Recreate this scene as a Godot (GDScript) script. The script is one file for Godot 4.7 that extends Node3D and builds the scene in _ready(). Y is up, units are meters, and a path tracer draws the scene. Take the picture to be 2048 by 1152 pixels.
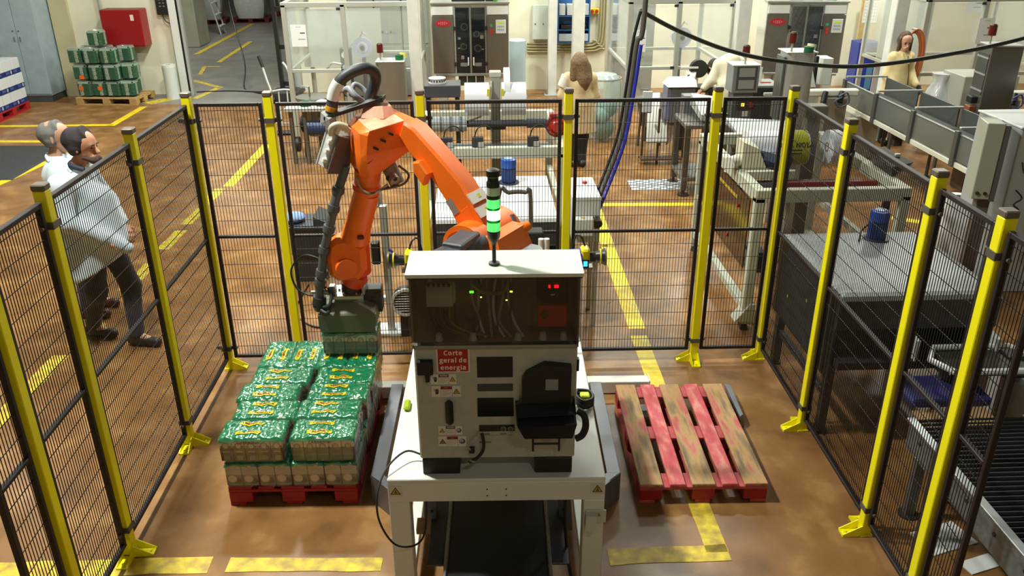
extends Node3D
# A robot palletising cell in a packing hall, seen from a gallery. Metres, y up; the camera stands over the origin and looks along -z.

func stage() -> void:
	var cam := Camera3D.new()
	cam.name = "camera"
	add_child(cam)
	cam.transform = Transform3D(Basis(V(0.999265, -0.005092, 0.037997), V(0.020352, 0.910393, 0.413243 * -1.0), V(-0.032488, 0.413713, 0.909828)), V(0, 3.404, 0))
	cam.fov = 38.118; cam.near = 0.05; cam.far = 120.0
	cam.current = true
	var we := WorldEnvironment.new()
	we.name = "surroundings"
	var e := Environment.new()
	e.background_mode = Environment.BG_COLOR
	e.background_color = Color(0.02, 0.02, 0.025)
	e.tonemap_mode = Environment.TONE_MAPPER_LINEAR
	e.tonemap_exposure = 1.6
	e.sdfgi_enabled = true; e.ssao_enabled = true; e.ssil_enabled = true
	we.environment = e
	add_child(we)
	# high-bay lamps: x, z, height, energy
	var cool := Color(0.985, 1.0, 0.955)
	for a in LAMPS: lamp(a, cool)

const LAMPS := [[-2.7, -4.8, 6.9, 42.0, 0.46], [-2.6, -10.6, 6.9, 30.0, 0.7], [3.4, -10.4, 6.9, 14.0, 0.7], [-2.8, -14.6, 6.9, 20.0, 0.9], [2.4, -14.6, 6.9, 22.0, 0.9], [7.4, -13.6, 6.9, 24.0, 0.9], [-8.2, -12.0, 6.9, 8.0, 0.7], [-7.0, -23.0, 6.9, 20.0, 0.9], [1.6, 1.8, 6.9, 2.5, 0.46], [4.6, -16.2, 5.0, 9.0, 0.7]]
func lamp(a: Array, c: Color) -> void:
	var at := V(a[0], a[2], a[1])
	var t := thing("high_bay_lamp", "square high bay lamp hanging under the hall ceiling", "lamp", at, 0.0, "high bay lamps")
	bx(t, "housing", H("9a9c9c", 0.5, 0.6), V(0, 0.09, 0), V(a[4] + 0.04, 0.12, a[4] + 0.04), 0.015)
	cy(t, "hanger", H("555555", 0.5, 0.8), V(0, 0.15, 0), V(0, 8.0 - a[2], 0), 0.012)
	bx(t, "lamp_lens", glow(c, 6.0), V(0, 0.015, 0), V(a[4], 0.03, a[4]))
	var l := AreaLight3D.new()
	l.name = "lamp_light"
	t.add_child(l)
	l.area_size = Vector2(a[4], a[4]); l.light_color = c; l.light_energy = a[3]; l.area_range = 60.0; l.area_attenuation = 2.0
	l.shadow_enabled = true
	l.position = V(0, -0.01, 0); l.rotation.x = -PI / 2

# ------------------------------------------------------------------ shape library
class G:
	var v := PackedVector3Array()
	var t := Transform3D()
	func tri(a: Vector3, b: Vector3, c: Vector3) -> void:
		v.append(t * a); v.append(t * b); v.append(t * c)
	func poly(p: Array, n: Vector3) -> void:
		var nn: Vector3 = (p[1] - p[0]).cross(p[2] - p[0])
		if p.size() > 3: nn += (p[2] - p[0]).cross(p[3] - p[0])
		if nn.dot(n) < 0.0: p.reverse()
		for i in range(1, p.size() - 1): tri(p[0], p[i], p[i + 1])
	func box(c: Vector3, s: Vector3, b := 0.0) -> G:
		var h := s * 0.5
		if b <= 0.0:
			for ax in 3:
				for sg in [-1.0, 1.0]:
					var n := Vector3.ZERO; n[ax] = sg
					var u := (ax + 1) % 3
					var w := (ax + 2) % 3
					var p := []
					for k in [[-1, -1], [1, -1], [1, 1], [-1, 1]]:
						var q := Vector3.ZERO
						q[ax] = sg * h[ax]; q[u] = k[0] * h[u]; q[w] = k[1] * h[w]
						p.append(c + q)
					poly(p, n)
			return self
		b = minf(b, minf(h.x, minf(h.y, h.z)) * 0.95)
		for ax in 3:
			var u := (ax + 1) % 3
			var w := (ax + 2) % 3
			for sg in [-1.0, 1.0]:
				var n := Vector3.ZERO; n[ax] = sg
				var p := []
				for k in [[-1, -1], [1, -1], [1, 1], [-1, 1]]:
					var q := Vector3.ZERO
					q[ax] = sg * h[ax]; q[u] = k[0] * (h[u] - b); q[w] = k[1] * (h[w] - b)
					p.append(c + q)
				poly(p, n)
			for su in [-1.0, 1.0]:
				for sw in [-1.0, 1.0]:
					var n2 := Vector3.ZERO; n2[u] = su; n2[w] = sw
					var p2 := []
					for k in [[-1, 0], [1, 0], [1, 1], [-1, 1]]:
						var q2 := Vector3.ZERO
						q2[ax] = k[0] * (h[ax] - b)
						q2[u] = su * (h[u] - (b if k[1] == 1 else 0.0)); q2[w] = sw * (h[w] - (0.0 if k[1] == 1 else b))
						p2.append(c + q2)
					poly(p2, n2)
		for sx in [-1.0, 1.0]:
			for sy in [-1.0, 1.0]:
				for sz in [-1.0, 1.0]:
					poly([c + Vector3(sx * h.x, sy * (h.y - b), sz * (h.z - b)), c + Vector3(sx * (h.x - b), sy * h.y, sz * (h.z - b)), c + Vector3(sx * (h.x - b), sy * (h.y - b), sz * h.z)], Vector3(sx, sy, sz))
		return self
	func hexa(p: Array) -> G:   # eight points: four below, four above, same order
		var m := Vector3.ZERO
		for q in p: m += q / 8.0
		for f in [[0, 1, 2, 3], [4, 5, 6, 7], [0, 1, 5, 4], [1, 2, 6, 5], [2, 3, 7, 6], [3, 0, 4, 7]]:
			var c := Vector3.ZERO
			var a := []
			for i in f: a.append(p[i]); c += p[i] * 0.25
			poly(a, c - m)
		return self
	func frame(d: Vector3) -> Array:
		d = d.normalized()
		var u := d.cross(Vector3.UP if absf(d.y) < 0.9 else Vector3.RIGHT).normalized()
		return [u, d.cross(u)]
	func cyl(a: Vector3, b: Vector3, r: float, r2 := -1.0, n := 16) -> G:
		if r2 < 0.0: r2 = r
		var f := frame(b - a)
		var d := (b - a).normalized()
		var pa := []
		var pb := []
		for i in n:
			var w := TAU * i / n
			var q: Vector3 = f[0] * cos(w) + f[1] * sin(w)
			pa.append(a + q * r); pb.append(b + q * r2)
		for i in n:
			var j := (i + 1) % n
			poly([pa[i], pa[j], pb[j], pb[i]], (pa[i] + pa[j] - a * 2.0) + (pb[i] + pb[j] - b * 2.0))
		if r > 0.0: poly(pa, -d)
		if r2 > 0.0: poly(pb, d)
		return self
	func ring(a: Vector3, b: Vector3, r: float, ri: float, n := 24) -> G:
		var f := frame(b - a)
		var d := (b - a).normalized()
		for i in n:
			var w := TAU * i / n
			var w2 := TAU * (i + 1) / n
			var q: Vector3 = f[0] * cos(w) + f[1] * sin(w)
			var q2: Vector3 = f[0] * cos(w2) + f[1] * sin(w2)
			poly([a + q * r, a + q2 * r, b + q2 * r, b + q * r], q + q2)
			poly([a + q * ri, a + q2 * ri, b + q2 * ri, b + q * ri], -q - q2)
			poly([a + q * r, a + q2 * r, a + q2 * ri, a + q * ri], -d)
			poly([b + q * r, b + q2 * r, b + q2 * ri, b + q * ri], d)
		return self
	func spline(p: Array, m: int) -> Array:
		var o := []
		for i in p.size() - 1:
			var a: Vector3 = p[maxi(i - 1, 0)]
			var b: Vector3 = p[i]
			var c: Vector3 = p[i + 1]
			var d: Vector3 = p[mini(i + 2, p.size() - 1)]
			for k in m: o.append(b.cubic_interpolate(c, a, d, float(k) / m))
		o.append(p[-1])
		return o
	func tube(p: Array, r: float, n := 8, m := 1) -> G:
		if m > 1: p = spline(p, m)
		var u := Vector3.ZERO
		var prev := []
		for i in p.size():
			var d: Vector3 = (p[mini(i + 1, p.size() - 1)] - p[maxi(i - 1, 0)]).normalized()
			if i == 0: u = frame(d)[0]
			else:
				u = u - d * u.dot(d)
				u = u.normalized()
			var w := d.cross(u)
			var c := []
			for k in n: c.append(p[i] + (u * cos(TAU * k / n) + w * sin(TAU * k / n)) * r)
			if i == 0: poly(c.duplicate(), -d)
			else:
				for k in n:
					var j := (k + 1) % n
					poly([prev[k], prev[j], c[j], c[k]], c[k] + c[j] - p[i] * 2.0)
			if i == p.size() - 1: poly(c.duplicate(), d)
			prev = c
		return self
	func lathe(prof: Array, n := 24) -> G:   # Vector2(radius, height) about the y axis, outside on the right of the way up
		for i in prof.size() - 1:
			var a: Vector2 = prof[i]
			var b: Vector2 = prof[i + 1]
			for k in n:
				var w := TAU * k / n
				var x := TAU * (k + 1) / n
				var q := [Vector3(a.x * cos(w), a.y, a.x * sin(w)), Vector3(a.x * cos(x), a.y, a.x * sin(x)), Vector3(b.x * cos(x), b.y, b.x * sin(x)), Vector3(b.x * cos(w), b.y, b.x * sin(w))]
				tri(q[0], q[2], q[1]); tri(q[0], q[3], q[2])
		return self
	func prism(pg: Array, z0: float, z1: float) -> G:   # polygon in xy, extruded along z
		var pp := PackedVector2Array(pg)
		if Geometry2D.is_polygon_clockwise(pp): pp.reverse()
		var ix := Geometry2D.triangulate_polygon(pp)
		for i in range(0, ix.size(), 3):
			var q := [pp[ix[i]], pp[ix[i + 1]], pp[ix[i + 2]]]
			for z in [z0, z1]: poly([Vector3(q[0].x, q[0].y, z), Vector3(q[1].x, q[1].y, z), Vector3(q[2].x, q[2].y, z)], Vector3(0, 0, 1 if (z == z1) == (z1 > z0) else -1))
		for i in pp.size():
			var a := pp[i]
			var b := pp[(i + 1) % pp.size()]
			var e := b - a
			poly([Vector3(a.x, a.y, z0), Vector3(b.x, b.y, z0), Vector3(b.x, b.y, z1), Vector3(a.x, a.y, z1)], Vector3(e.y, -e.x, 0))
		return self
	func loft(rings: Array, cap := true) -> G:
		var cs := []
		for r in rings:
			var c := Vector3.ZERO
			for q in r: c += q / r.size()
			cs.append(c)
		for i in rings.size() - 1:
			var a: Array = rings[i]
			var b: Array = rings[i + 1]
			for k in a.size():
				var j := (k + 1) % a.size()
				poly([a[k], a[j], b[j], b[k]], (a[k] + a[j] - cs[i] * 2.0) + (b[k] + b[j] - cs[i + 1] * 2.0))
		if cap:
			poly(rings[0].duplicate(), cs[0] - cs[1])
			poly(rings[-1].duplicate(), cs[-1] - cs[-2])
		return self
	func ball(c: Vector3, r: Vector3, n := 12) -> G:
		for i in n:
			for k in n * 2:
				var q := []
				for e in [[0, 0], [0, 1], [1, 1], [1, 0]]:
					var a: float = PI * (i + e[0]) / n
					var w: float = PI * (k + e[1]) / n
					q.append(c + Vector3(sin(a) * cos(w), cos(a), sin(a) * sin(w)) * r)
				var m: Vector3 = (q[0] + q[1] + q[2] + q[3]) * 0.25 - c
				if i == 0: poly([q[0], q[2], q[3]], m)
				elif i == n - 1: poly([q[0], q[1], q[2]], m)
				else: poly(q, m)
		return self
	func mesh(crease := 38.0, flat := false) -> ArrayMesh:
		var n := PackedVector3Array()
		n.resize(v.size())
		var fn := PackedVector3Array()
		var m := v.size() / 3
		fn.resize(m)
		for i in m: fn[i] = (v[i * 3 + 1] - v[i * 3]).cross(v[i * 3 + 2] - v[i * 3])
		if flat or m < 14:
			for i in m:
				var k := fn[i].normalized()
				n[i * 3] = k; n[i * 3 + 1] = k; n[i * 3 + 2] = k
		else:
			var at := {}
			var key := []
			key.resize(v.size())
			for i in v.size():
				var k := Vector3i((v[i] * 8000.0).round())
				key[i] = k
				if at.has(k): at[k].append(i / 3)
				else: at[k] = [i / 3]
			var lim := cos(deg_to_rad(crease))
			var un := PackedVector3Array()
			un.resize(m)
			for i in m: un[i] = fn[i].normalized()
			for i in v.size():
				var me := un[i / 3]
				var s := Vector3.ZERO
				for j in at[key[i]]:
					if un[j].dot(me) > lim: s += fn[j]
				n[i] = s.normalized() if s.length_squared() > 1e-20 else me
		for i in m:   # Godot's front faces run clockwise
			var a := v[i * 3 + 1]
			v[i * 3 + 1] = v[i * 3 + 2]; v[i * 3 + 2] = a
			a = n[i * 3 + 1]
			n[i * 3 + 1] = n[i * 3 + 2]; n[i * 3 + 2] = a
		var arr := []
		arr.resize(Mesh.ARRAY_MAX)
		arr[Mesh.ARRAY_VERTEX] = v
		arr[Mesh.ARRAY_NORMAL] = n
		var am := ArrayMesh.new()
		if v.size(): am.add_surface_from_arrays(Mesh.PRIMITIVE_TRIANGLES, arr)
		return am

var mats := {}
func M(c: Color, rough := 0.6, metal := 0.0) -> StandardMaterial3D:
	var k := [c, rough, metal]
	if not mats.has(k):
		var m := StandardMaterial3D.new()
		m.albedo_color = c; m.roughness = rough; m.metallic = metal
		mats[k] = m
	return mats[k]
func H(hex: String, rough := 0.6, metal := 0.0) -> StandardMaterial3D: return M(Color(hex), rough, metal)
func glass(c: Color, alpha: float, rough := 0.05) -> StandardMaterial3D:
	var k := [c, alpha, rough]
	if not mats.has(k):
		var m := StandardMaterial3D.new()
		m.albedo_color = Color(c.r, c.g, c.b, alpha); m.roughness = rough
		m.transparency = BaseMaterial3D.TRANSPARENCY_ALPHA
		mats[k] = m
	return mats[k]
func glow(c: Color, e: float) -> StandardMaterial3D:
	var m := StandardMaterial3D.new()
	m.albedo_color = c; m.emission_enabled = true; m.emission = c; m.emission_energy_multiplier = e
	return m
func noisy(a: Color, b: Color, scale: float, rough: float, metal := 0.0, freq := 0.02, seed_ := 1, oct := 4, stretch := Vector3.ONE) -> StandardMaterial3D:
	var n := FastNoiseLite.new()
	n.seed = seed_; n.frequency = freq; n.fractal_octaves = oct; n.noise_type = FastNoiseLite.TYPE_SIMPLEX_SMOOTH
	var t := NoiseTexture2D.new()
	t.width = 256; t.height = 256; t.seamless = true; t.noise = n
	var g := Gradient.new()
	g.set_color(0, a); g.set_color(1, b)
	t.color_ramp = g
	var m := StandardMaterial3D.new()
	m.albedo_texture = t; m.roughness = rough; m.metallic = metal
	m.uv1_triplanar = true; m.uv1_world_triplanar = true; m.uv1_scale = stretch * scale
	return m
func textured(im: Image, rough := 0.5) -> StandardMaterial3D:
	var m := StandardMaterial3D.new()
	m.albedo_texture = ImageTexture.create_from_image(im); m.roughness = rough
	m.texture_repeat = false
	return m

# ------------------------------------------------------------------ naming
var taken := {}
func numbered(n: String) -> String:
	if not taken.has(n):
		taken[n] = 0
		return n
	taken[n] += 1
	return "%s_%03d" % [n, taken[n]]
func tag(o: Node, label: String, cat: String, group := "") -> Node:
	o.set_meta("label", label); o.set_meta("category", cat)
	if group: o.set_meta("group", group)
	return o
func thing(called: String, label: String, cat: String, at := Vector3.ZERO, turn := 0.0, group := "") -> Node3D:
	var o := Node3D.new()
	o.name = numbered(called); add_child(o)
	o.position = at; o.rotation.y = turn
	tag(o, label, cat, group)
	return o
func partname(p: Node, called: String) -> String:
	if p == self: return numbered(called)
	var k := called
	var i := 0
	while p.has_node(NodePath(k)):
		i += 1
		k = "%s_%03d" % [called, i]
	return k
func inst(p: Node, called: String, mesh: Mesh, m: Material, at := Transform3D()) -> MeshInstance3D:
	var o := MeshInstance3D.new()
	o.mesh = mesh; o.material_override = m
	o.name = partname(p, called)
	p.add_child(o, true)
	o.transform = at
	return o
func put(p: Node, called: String, g: G, m: Material, crease := 38.0, flat := false) -> MeshInstance3D: return inst(p, called, g.mesh(crease, flat), m)
func one(called: String, label: String, cat: String, g: G, m: Material, at := Vector3.ZERO, turn := 0.0, group := "") -> MeshInstance3D:
	var o := put(self, called, g, m)
	o.position = at; o.rotation.y = turn
	tag(o, label, cat, group)
	return o
func struct(called: String, g: G, m: Material) -> MeshInstance3D:
	var o := put(self, called, g, m)
	o.set_meta("kind", "structure")
	return o
func stuff(o: Node) -> Node:
	o.set_meta("kind", "stuff")
	return o
func bx(p: Node, called: String, m: Material, c: Vector3, s: Vector3, b := 0.0) -> MeshInstance3D: return put(p, called, G.new().box(c, s, b), m)
func cy(p: Node, called: String, m: Material, a: Vector3, b: Vector3, r: float, r2 := -1.0, n := 16) -> MeshInstance3D: return put(p, called, G.new().cyl(a, b, r, r2, n), m)
func tu(p: Node, called: String, m: Material, pts: Array, r: float, n := 8, k := 1) -> MeshInstance3D: return put(p, called, G.new().tube(pts, r, n, k), m, 60.0)
func XF(p: Vector3, yaw := 0.0, pitch := 0.0, roll := 0.0) -> Transform3D: return Transform3D(Basis.from_euler(Vector3(pitch, yaw, roll)), p)
func V(x: float, y: float, z: float) -> Vector3: return Vector3(x, y, z)

# flat print: a thin card in xy facing +z, its front showing the whole picture
func card(w: float, h: float, d := 0.002) -> ArrayMesh:
	var st := SurfaceTool.new()
	st.begin(Mesh.PRIMITIVE_TRIANGLES)
	var c := [V(-w / 2, -h / 2, d), V(w / 2, -h / 2, d), V(w / 2, h / 2, d), V(-w / 2, h / 2, d), V(-w / 2, -h / 2, 0), V(w / 2, -h / 2, 0), V(w / 2, h / 2, 0), V(-w / 2, h / 2, 0)]
	var uv := [Vector2(0, 1), Vector2(1, 1), Vector2(1, 0), Vector2(0, 0)]
	for f in [[0, 1, 2, 3, 0, 0, 1], [5, 4, 7, 6, 0, 0, -1], [4, 0, 3, 7, -1, 0, 0], [1, 5, 6, 2, 1, 0, 0], [3, 2, 6, 7, 0, 1, 0], [4, 5, 1, 0, 0, -1, 0]]:
		for k in [0, 2, 1, 0, 3, 2]:
			st.set_normal(Vector3(f[4], f[5], f[6])); st.set_uv(uv[f[k] % 4]); st.add_vertex(c[f[k]])
	return st.commit()
# a box whose four sides each show the whole picture, top and bottom its top-left corner
func ubox(s: Vector3, b := 0.0) -> ArrayMesh:
	var st := SurfaceTool.new()
	st.begin(Mesh.PRIMITIVE_TRIANGLES)
	var h := s * 0.5
	for k in 4:
		var turn := Basis(Vector3.UP, k * PI / 2)
		var w := h.x if k % 2 == 0 else h.z
		var d := h.z if k % 2 == 0 else h.x
		var q := [V(-w + b, -h.y + b, d), V(w - b, -h.y + b, d), V(w - b, h.y - b, d), V(-w + b, h.y - b, d)]
		var e := [V(w - b, -h.y + b, d), V(w, -h.y + b, d - b), V(w, h.y - b, d - b), V(w - b, h.y - b, d)]
		var g := [V(-w + b, h.y - b, d), V(w - b, h.y - b, d), V(w - b, h.y, d - b), V(-w + b, h.y, d - b)]
		var u := [Vector2(0, 1), Vector2(1, 1), Vector2(1, 0), Vector2(0, 0)]
		for i in [0, 2, 1, 0, 3, 2]: st.set_normal(turn * V(0, 0, 1)); st.set_uv(u[i]); st.add_vertex(turn * q[i])
		if b > 0:
			for i in [0, 2, 1, 0, 3, 2]: st.set_normal(turn * V(0.7, 0, 0.7)); st.set_uv(Vector2(0.99, u[i].y)); st.add_vertex(turn * e[i])
			for i in [0, 2, 1, 0, 3, 2]: st.set_normal(turn * V(0, 0.7, 0.7)); st.set_uv(Vector2(u[i].x, 0.01)); st.add_vertex(turn * g[i])
	for sg in [-1.0, 1.0]:
		var c := [V(-h.x + b, sg * h.y, -h.z + b), V(h.x - b, sg * h.y, -h.z + b), V(h.x - b, sg * h.y, h.z - b), V(-h.x + b, sg * h.y, h.z - b)]
		for i in ([0, 1, 2, 0, 2, 3] if sg > 0 else [0, 2, 1, 0, 3, 2]): st.set_normal(V(0, sg, 0)); st.set_uv(Vector2(0.01, 0.01)); st.add_vertex(c[i])
	return st.commit()
func words(p: Node, called: String, s: String, size: float, m: Material, at: Transform3D, bold := true, depth := 0.0015) -> MeshInstance3D:
	var f := SystemFont.new()
	f.font_names = PackedStringArray(["Droid Sans"])
	f.font_weight = 700 if bold else 400
	var t := TextMesh.new()
	t.text = s; t.font = f; t.font_size = 32; t.pixel_size = size / 32.0 * 1.35; t.depth = depth; t.curve_step = 1.0
	return inst(p, called, t, m, at)
func pic(w: int, h: int, c: Color) -> Image:
	var im := Image.create(w, h, false, Image.FORMAT_RGB8)
	im.fill(c)
	return im
func disc(im: Image, x: float, y: float, r: float, c: Color, ry := -1.0) -> void:
	if ry < 0.0: ry = r
	for j in range(maxi(0, int(y - ry)), mini(im.get_height(), int(y + ry) + 1)):
		for i in range(maxi(0, int(x - r)), mini(im.get_width(), int(x + r) + 1)):
			if pow((i - x) / r, 2) + pow((j - y) / ry, 2) <= 1.0: im.set_pixel(i, j, c)
func wedge(im: Image, x: float, y: float, s: float, c: Color) -> void:   # triangle on its base, centre x, base y, side s
	for j in int(s * 0.87):
		var half := s / 2 * j / (s * 0.87)
		for i in range(int(x - half), int(x + half) + 1):
			var yy := int(y - s * 0.87 + j)
			if i >= 0 and yy >= 0 and i < im.get_width() and yy < im.get_height(): im.set_pixel(i, yy, c)

# ------------------------------------------------------------------ bodies: smooth union of tapered capsules, meshed as surface nets
func skin(bones: Array, cell: float, k := 70.0, cuts := []) -> ArrayMesh:
	var lo := Vector3.INF
	var hi := -Vector3.INF
	for b in bones:
		var r := maxf(b[2], b[3]) + 3.0 / k
		lo = lo.min((b[0] as Vector3).min(b[1]) - Vector3.ONE * r)
		hi = hi.max((b[0] as Vector3).max(b[1]) + Vector3.ONE * r)
	var nx := int((hi.x - lo.x) / cell) + 2
	var ny := int((hi.y - lo.y) / cell) + 2
	var nz := int((hi.z - lo.z) / cell) + 2
	var f := PackedFloat32Array()
	f.resize(nx * ny * nz)
	for b in bones:
		var a: Vector3 = b[0]
		var ba: Vector3 = b[1] - a
		var l2 := maxf(ba.length_squared(), 1e-8)
		var r0: float = b[2]
		var dr: float = b[3] - r0
		var e := maxf(b[2], b[3]) + 3.0 / k
		var p0 := ((a.min(b[1]) - Vector3.ONE * e - lo) / cell).floor()
		var p1 := ((a.max(b[1]) + Vector3.ONE * e - lo) / cell).ceil()
		for z in range(maxi(0, int(p0.z)), mini(nz, int(p1.z) + 1)):
			for y in range(maxi(0, int(p0.y)), mini(ny, int(p1.y) + 1)):
				var row := (z * ny + y) * nx
				for x in range(maxi(0, int(p0.x)), mini(nx, int(p1.x) + 1)):
					var q := lo + Vector3(x, y, z) * cell - a
					var h := clampf(q.dot(ba) / l2, 0.0, 1.0)
					f[row + x] += exp(-k * minf((q - ba * h).length() - r0 - dr * h, 1.0))
	for i in f.size():
		f[i] = -log(f[i]) / k if f[i] > 1e-12 else 0.4
	for c in cuts:
		var n: Vector3 = (c[1] as Vector3).normalized()
		for z in nz:
			for y in ny:
				for x in nx:
					var i := (z * ny + y) * nx + x
					f[i] = maxf(f[i], (lo + Vector3(x, y, z) * cell - c[0]).dot(n))
	var id := PackedInt32Array()
	id.resize(f.size())
	id.fill(-1)
	var pos := PackedVector3Array()
	var nor := PackedVector3Array()
	var off := [0, 1, nx, nx + 1, nx * ny, nx * ny + 1, nx * ny + nx, nx * ny + nx + 1]
	var eds := [[0, 1], [2, 3], [4, 5], [6, 7], [0, 2], [1, 3], [4, 6], [5, 7], [0, 4], [1, 5], [2, 6], [3, 7]]
	for z in nz - 1:
		for y in ny - 1:
			for x in nx - 1:
				var i := (z * ny + y) * nx + x
				var s := 0
				for o in off:
					if f[i + o] < 0.0: s += 1
				if s == 0 or s == 8: continue
				var sum := Vector3.ZERO
				var cnt := 0
				for e in eds:
					var fa := f[i + off[e[0]]]
					var fb := f[i + off[e[1]]]
					if (fa < 0.0) == (fb < 0.0): continue
					var w := fa / (fa - fb)
					var pa := Vector3(e[0] & 1, (e[0] >> 1) & 1, e[0] >> 2)
					var pb := Vector3(e[1] & 1, (e[1] >> 1) & 1, e[1] >> 2)
					sum += pa.lerp(pb, w); cnt += 1
				var g := Vector3(f[i + 1] + f[i + off[3]] + f[i + off[5]] + f[i + off[7]] - f[i] - f[i + off[2]] - f[i + off[4]] - f[i + off[6]],
					f[i + off[2]] + f[i + off[3]] + f[i + off[6]] + f[i + off[7]] - f[i] - f[i + 1] - f[i + off[4]] - f[i + off[5]],
					f[i + off[4]] + f[i + off[5]] + f[i + off[6]] + f[i + off[7]] - f[i] - f[i + 1] - f[i + off[2]] - f[i + off[3]])
				id[i] = pos.size()
				pos.append(lo + (Vector3(x, y, z) + sum / cnt) * cell); nor.append(g.normalized())
	var ix := PackedInt32Array()
	var step := [1, nx, nx * ny]
	for z in range(1, nz - 1):
		for y in range(1, ny - 1):
			for x in range(1, nx - 1):
				var i := (z * ny + y) * nx + x
				for a in 3:
					if (f[i] < 0.0) == (f[i + step[a]] < 0.0): continue
					var u: int = step[(a + 1) % 3]
					var w: int = step[(a + 2) % 3]
					var q := [id[i], id[i - u], id[i - u - w], id[i - w]]
					if q.has(-1): continue
					if f[i] < 0.0: q.reverse()
					ix.append_array(PackedInt32Array([q[0], q[1], q[2], q[0], q[2], q[3]]))
	var arr := []
	arr.resize(Mesh.ARRAY_MAX)
	arr[Mesh.ARRAY_VERTEX] = pos; arr[Mesh.ARRAY_NORMAL] = nor; arr[Mesh.ARRAY_INDEX] = ix
	var am := ArrayMesh.new()
	am.add_surface_from_arrays(Mesh.PRIMITIVE_TRIANGLES, arr)
	return am

# ------------------------------------------------------------------ the hall
var K := {}
func palette() -> void:
	K.white = H("e4e5e0", 0.45)
	K.cream = noisy(Color("d6d2b8"), Color("dedbc6"), 0.5, 0.8, 0.0, 0.01, 5)
	K.grey = H("9b9c98", 0.45)
	K.ltgrey = H("c3c4bf", 0.4)
	K.dark = H("2b2b2d", 0.5)
	K.black = H("141415", 0.5)
	K.steel = noisy(Color("989792"), Color("9f9e99"), 1.6, 0.32, 0.8, 0.03, 3, 3, V(14, 0.4, 14))
	K.brushed = noisy(Color("7b7872"), Color("827f78"), 1.6, 0.34, 0.75, 0.03, 4, 3, V(14, 0.4, 14))
	K.alu = H("b4b5b0", 0.4, 0.55)
	K.yellow = H("f4e90a", 0.4)
	K.fence = H("1d1415", 0.55)
	K.orange = noisy(Color("ec660e"), Color("f4741c"), 1.2, 0.42, 0.0, 0.02, 8)
	K.red = H("a41b20", 0.5)
	K.blue = H("17439a", 0.4)
	K.machine = H("b9b9a8", 0.5)
	K.clear = glass(Color(0.85, 0.9, 0.88), 0.16, 0.06)
	K.film = glass(Color(0.8, 0.86, 0.82), 0.13, 0.1)
	K.plastic = H("3a3b3e", 0.45)
	var fl := noisy(Color("674627"), Color("996c40"), 0.16, 0.34, 0.0, 0.012, 21, 5)
	var g: Gradient = (fl.albedo_texture as NoiseTexture2D).color_ramp
	g.add_point(0.35, Color("835c35")); g.add_point(0.6, Color("8b633b")); g.add_point(0.8, Color("9f774a"))
	(fl.albedo_texture as NoiseTexture2D).width = 1024; (fl.albedo_texture as NoiseTexture2D).height = 1024
	var n2 := FastNoiseLite.new()
	n2.seed = 31; n2.frequency = 0.012; n2.fractal_octaves = 5
	var t2 := NoiseTexture2D.new()
	t2.width = 512; t2.height = 512; t2.seamless = true; t2.noise = n2
	var g2 := Gradient.new()
	g2.set_color(0, Color(0.2, 0.2, 0.2)); g2.set_color(1, Color(0.46, 0.46, 0.46))
	t2.color_ramp = g2
	fl.roughness = 1.0; fl.roughness_texture = t2; fl.roughness_texture_channel = BaseMaterial3D.TEXTURE_CHANNEL_RED
	fl.metallic_specular = 0.36
	K.floor = fl
	K.grey_floor = noisy(Color("6e6a64"), Color("8a867e"), 0.3, 0.4, 0.0, 0.012, 24, 5)
	K.tape = noisy(Color("d8b812"), Color("f0d824"), 1.5, 0.5, 0.0, 0.02, 26, 5)
	K.tape_worn = noisy(Color("a5853a"), Color("ecd22c"), 2.2, 0.55, 0.0, 0.015, 27, 5)

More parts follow.
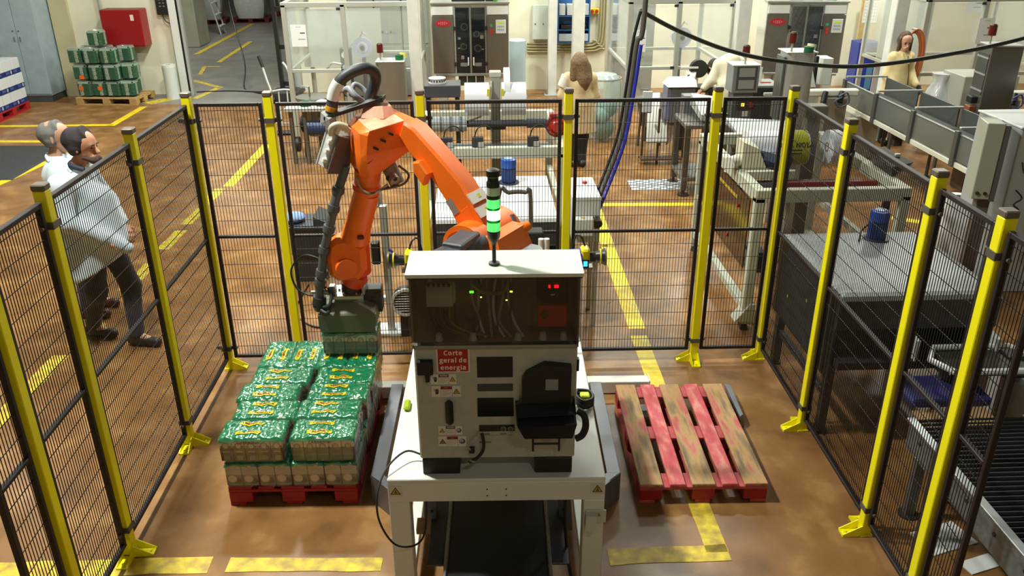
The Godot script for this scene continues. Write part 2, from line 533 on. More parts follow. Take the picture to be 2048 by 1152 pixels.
func shell() -> void:
	struct("floor", G.new().box(V(0, -0.15, -5.35), V(28, 0.3, 22.1)).box(V(-10.3, -0.15, -16.95), V(7.4, 0.3, 1.1)).box(V(5.15, -0.15, -16.95), V(17.7, 0.3, 1.1)), K.floor)
	struct("floor_back", G.new().box(V(0, -0.15, -28.75), V(28, 0.3, 22.5)).box(V(-5.15, -0.15, -16.95), V(2.9, 0.3, 1.1)), K.grey_floor)
	struct("ceiling", G.new().box(V(0, 8.1, -16.9), V(28.4, 0.2, 46)), H("5c5e5e", 0.95))
	struct("wall_left", G.new().box(V(-14.1, 4, -16.9), V(0.2, 8.2, 46)), K.cream)
	struct("wall_right", G.new().box(V(14.1, 4, -16.9), V(0.2, 8.2, 46)), K.cream)
	struct("wall_front", G.new().box(V(0, 4, 5.8), V(28, 8.2, 0.2)), K.cream)
	struct("wall_far", G.new().box(V(0, 4, -39.9), V(28, 8.2, 0.2)), K.cream)
	struct("wall_back_left", G.new().box(V(-9.95, 4, -17.5), V(8.1, 8.0, 0.2)), K.cream)
	struct("wall_back_right", G.new().box(V(5.18, 4, -17.5), V(17.64, 8.0, 0.2)), K.cream)
	struct("trim_1", G.new().box(V(-8.18, 2.5, -17.36), V(0.34, 5.0, 0.1)), noisy(Color("b5aa86"), Color("c2b892"), 0.5, 0.8, 0.0, 0.01, 6))
	# the jambs of the wide doorway
	var d := struct("door_1", G.new().box(V(-5.98, 2.1, -17.42), V(0.16, 4.2, 0.34), 0.01), H("d5d7d3", 0.5))
	bx(d, "rail", H("babcb8", 0.4, 0.3), V(-5.84, 2.1, -17.3), V(0.05, 4.2, 0.1))
	bx(d, "rubber_seal", K.black, V(-5.89, 2.1, -17.28), V(0.03, 4.2, 0.06))
	bx(d, "lintel", H("d5d7d3", 0.5), V(-4.8, 4.3, -17.42), V(2.5, 0.3, 0.34))
	bx(d, "jamb", H("a9aaa6", 0.5), V(-3.7, 2.1, -17.42), V(0.14, 4.2, 0.34))
	struct("trim_2", G.new().box(V(-8.16, 3, -24.3), V(1.0, 6.0, 1.0), 0.02), noisy(Color("aaa898"), Color("bab8a8"), 0.5, 0.8, 0.0, 0.01, 7))
	# four painted columns along the machines
	for a in [[-0.97, -12.9, 0.17], [1.42, -16.85, 0.17], [1.86, -16.3, 0.22], [3.97, -13.0, 0.2], [6.36, -13.0, 0.2]]:
		var i: int = [-0.97, 1.42, 1.86, 3.97, 6.36].find(a[0])
		var ctx: String = ["between the glazed cabinet and the steel packing machine", "left of the blue wall rack", "in front of the blue wall rack", "before the bending worker", "beside the blue locker"][i]
		var c := thing("column", "white painted square steel column " + ctx, "column", V(a[0], 0, a[1]))
		bx(c, "shaft", noisy(Color("c9c9c2"), Color("d8d8d2"), 0.7, 0.6, 0.0, 0.02, 40 + i), V(0, 4, 0), V(a[2], 8.0, a[2]), 0.012)
		bx(c, "base_plate", K.grey, V(0, 0.01, 0), V(a[2] + 0.14, 0.02, a[2] + 0.14), 0.004)

# ------------------------------------------------------------------ painted lines on the floor
func tape(label: String, pts: Array, w: float, worn := false, group := "") -> void:
	var g := G.new()
	var rng := RandomNumberGenerator.new()
	rng.seed = hash(label)
	for i in pts.size() - 1:
		var a := V(pts[i][0], 0.003, pts[i][1])
		var b := V(pts[i + 1][0], 0.003, pts[i + 1][1])
		var d := (b - a).normalized()
		var s := V(d.z, 0, -d.x) * w * 0.5
		a -= d * w * 0.5 if i > 0 else Vector3.ZERO
		var m := maxi(1, int((b - a).length() / 0.16))
		var prev := []
		for k in m + 1:
			var c := a.lerp(b, float(k) / m)
			var j := 0.012 if worn else 0.004
			var p := [c - s * (1.0 + rng.randf_range(-j, j) * 8), c + s * (1.0 + rng.randf_range(-j, j) * 8)]
			if k: g.hexa([prev[0] - V(0, 0.0028, 0), prev[1] - V(0, 0.0028, 0), p[1] - V(0, 0.0028, 0), p[0] - V(0, 0.0028, 0), prev[0], prev[1], p[1], p[0]])
			prev = p
	one("floor_marking", label, "floor marking", g, K.tape_worn if worn else K.tape, Vector3.ZERO, 0.0, group)

func markings() -> void:
	tape("worn yellow line across the floor left of the white robot stand", [[-3.2, -3.75], [-1.6, -3.75]], 0.13, true)
	tape("short worn yellow dash on the floor next to the stand's left leg", [[-1.5, -3.74], [-0.62, -3.71]], 0.11, true)
	tape("worn yellow line running under the empty pallet and turning left at its near end", [[1.31, -5.05], [1.315, -3.72], [0.68, -3.71]], 0.13, true)
	tape("yellow line on the floor from the empty pallet back through the fence", [[1.33, -5.45], [1.335, -6.42]], 0.14)
	tape("long yellow line on the floor behind the back fence leading to the white button box", [[1.345, -6.55], [1.37, -8.6], [1.40, -9.9]], 0.15)
	tape("yellow cross line on the floor behind the back fence", [[1.45, -9.97], [2.75, -9.92]], 0.12)
	var prev := -3.6
	for i in 7:
		var a: Array = [[-3.6, -5.2, -6.3], [-3.52, -6.45, -6.9], [-3.55, -7.6, -8.3], [-3.55, -8.7, -9.3], [-3.55, -9.5, -10.1], [-3.55, -10.2, -10.9], [-3.45, -11.0, -13.2]][i]
		tape(["yellow dash on the floor behind the men's left side, nearest of its row", "yellow dash on the floor by the front man's heels", "yellow dash on the floor right of the front man's knees", "small yellow dash on the floor right of the front man's coat hem", "yellow dash on the floor, third from the back of its row", "yellow dash on the floor just left of the back fence corner", "long yellow line behind the back fence in line with the dashes"][i], [[a[0], a[1]], [a[0] + 0.02, a[2]]], 0.14, i < 6)
	tape("yellow walkway edge from the left edge to the wooden pallet", [[-9.2, -14.75], [-6.46, -14.72], [-6.45, -16.2]], 0.13)
	tape("yellow walkway edge on the near side, bending towards the black mat", [[-9.0, -13.75], [-6.95, -13.6], [-6.35, -12.9]], 0.13)
	tape("slanting yellow line beside the black floor mat", [[-6.75, -10.6], [-6.5, -12.45], [-6.2, -13.3]], 0.14)
	tape("yellow arrow tip painted in the walkway at the left edge", [[-8.9, -14.0], [-8.25, -14.22], [-8.9, -14.4]], 0.07)
	tape("yellow patch on the floor before the roll of stretch film", [[-6.5, -16.5], [-6.05, -17.1]], 0.3, true)
	tape("yellow angle on the grey floor just inside the doorway", [[-5.7, -16.9], [-5.53, -18.05], [-6.35, -18.9]], 0.13, true)
	tape("faded yellow tick on the grey floor inside the doorway", [[-6.4, -19.6], [-6.62, -20.7], [-6.25, -20.68]], 0.09, true)
	tape("long yellow line on the grey floor of the store", [[-7.4, -22.6], [-7.5, -29.0]], 0.14, true)
	tape("second yellow line on the grey floor of the store", [[-6.45, -21.3], [-6.55, -24.9]], 0.12, true)
	tape("yellow line on the floor beside the far side conveyor's grey guard", [[4.9, -9.3], [6.4, -8.4], [7.4, -7.9]], 0.13)
	var rubber := noisy(Color("2d2f30"), Color("3c3e40"), 2.0, 0.85, 0.0, 0.04, 61)
	var mg := G.new().hexa([V(-8.6, 0, -13.38), V(-8.6, 0, -11.45), V(-6.55, 0, -11.45), V(-6.55, 0, -13.3), V(-8.6, 0.02, -13.36), V(-8.6, 0.02, -11.5), V(-6.6, 0.02, -11.5), V(-6.6, 0.02, -13.26)])
	one("floor_mat", "black rubber mat lying on the brown floor at the left edge", "mat", mg, rubber)
	tu(self, "floor_cable", K.black, [V(-5.85, 0.012, -17.53), V(-5.2, 0.012, -17.6), V(-4.54, 0.012, -17.45), V(-4.3, 0.012, -17.5)], 0.012, 6, 4)
	tag(get_node("floor_cable"), "black cable lying across the doorway sill", "cable")
	tu(self, "hanging_cable", K.black, [V(-6.1, 4.2, -21.9), V(-5.75, 1.6, -20.4), V(-5.0, 0.5, -18.3), V(-4.95, 0.02, -17.85), V(-4.5, 0.014, -17.3), V(-4.2, 0.014, -17.3)], 0.013, 6, 6)
	tag(get_node("hanging_cable"), "thin black cable hanging down in the doorway to the floor", "cable")

# ------------------------------------------------------------------ the safety fence
func fence() -> void:
	var post := G.new().box(V(0, 1.105, 0), V(0.06, 2.2, 0.06), 0.004)
	var pm := post.mesh()
	var cap := G.new().box(V(0, 2.222, 0), V(0.066, 0.034, 0.066), 0.006).mesh()
	var foot := G.new().box(V(0, 0.006, 0), V(0.075, 0.012, 0.075), 0.0)
	for s in [0, 1]:
		foot.t = Transform3D(Basis(Vector3.UP, s * PI / 2), Vector3.ZERO)
		foot.box(V(0.085, 0.006, 0), V(0.11, 0.012, 0.06))
		for e in [-0.03, 0.03]: foot.prism([Vector2(0.03, 0), Vector2(0.14, 0), Vector2(0.14, 0.015), Vector2(0.03, 0.075)], e - 0.003, e + 0.003)
		foot.cyl(V(0.115, 0.012, 0), V(0.115, 0.022, 0), 0.009, -1, 6)
	var fm := foot.mesh()
	var clamp := G.new()
	for y in [0.0]:
		for q in [[V(0.034, 0, 0), V(0.006, 0.035, 0.074)], [V(-0.034, 0, 0), V(0.006, 0.035, 0.074)], [V(0, 0, 0.034), V(0.07, 0.035, 0.006)], [V(0, 0, -0.034), V(0.07, 0.035, 0.006)], [V(0.05, 0, 0), V(0.045, 0.03, 0.012)], [V(-0.05, 0, 0), V(0.045, 0.03, 0.012)]]: clamp.box(q[0], q[1])
		for s in [-1, 1]: clamp.cyl(V(s * 0.072, 0, 0), V(s * 0.084, 0, 0), 0.011, -1, 8)
	var cm := clamp.mesh()
	var tan_ := H("6e625a", 0.45, 0.3)
	var posts := [
		[-2.09, -6.02, 0.0, "at the back left corner of the cell"], [-2.09, -4.962, -PI / 2, "in the left row, just in front of the two men"], [-2.09, -3.866, -PI / 2, "in the left row, behind the front man's back"], [-2.09, -3.27, -PI / 2, "at the left edge, nearest of the left row"],
		[-1.515, -6.015, PI, "in the back row, behind the left pallet"], [-0.436, -6.005, PI, "in the back row, behind the robot's elbow"], [0.629, -5.995, PI, "in the back row, right of the signal tower"], [1.706, -5.984, PI, "in the back row, behind the empty pallet"],
		[2.26, -5.979, PI / 2, "at the back right corner of the cell"], [2.246, -4.943, PI / 2, "in the right row, second from the back corner"], [2.231, -3.85, PI / 2, "in the right row, third from the back corner"], [2.224, -3.264, PI / 2, "in the right row, nearest to the right edge"]]
	for p in posts:
		var t := thing("fence_post", "yellow square fence post " + p[3], "fence post", V(p[0], 0, p[1]), p[2], "yellow posts of the safety fence")
		inst(t, "post", pm, K.yellow); inst(t, "cap", cap, tan_)
		inst(t, "foot", fm, K.yellow)
		for y in [0.19, 2.035]: inst(t, "clamp", cm, H("74706a", 0.4, 0.6), XF(V(0, y, 0)))
	var links := [[0, 4, "at the left end of the back row, narrow"], [4, 5, "in the back row, behind the forearm of the robot"], [5, 6, "in the back row, behind the signal tower"], [6, 7, "in the back row, before the long yellow floor line"], [7, 8, "at the right end of the back row, narrow"],
		[0, 1, "in the left row, next to the back corner"], [1, 2, "in the left row, in front of the two men"], [2, 3, "in the left row, narrow, behind the nearest left post"], [8, 9, "in the right row, next to the back corner"], [9, 10, "in the right row, before the grey shrink tunnel"], [10, 11, "in the right row, narrow, next to the nearest right post"],
		[3, -1, "at the left edge, cut off by the picture"], [11, -2, "at the right edge, ending in a bare black upright"]]
	for l in links:
		var a := V(posts[l[0]][0], 0, posts[l[0]][1])
		var b: Vector3 = V(-2.09, 0, -2.94) if l[1] == -1 else V(2.21, 0, -2.95) if l[1] == -2 else V(posts[l[1]][0], 0, posts[l[1]][1])
		var d := (b - a).normalized()
		var a2 := a + d * 0.048
		var b2 := b - d * (0.048 if l[1] >= 0 else 0.0)
		var w := (b2 - a2).length()
		var t := thing("wire_fence", "black wire mesh fence " + l[2], "fence", (a2 + b2) * 0.5, atan2(-d.z, d.x), "wire mesh fields of the safety fence")
		var y0 := 0.1
		var y1 := 2.16
		for s in [-1, 1]: bx(t, "upright", K.fence, V(s * (w / 2 - 0.0125), (y0 + y1) / 2, 0), V(0.025, y1 - y0, 0.028), 0.003)
		bx(t, "top_rail", K.fence, V(0, y1 - 0.0125, 0), V(w - 0.05, 0.025, 0.028), 0.003)
		bx(t, "bottom_rail", K.fence, V(0, y0 + 0.0125, 0), V(w - 0.05, 0.025, 0.028), 0.003)
		bx(t, "middle_rail", K.fence, V(0, 1.145, 0), V(w - 0.05, 0.022, 0.026), 0.003)
		var g := G.new()
		var n := int(w / 0.0225)
		for i in range(1, n): g.box(V(-w / 2 + w * i / n, (y0 + y1) / 2, 0.002), V(0.0032, y1 - y0 - 0.03, 0.0032))
		for i in 17: g.box(V(0, y0 + 0.1 + i * 0.119, -0.002), V(w - 0.04, 0.0034, 0.0034))
		stuff(put(t, "wire_mesh", g, H("2a211e", 0.5, 0.2), 38, true))

# ------------------------------------------------------------------ the white stand with the controller
const TURN := -0.025
const AT := Vector3(0.036, 0, -3.2)
func hazard_pic() -> Image:
	var im := pic(64, 64, Color("cfcbbd"))
	wedge(im, 32, 52, 52, Color("1a1712")); wedge(im, 32, 48, 38, Color("c9a92a"))
	im.fill_rect(Rect2i(30, 24, 5, 14), Color("1a1712")); im.fill_rect(Rect2i(24, 38, 16, 5), Color("1a1712"))
	return im
func notice_pic(kind: int) -> Image:
	var im := pic(144, 64, Color("d4cfc6"))
	var l := 44
	var r := 100
	im.fill_rect(Rect2i(l, 0, 2, 64), Color("8c877f")); im.fill_rect(Rect2i(r, 0, 2, 64), Color("8c877f"))
	im.fill_rect(Rect2i(l + 2, 2, r - l - 2, 18), Color("7e1518") if kind % 2 else Color("3d1512"))
	if kind % 2 == 0: im.fill_rect(Rect2i(l + 7, 6, r - l - 12, 9), Color("b59a96"))
	else: im.fill_rect(Rect2i(l + 18, 9, 20, 3), Color("b98a88"))
	for i in 5: im.fill_rect(Rect2i(l + 6, 26 + i * 7, [44, 30, 46, 38, 26][i], 2), Color("98928a"))
	var tx := 122 if kind < 2 else 22
	var ox := 22 if kind < 2 else 122
	wedge(im, tx, 48, 36, Color("2b2410")); wedge(im, tx, 45, 26, Color("c7a62a") if kind != 3 else Color("94765a"))
	im.fill_rect(Rect2i(tx - 1, 30, 3, 9), Color("2b2410"))
	if kind < 2:
		disc(im, ox + 4, 30, 9, Color("4a4440"), 14); disc(im, ox - 8, 22, 3, Color("857e76"), 8); disc(im, ox + 3, 42, 8, Color("241f1c"), 6)
	else:
		disc(im, ox, 32, 16, Color("33435e")); disc(im, ox - 3, 30, 11, Color("a9b2bd")); disc(im, ox - 2, 38, 5, Color("5e6d84"))
	return im

func cell() -> void:
	var s := thing("robot_stand", "long white steel stand carrying the control cabinet and the orange robot", "stand", AT, TURN)
	var w := H("dcdbd2", 0.38)
	bx(s, "table_top", w, V(0, 0.955, -0.97), V(1.03, 0.02, 1.94), 0.004)
	bx(s, "front_beam", w, V(0, 0.89, -0.02), V(1.03, 0.11, 0.04), 0.003)
	for e in [-1, 1]:
		bx(s, "side_beam", w, V(e * 0.495, 0.89, -0.98), V(0.04, 0.11, 1.86), 0.003)
		bx(s, "leg", w, V(e * 0.465, 0.4325, -0.05), V(0.1, 0.805, 0.1), 0.004)
		bx(s, "leg", w, V(e * 0.465, 0.4325, -1.88), V(0.1, 0.805, 0.1), 0.004)
		bx(s, "foot_plate", w, V(e * 0.465, 0.015, -0.05), V(0.2, 0.03, 0.2), 0.004)
		bx(s, "foot_plate", w, V(e * 0.465, 0.015, -1.88), V(0.2, 0.03, 0.2), 0.004)
		bx(s, "side_rail", w, V(e * 0.47, 0.2, -0.98), V(0.06, 0.08, 1.76), 0.003)
		var hz := inst(s, "hazard_sticker", card(0.062, 0.06), textured(hazard_pic()), XF(V(e * 0.478 - (0.0 if e < 0 else -0.0), 0.9, 0.001)))
		hz.set_meta("label", "triangular warning sticker with a black edge")
	bx(s, "back_beam", w, V(0, 0.89, -1.92), V(1.03, 0.11, 0.04), 0.003)
	for q in [-0.05, 0.05]:
		for y in [0.868, 0.905]: cy(s, "bolt_hole", K.dark, V(q * 0.9, y, 0.0), V(q * 0.9, y, 0.002), 0.004, -1, 8)
	var key := put(s, "bracket", G.new().hexa([V(0.42, 0.70, 0.005), V(0.47, 0.68, 0.005), V(0.47, 0.68, 0.06), V(0.42, 0.7, 0.06), V(0.425, 0.77, 0.0), V(0.475, 0.77, 0.0), V(0.475, 0.77, 0.045), V(0.425, 0.77, 0.045)]), H("c8c6bb", 0.4))
	bx(s, "bracket_plate", H("c8c6bb", 0.4), V(0.475, 0.74, 0.004), V(0.1, 0.075, 0.008), 0.002)
	for e in [0.44, 0.49]: put(s, "arrow_mark", G.new().prism([Vector2(e - 0.008, 0.745), Vector2(e + 0.008, 0.745), Vector2(e, 0.765)], 0.009, 0.0095), H("77736a"))
	# inner uprights and a white cover strip seen below the top
	for e in [-1, 1]:
		var sb := G.new().hexa([V(e * 0.33, 0.36, -0.42), V(e * 0.40, 0.36, -0.42), V(e * 0.40, 0.36, -0.34), V(e * 0.33, 0.36, -0.34), V(e * 0.31, 0.84, -0.42), V(e * 0.37, 0.84, -0.42), V(e * 0.37, 0.84, -0.34), V(e * 0.31, 0.84, -0.34)])
		put(s, "inner_bracket", sb, H("55565a", 0.4, 0.4))
		for k in 4: cy(s, "bracket_bolt", K.black, V(e * 0.35, 0.5 + k * 0.09, -0.34), V(e * 0.35, 0.5 + k * 0.09, -0.33), 0.007, -1, 6)

	# the grey control cabinet
	var c := thing("control_cabinet", "grey robot control cabinet with stickers and dark windows on the white stand", "cabinet", AT + V(0.006, 0, -0.03), TURN)
	var paint := noisy(Color("a5a49b"), Color("b1b0a6"), 2.0, 0.5, 0.0, 0.03, 71)
	bx(c, "body", paint, V(0, 1.352, -0.31), V(0.725, 0.6, 0.6), 0.008)
	for e in [-1, 1]:
		bx(c, "foot", K.black, V(e * 0.265, 1.008, -0.08), V(0.175, 0.086, 0.14), 0.004)
		bx(c, "foot", K.black, V(e * 0.265, 1.008, -0.5), V(0.175, 0.086, 0.14), 0.004)
	bx(c, "door_edge", H("8f8e86", 0.5), V(0.0, 1.648, -0.005), V(0.72, 0.012, 0.012), 0.002)
	var z := -0.0095
	var dk := H("15171b", 0.3)
	bx(c, "upper_window", dk, V(-0.005, 1.545, z), V(0.16, 0.105, 0.006), 0.002)
	bx(c, "name_strip", H("3b3d40", 0.5), V(-0.005, 1.44, z), V(0.16, 0.038, 0.006), 0.002)
	var scr := bx(c, "lower_window", H("12151c", 0.12), V(-0.005, 1.335, z), V(0.165, 0.1, 0.006), 0.002)
	bx(c, "operator_strip", H("24241f", 0.5), V(0.0, 1.222, z), V(0.165, 0.035, 0.006), 0.002)
	for e in [0.03, 0.063]:
		put(c, "gauge_ring", G.new().ring(V(e, 1.222, -0.006), V(e, 1.222, 0.002), 0.013, 0.009, 16), H("8a8878", 0.4, 0.4))
		cy(c, "gauge_face", H("4c4a40", 0.4), V(e, 1.222, -0.006), V(e, 1.222, -0.002), 0.009)
	for q in [[-0.055, 1.19, 0.045], [0.03, 1.19, 0.03], [-0.055, 1.145, 0.055]]: bx(c, "small_print", H("77766d", 0.6), V(q[0], q[1], z + 0.0005), V(q[2], 0.006, 0.002))
	bx(c, "type_plate", H("a9a89c", 0.5), V(0.0, 1.168, z), V(0.15, 0.03, 0.003))
	bx(c, "lever_handle", K.black, V(-0.215, 1.318, 0.006), V(0.036, 0.135, 0.03), 0.014)
	bx(c, "main_switch", K.black, V(-0.315, 1.555, 0.004), V(0.07, 0.07, 0.03), 0.004)
	bx(c, "switch_lever", K.black, V(-0.306, 1.505, 0.012), V(0.02, 0.04, 0.02), 0.004)
	var sign := bx(c, "sign_plate", H("d8d4cc", 0.4), V(-0.19, 1.585, z + 0.001), V(0.15, 0.128, 0.006), 0.002)
	sign.set_meta("label", "red sign with white lettering")
	bx(sign, "sign_face", H("a5161b", 0.4), V(-0.19, 1.585, z + 0.004), V(0.134, 0.113, 0.002))
	var li := 0
	for ln in ["Corte", "geral de", "energia"]:
		words(sign, "lettering", ln, 0.0235, H("f0d6cf", 0.5), XF(V(-0.19, 1.622 - li * 0.037, z + 0.0055)))
		li += 1
	var ni := 0
	for q in [[-0.236, 1.487, 0.115, 0.053], [-0.226, 1.423, 0.132, 0.057], [-0.215, 1.213, 0.11, 0.048], [-0.208, 1.153, 0.13, 0.056]]:
		inst(c, "warning_sticker", card(q[2], q[3]), textured(notice_pic(ni)), XF(V(q[0], q[1], -0.0095)))
		ni += 1
	tu(c, "plug_cable", K.black, [V(-0.07, 1.205, 0.005), V(-0.062, 1.17, 0.025), V(-0.066, 1.12, 0.02), V(-0.09, 1.085, 0.025), V(-0.13, 1.06, 0.03)], 0.008, 8, 5)
	tu(c, "lead", H("9a988e", 0.5), [V(-0.075, 1.21, 0.003), V(-0.115, 1.19, 0.02), V(-0.135, 1.15, 0.02), V(-0.12, 1.11, 0.01)], 0.004, 6, 5)
	bx(c, "plug", K.black, V(-0.118, 1.112, 0.005), V(0.026, 0.03, 0.02), 0.003)
	bx(c, "plug", H("8d8b84", 0.4), V(-0.115, 1.068, 0.03), V(0.026, 0.012, 0.012), 0.003)
	put(c, "side_hose", G.new().tube([V(0.37, 1.13, -0.05), V(0.4, 1.15, -0.05), V(0.415, 1.2, -0.05), V(0.405, 1.26, -0.05), V(0.375, 1.28, -0.06)], 0.017, 10, 5), K.black, 60)
	bx(c, "latch", K.black, V(0.366, 1.545, -0.03), V(0.012, 0.06, 0.03), 0.002)
	# the black holder for the hand terminal
	var hold: Material = K.black
	var hp := put(c, "pendant_holder", G.new().prism([Vector2(0.115, 1.495), Vector2(0.115, 1.36), Vector2(0.335, 1.36), Vector2(0.335, 1.56), Vector2(0.215, 1.575), Vector2(0.135, 1.53)], -0.012, 0.03), H("17181a", 0.45))
	put(hp, "holder_tray", G.new().hexa([V(0.09, 1.24, -0.012), V(0.35, 1.24, -0.012), V(0.34, 1.235, 0.1), V(0.125, 1.235, 0.1), V(0.085, 1.37, -0.012), V(0.35, 1.38, -0.012), V(0.355, 1.335, 0.14), V(0.095, 1.32, 0.14)]), H("1a1b1e", 0.4))
	put(hp, "holder_lip", G.new().hexa([V(0.085, 1.365, 0.02), V(0.352, 1.375, 0.02), V(0.355, 1.36, 0.1), V(0.09, 1.345, 0.1), V(0.105, 1.4, 0.02), V(0.35, 1.41, 0.02), V(0.34, 1.38, 0.03), V(0.12, 1.38, 0.03)]), H("202124", 0.4))
	bx(hp, "paper_tag", H("8b8c8c", 0.6), V(0.248, 1.475, 0.031), V(0.056, 0.055, 0.002))
	put(c, "wire_rest", G.new().tube([V(0.165, 1.21, 0.0), V(0.165, 1.2, 0.045), V(0.165, 1.13, 0.045)], 0.005, 6).tube([V(0.285, 1.21, 0.0), V(0.285, 1.2, 0.045), V(0.285, 1.13, 0.045)], 0.005, 6).tube([V(0.165, 1.17, 0.045), V(0.285, 1.17, 0.045)], 0.005, 6), K.black, 60)
	put(c, "round_cover", G.new().cyl(V(0.232, 1.17, -0.011), V(0.232, 1.17, -0.005), 0.03), H("9c9b92", 0.5))

	# the smoked glass box on top
	var b := thing("electrical_box", "smoked glass fronted electrical box with a white lid on top of the control cabinet", "box", AT + V(0.006, 0, -0.03), TURN)
	put(b, "lid", G.new().hexa([V(-0.375, 2.0, 0.035), V(0.375, 2.0, 0.035), V(0.375, 2.012, -0.2), V(-0.375, 2.012, -0.2), V(-0.375, 2.016, 0.035), V(0.375, 2.016, 0.035), V(0.375, 2.03, -0.2), V(-0.375, 2.03, -0.2)]), H("cfcdc4", 0.4))
	bx(b, "back_panel", H("807a72", 0.5), V(0, 1.83, -0.185), V(0.73, 0.36, 0.012))
	for e in [-1, 1]: bx(b, "side_panel", H("77756e", 0.5), V(e * 0.36, 1.83, -0.085), V(0.008, 0.355, 0.19))
	bx(b, "bottom_panel", H("8d8b84", 0.5), V(0, 1.66, -0.085), V(0.72, 0.012, 0.19))
	var smoke := glass(Color(0.12, 0.1, 0.09), 0.27, 0.05)
	bx(b, "smoked_pane", smoke, V(0, 1.845, 0.026), V(0.74, 0.31, 0.005))
	put(b, "pane_skirt", G.new().hexa([V(-0.35, 1.648, -0.002), V(0.35, 1.648, -0.002), V(0.35, 1.648, -0.007), V(-0.35, 1.648, -0.007), V(-0.368, 1.692, 0.0285), V(0.368, 1.692, 0.0285), V(0.368, 1.692, 0.0235), V(-0.368, 1.692, 0.0235)]), smoke)
	bx(b, "pane_edge", K.black, V(0, 1.997, 0.03), V(0.74, 0.006, 0.008))
	var blk := put(b, "contactor_block", G.new(), K.ltgrey)
	blk.mesh = G.new().box(V(-0.245, 1.86, -0.13), V(0.12, 0.11, 0.08), 0.004).box(V(-0.19, 1.87, -0.13), V(0.03, 0.1, 0.06), 0.003).box(V(-0.285, 1.94, -0.13), V(0.014, 0.04, 0.05)).mesh()
	for i in 5: bx(blk, "terminal", K.dark, V(-0.29 + i * 0.022, 1.912, -0.088), V(0.012, 0.012, 0.01))
	for i in 6: tu(b, "wire", [K.black, K.dark, H("4d4d50"), K.black, H("8a7c2a"), K.dark][i], [V(-0.29 + i * 0.022, 1.81, -0.1), V(-0.27 + i * 0.02, 1.74, -0.06), V(-0.2 + i * 0.03, 1.69, -0.05), V(-0.05 + i * 0.02, 1.685, -0.06)], 0.006, 6, 4)
	for i in 9: tu(b, "conduit", [H("8f8f92", 0.4), H("4a4a4c"), H("c5c5c8", 0.3)][i % 3], [V(-0.1 + i * 0.022, 1.97, -0.12), V(-0.1 + i * 0.022 + sin(i * 2.1) * 0.02, 1.85, -0.1 + cos(i) * 0.03), V(-0.09 + i * 0.02 + cos(i * 1.7) * 0.02, 1.75, -0.07), V(-0.1 + i * 0.028, 1.675, -0.05)], 0.0065, 6, 4)
	for q in [[V(0, 0, 0), 0.0]]: put(b, "hose_loop", G.new().tube([V(-0.1, 1.93, -0.06), V(-0.05, 1.9, -0.04), V(0.02, 1.895, -0.04), V(0.055, 1.93, -0.05), V(0.05, 1.985, -0.06)], 0.008, 8, 5), H("6f6b2e", 0.4), 60)
	for q in [["led_green", -0.1, 1.91, Color(0.3, 1.0, 0.1), 0.009], ["led_yellow", 0.07, 1.91, Color(0.9, 0.95, 0.15), 0.006], ["led_white", 0.05, 1.87, Color(1, 0.85, 0.5), 0.004], ["led_white", -0.06, 1.885, Color(1, 0.85, 0.5), 0.004]]: bx(b, q[0], glow(q[3], 3.0), V(q[1], q[2], -0.02), V(q[4] * 2, q[4], 0.004))
	bx(b, "drive_unit", K.black, V(0.25, 1.9, -0.1), V(0.13, 0.13, 0.12), 0.004)
	bx(b, "red_unit", H("c01622", 0.4), V(0.25, 1.785, -0.09), V(0.128, 0.1, 0.13), 0.004)
	put(b, "unit_knob", G.new().cyl(V(0.215, 1.8, -0.025), V(0.215, 1.8, -0.01), 0.018), H("5e0d12"))
	for q in [[0.235, 0.008], [0.265, 0.018]]: bx(b, "display_digit", glow(Color(1.0, 0.03, 0.08), 4.0), V(q[0], 1.925, -0.036), V(q[1], 0.012, 0.004))
	bx(b, "unit_badge", H("c8c8c8"), V(0.25, 1.885, -0.038), V(0.016, 0.006, 0.003))
	for e in [-0.25, -0.1, 0.1, 0.21, 0.3]: put(b, "cable_gland", G.new().cyl(V(e, 1.668, -0.04), V(e, 1.7, -0.04), 0.018, 0.012), H("d5d5d5", 0.3))

	# the signal tower on the lid
	var t := thing("signal_tower", "black signal tower with lit green rings standing on the white lid", "signal lamp", AT + V(0.006, 2.022, -0.09), TURN)
	put(t, "base", G.new().lathe([Vector2(0, 0), Vector2(0.024, 0), Vector2(0.024, 0.008), Vector2(0.012, 0.012), Vector2(0.0, 0.012)], 20), K.black)
	cy(t, "stem", K.black, V(0, 0.01, 0), V(0, 0.1, 0), 0.0085)
	put(t, "cone", G.new().lathe([Vector2(0, 0.09), Vector2(0.011, 0.09), Vector2(0.013, 0.1), Vector2(0.026, 0.125), Vector2(0.028, 0.155), Vector2(0, 0.155)], 24), H("1c1f1d", 0.4))
	var y := 0.155
	for q in [["light_ring", 0.038, 1], ["dark_ring", 0.012, 0], ["light_ring", 0.042, 2], ["dark_ring", 0.01, 0], ["light_ring", 0.038, 1], ["dark_ring", 0.016, 3], ["clear_ring", 0.034, 4]]:
		var m: Material = K.black
		if q[2] == 0: m = H("0c5c1e", 0.3)
		if q[2] == 1: m = glow(Color(0.36, 0.8, 0.44), 0.62)
		if q[2] == 2: m = glow(Color(0.75, 1.0, 0.82), 3.2)
		if q[2] == 3: m = H("1a1a14", 0.3)
		if q[2] == 4: m = H("b9bab2", 0.25)
		put(t, q[0], G.new().cyl(V(0, y, 0), V(0, y + q[1], 0), 0.0275 if q[2] != 2 else 0.028, -1, 24), m)
		if q[2] == 2:
			var l := OmniLight3D.new()
			l.name = "tower_light"
			l.position = V(0, y + 0.02, 0.0)
			t.add_child(l)
			l.light_color = Color(0.45, 1.0, 0.55); l.light_energy = 0.006; l.light_size = 0.03; l.omni_range = 8.0; l.omni_attenuation = 2.0; l.shadow_enabled = true
			l.position.z = 0.045
		y += q[1]
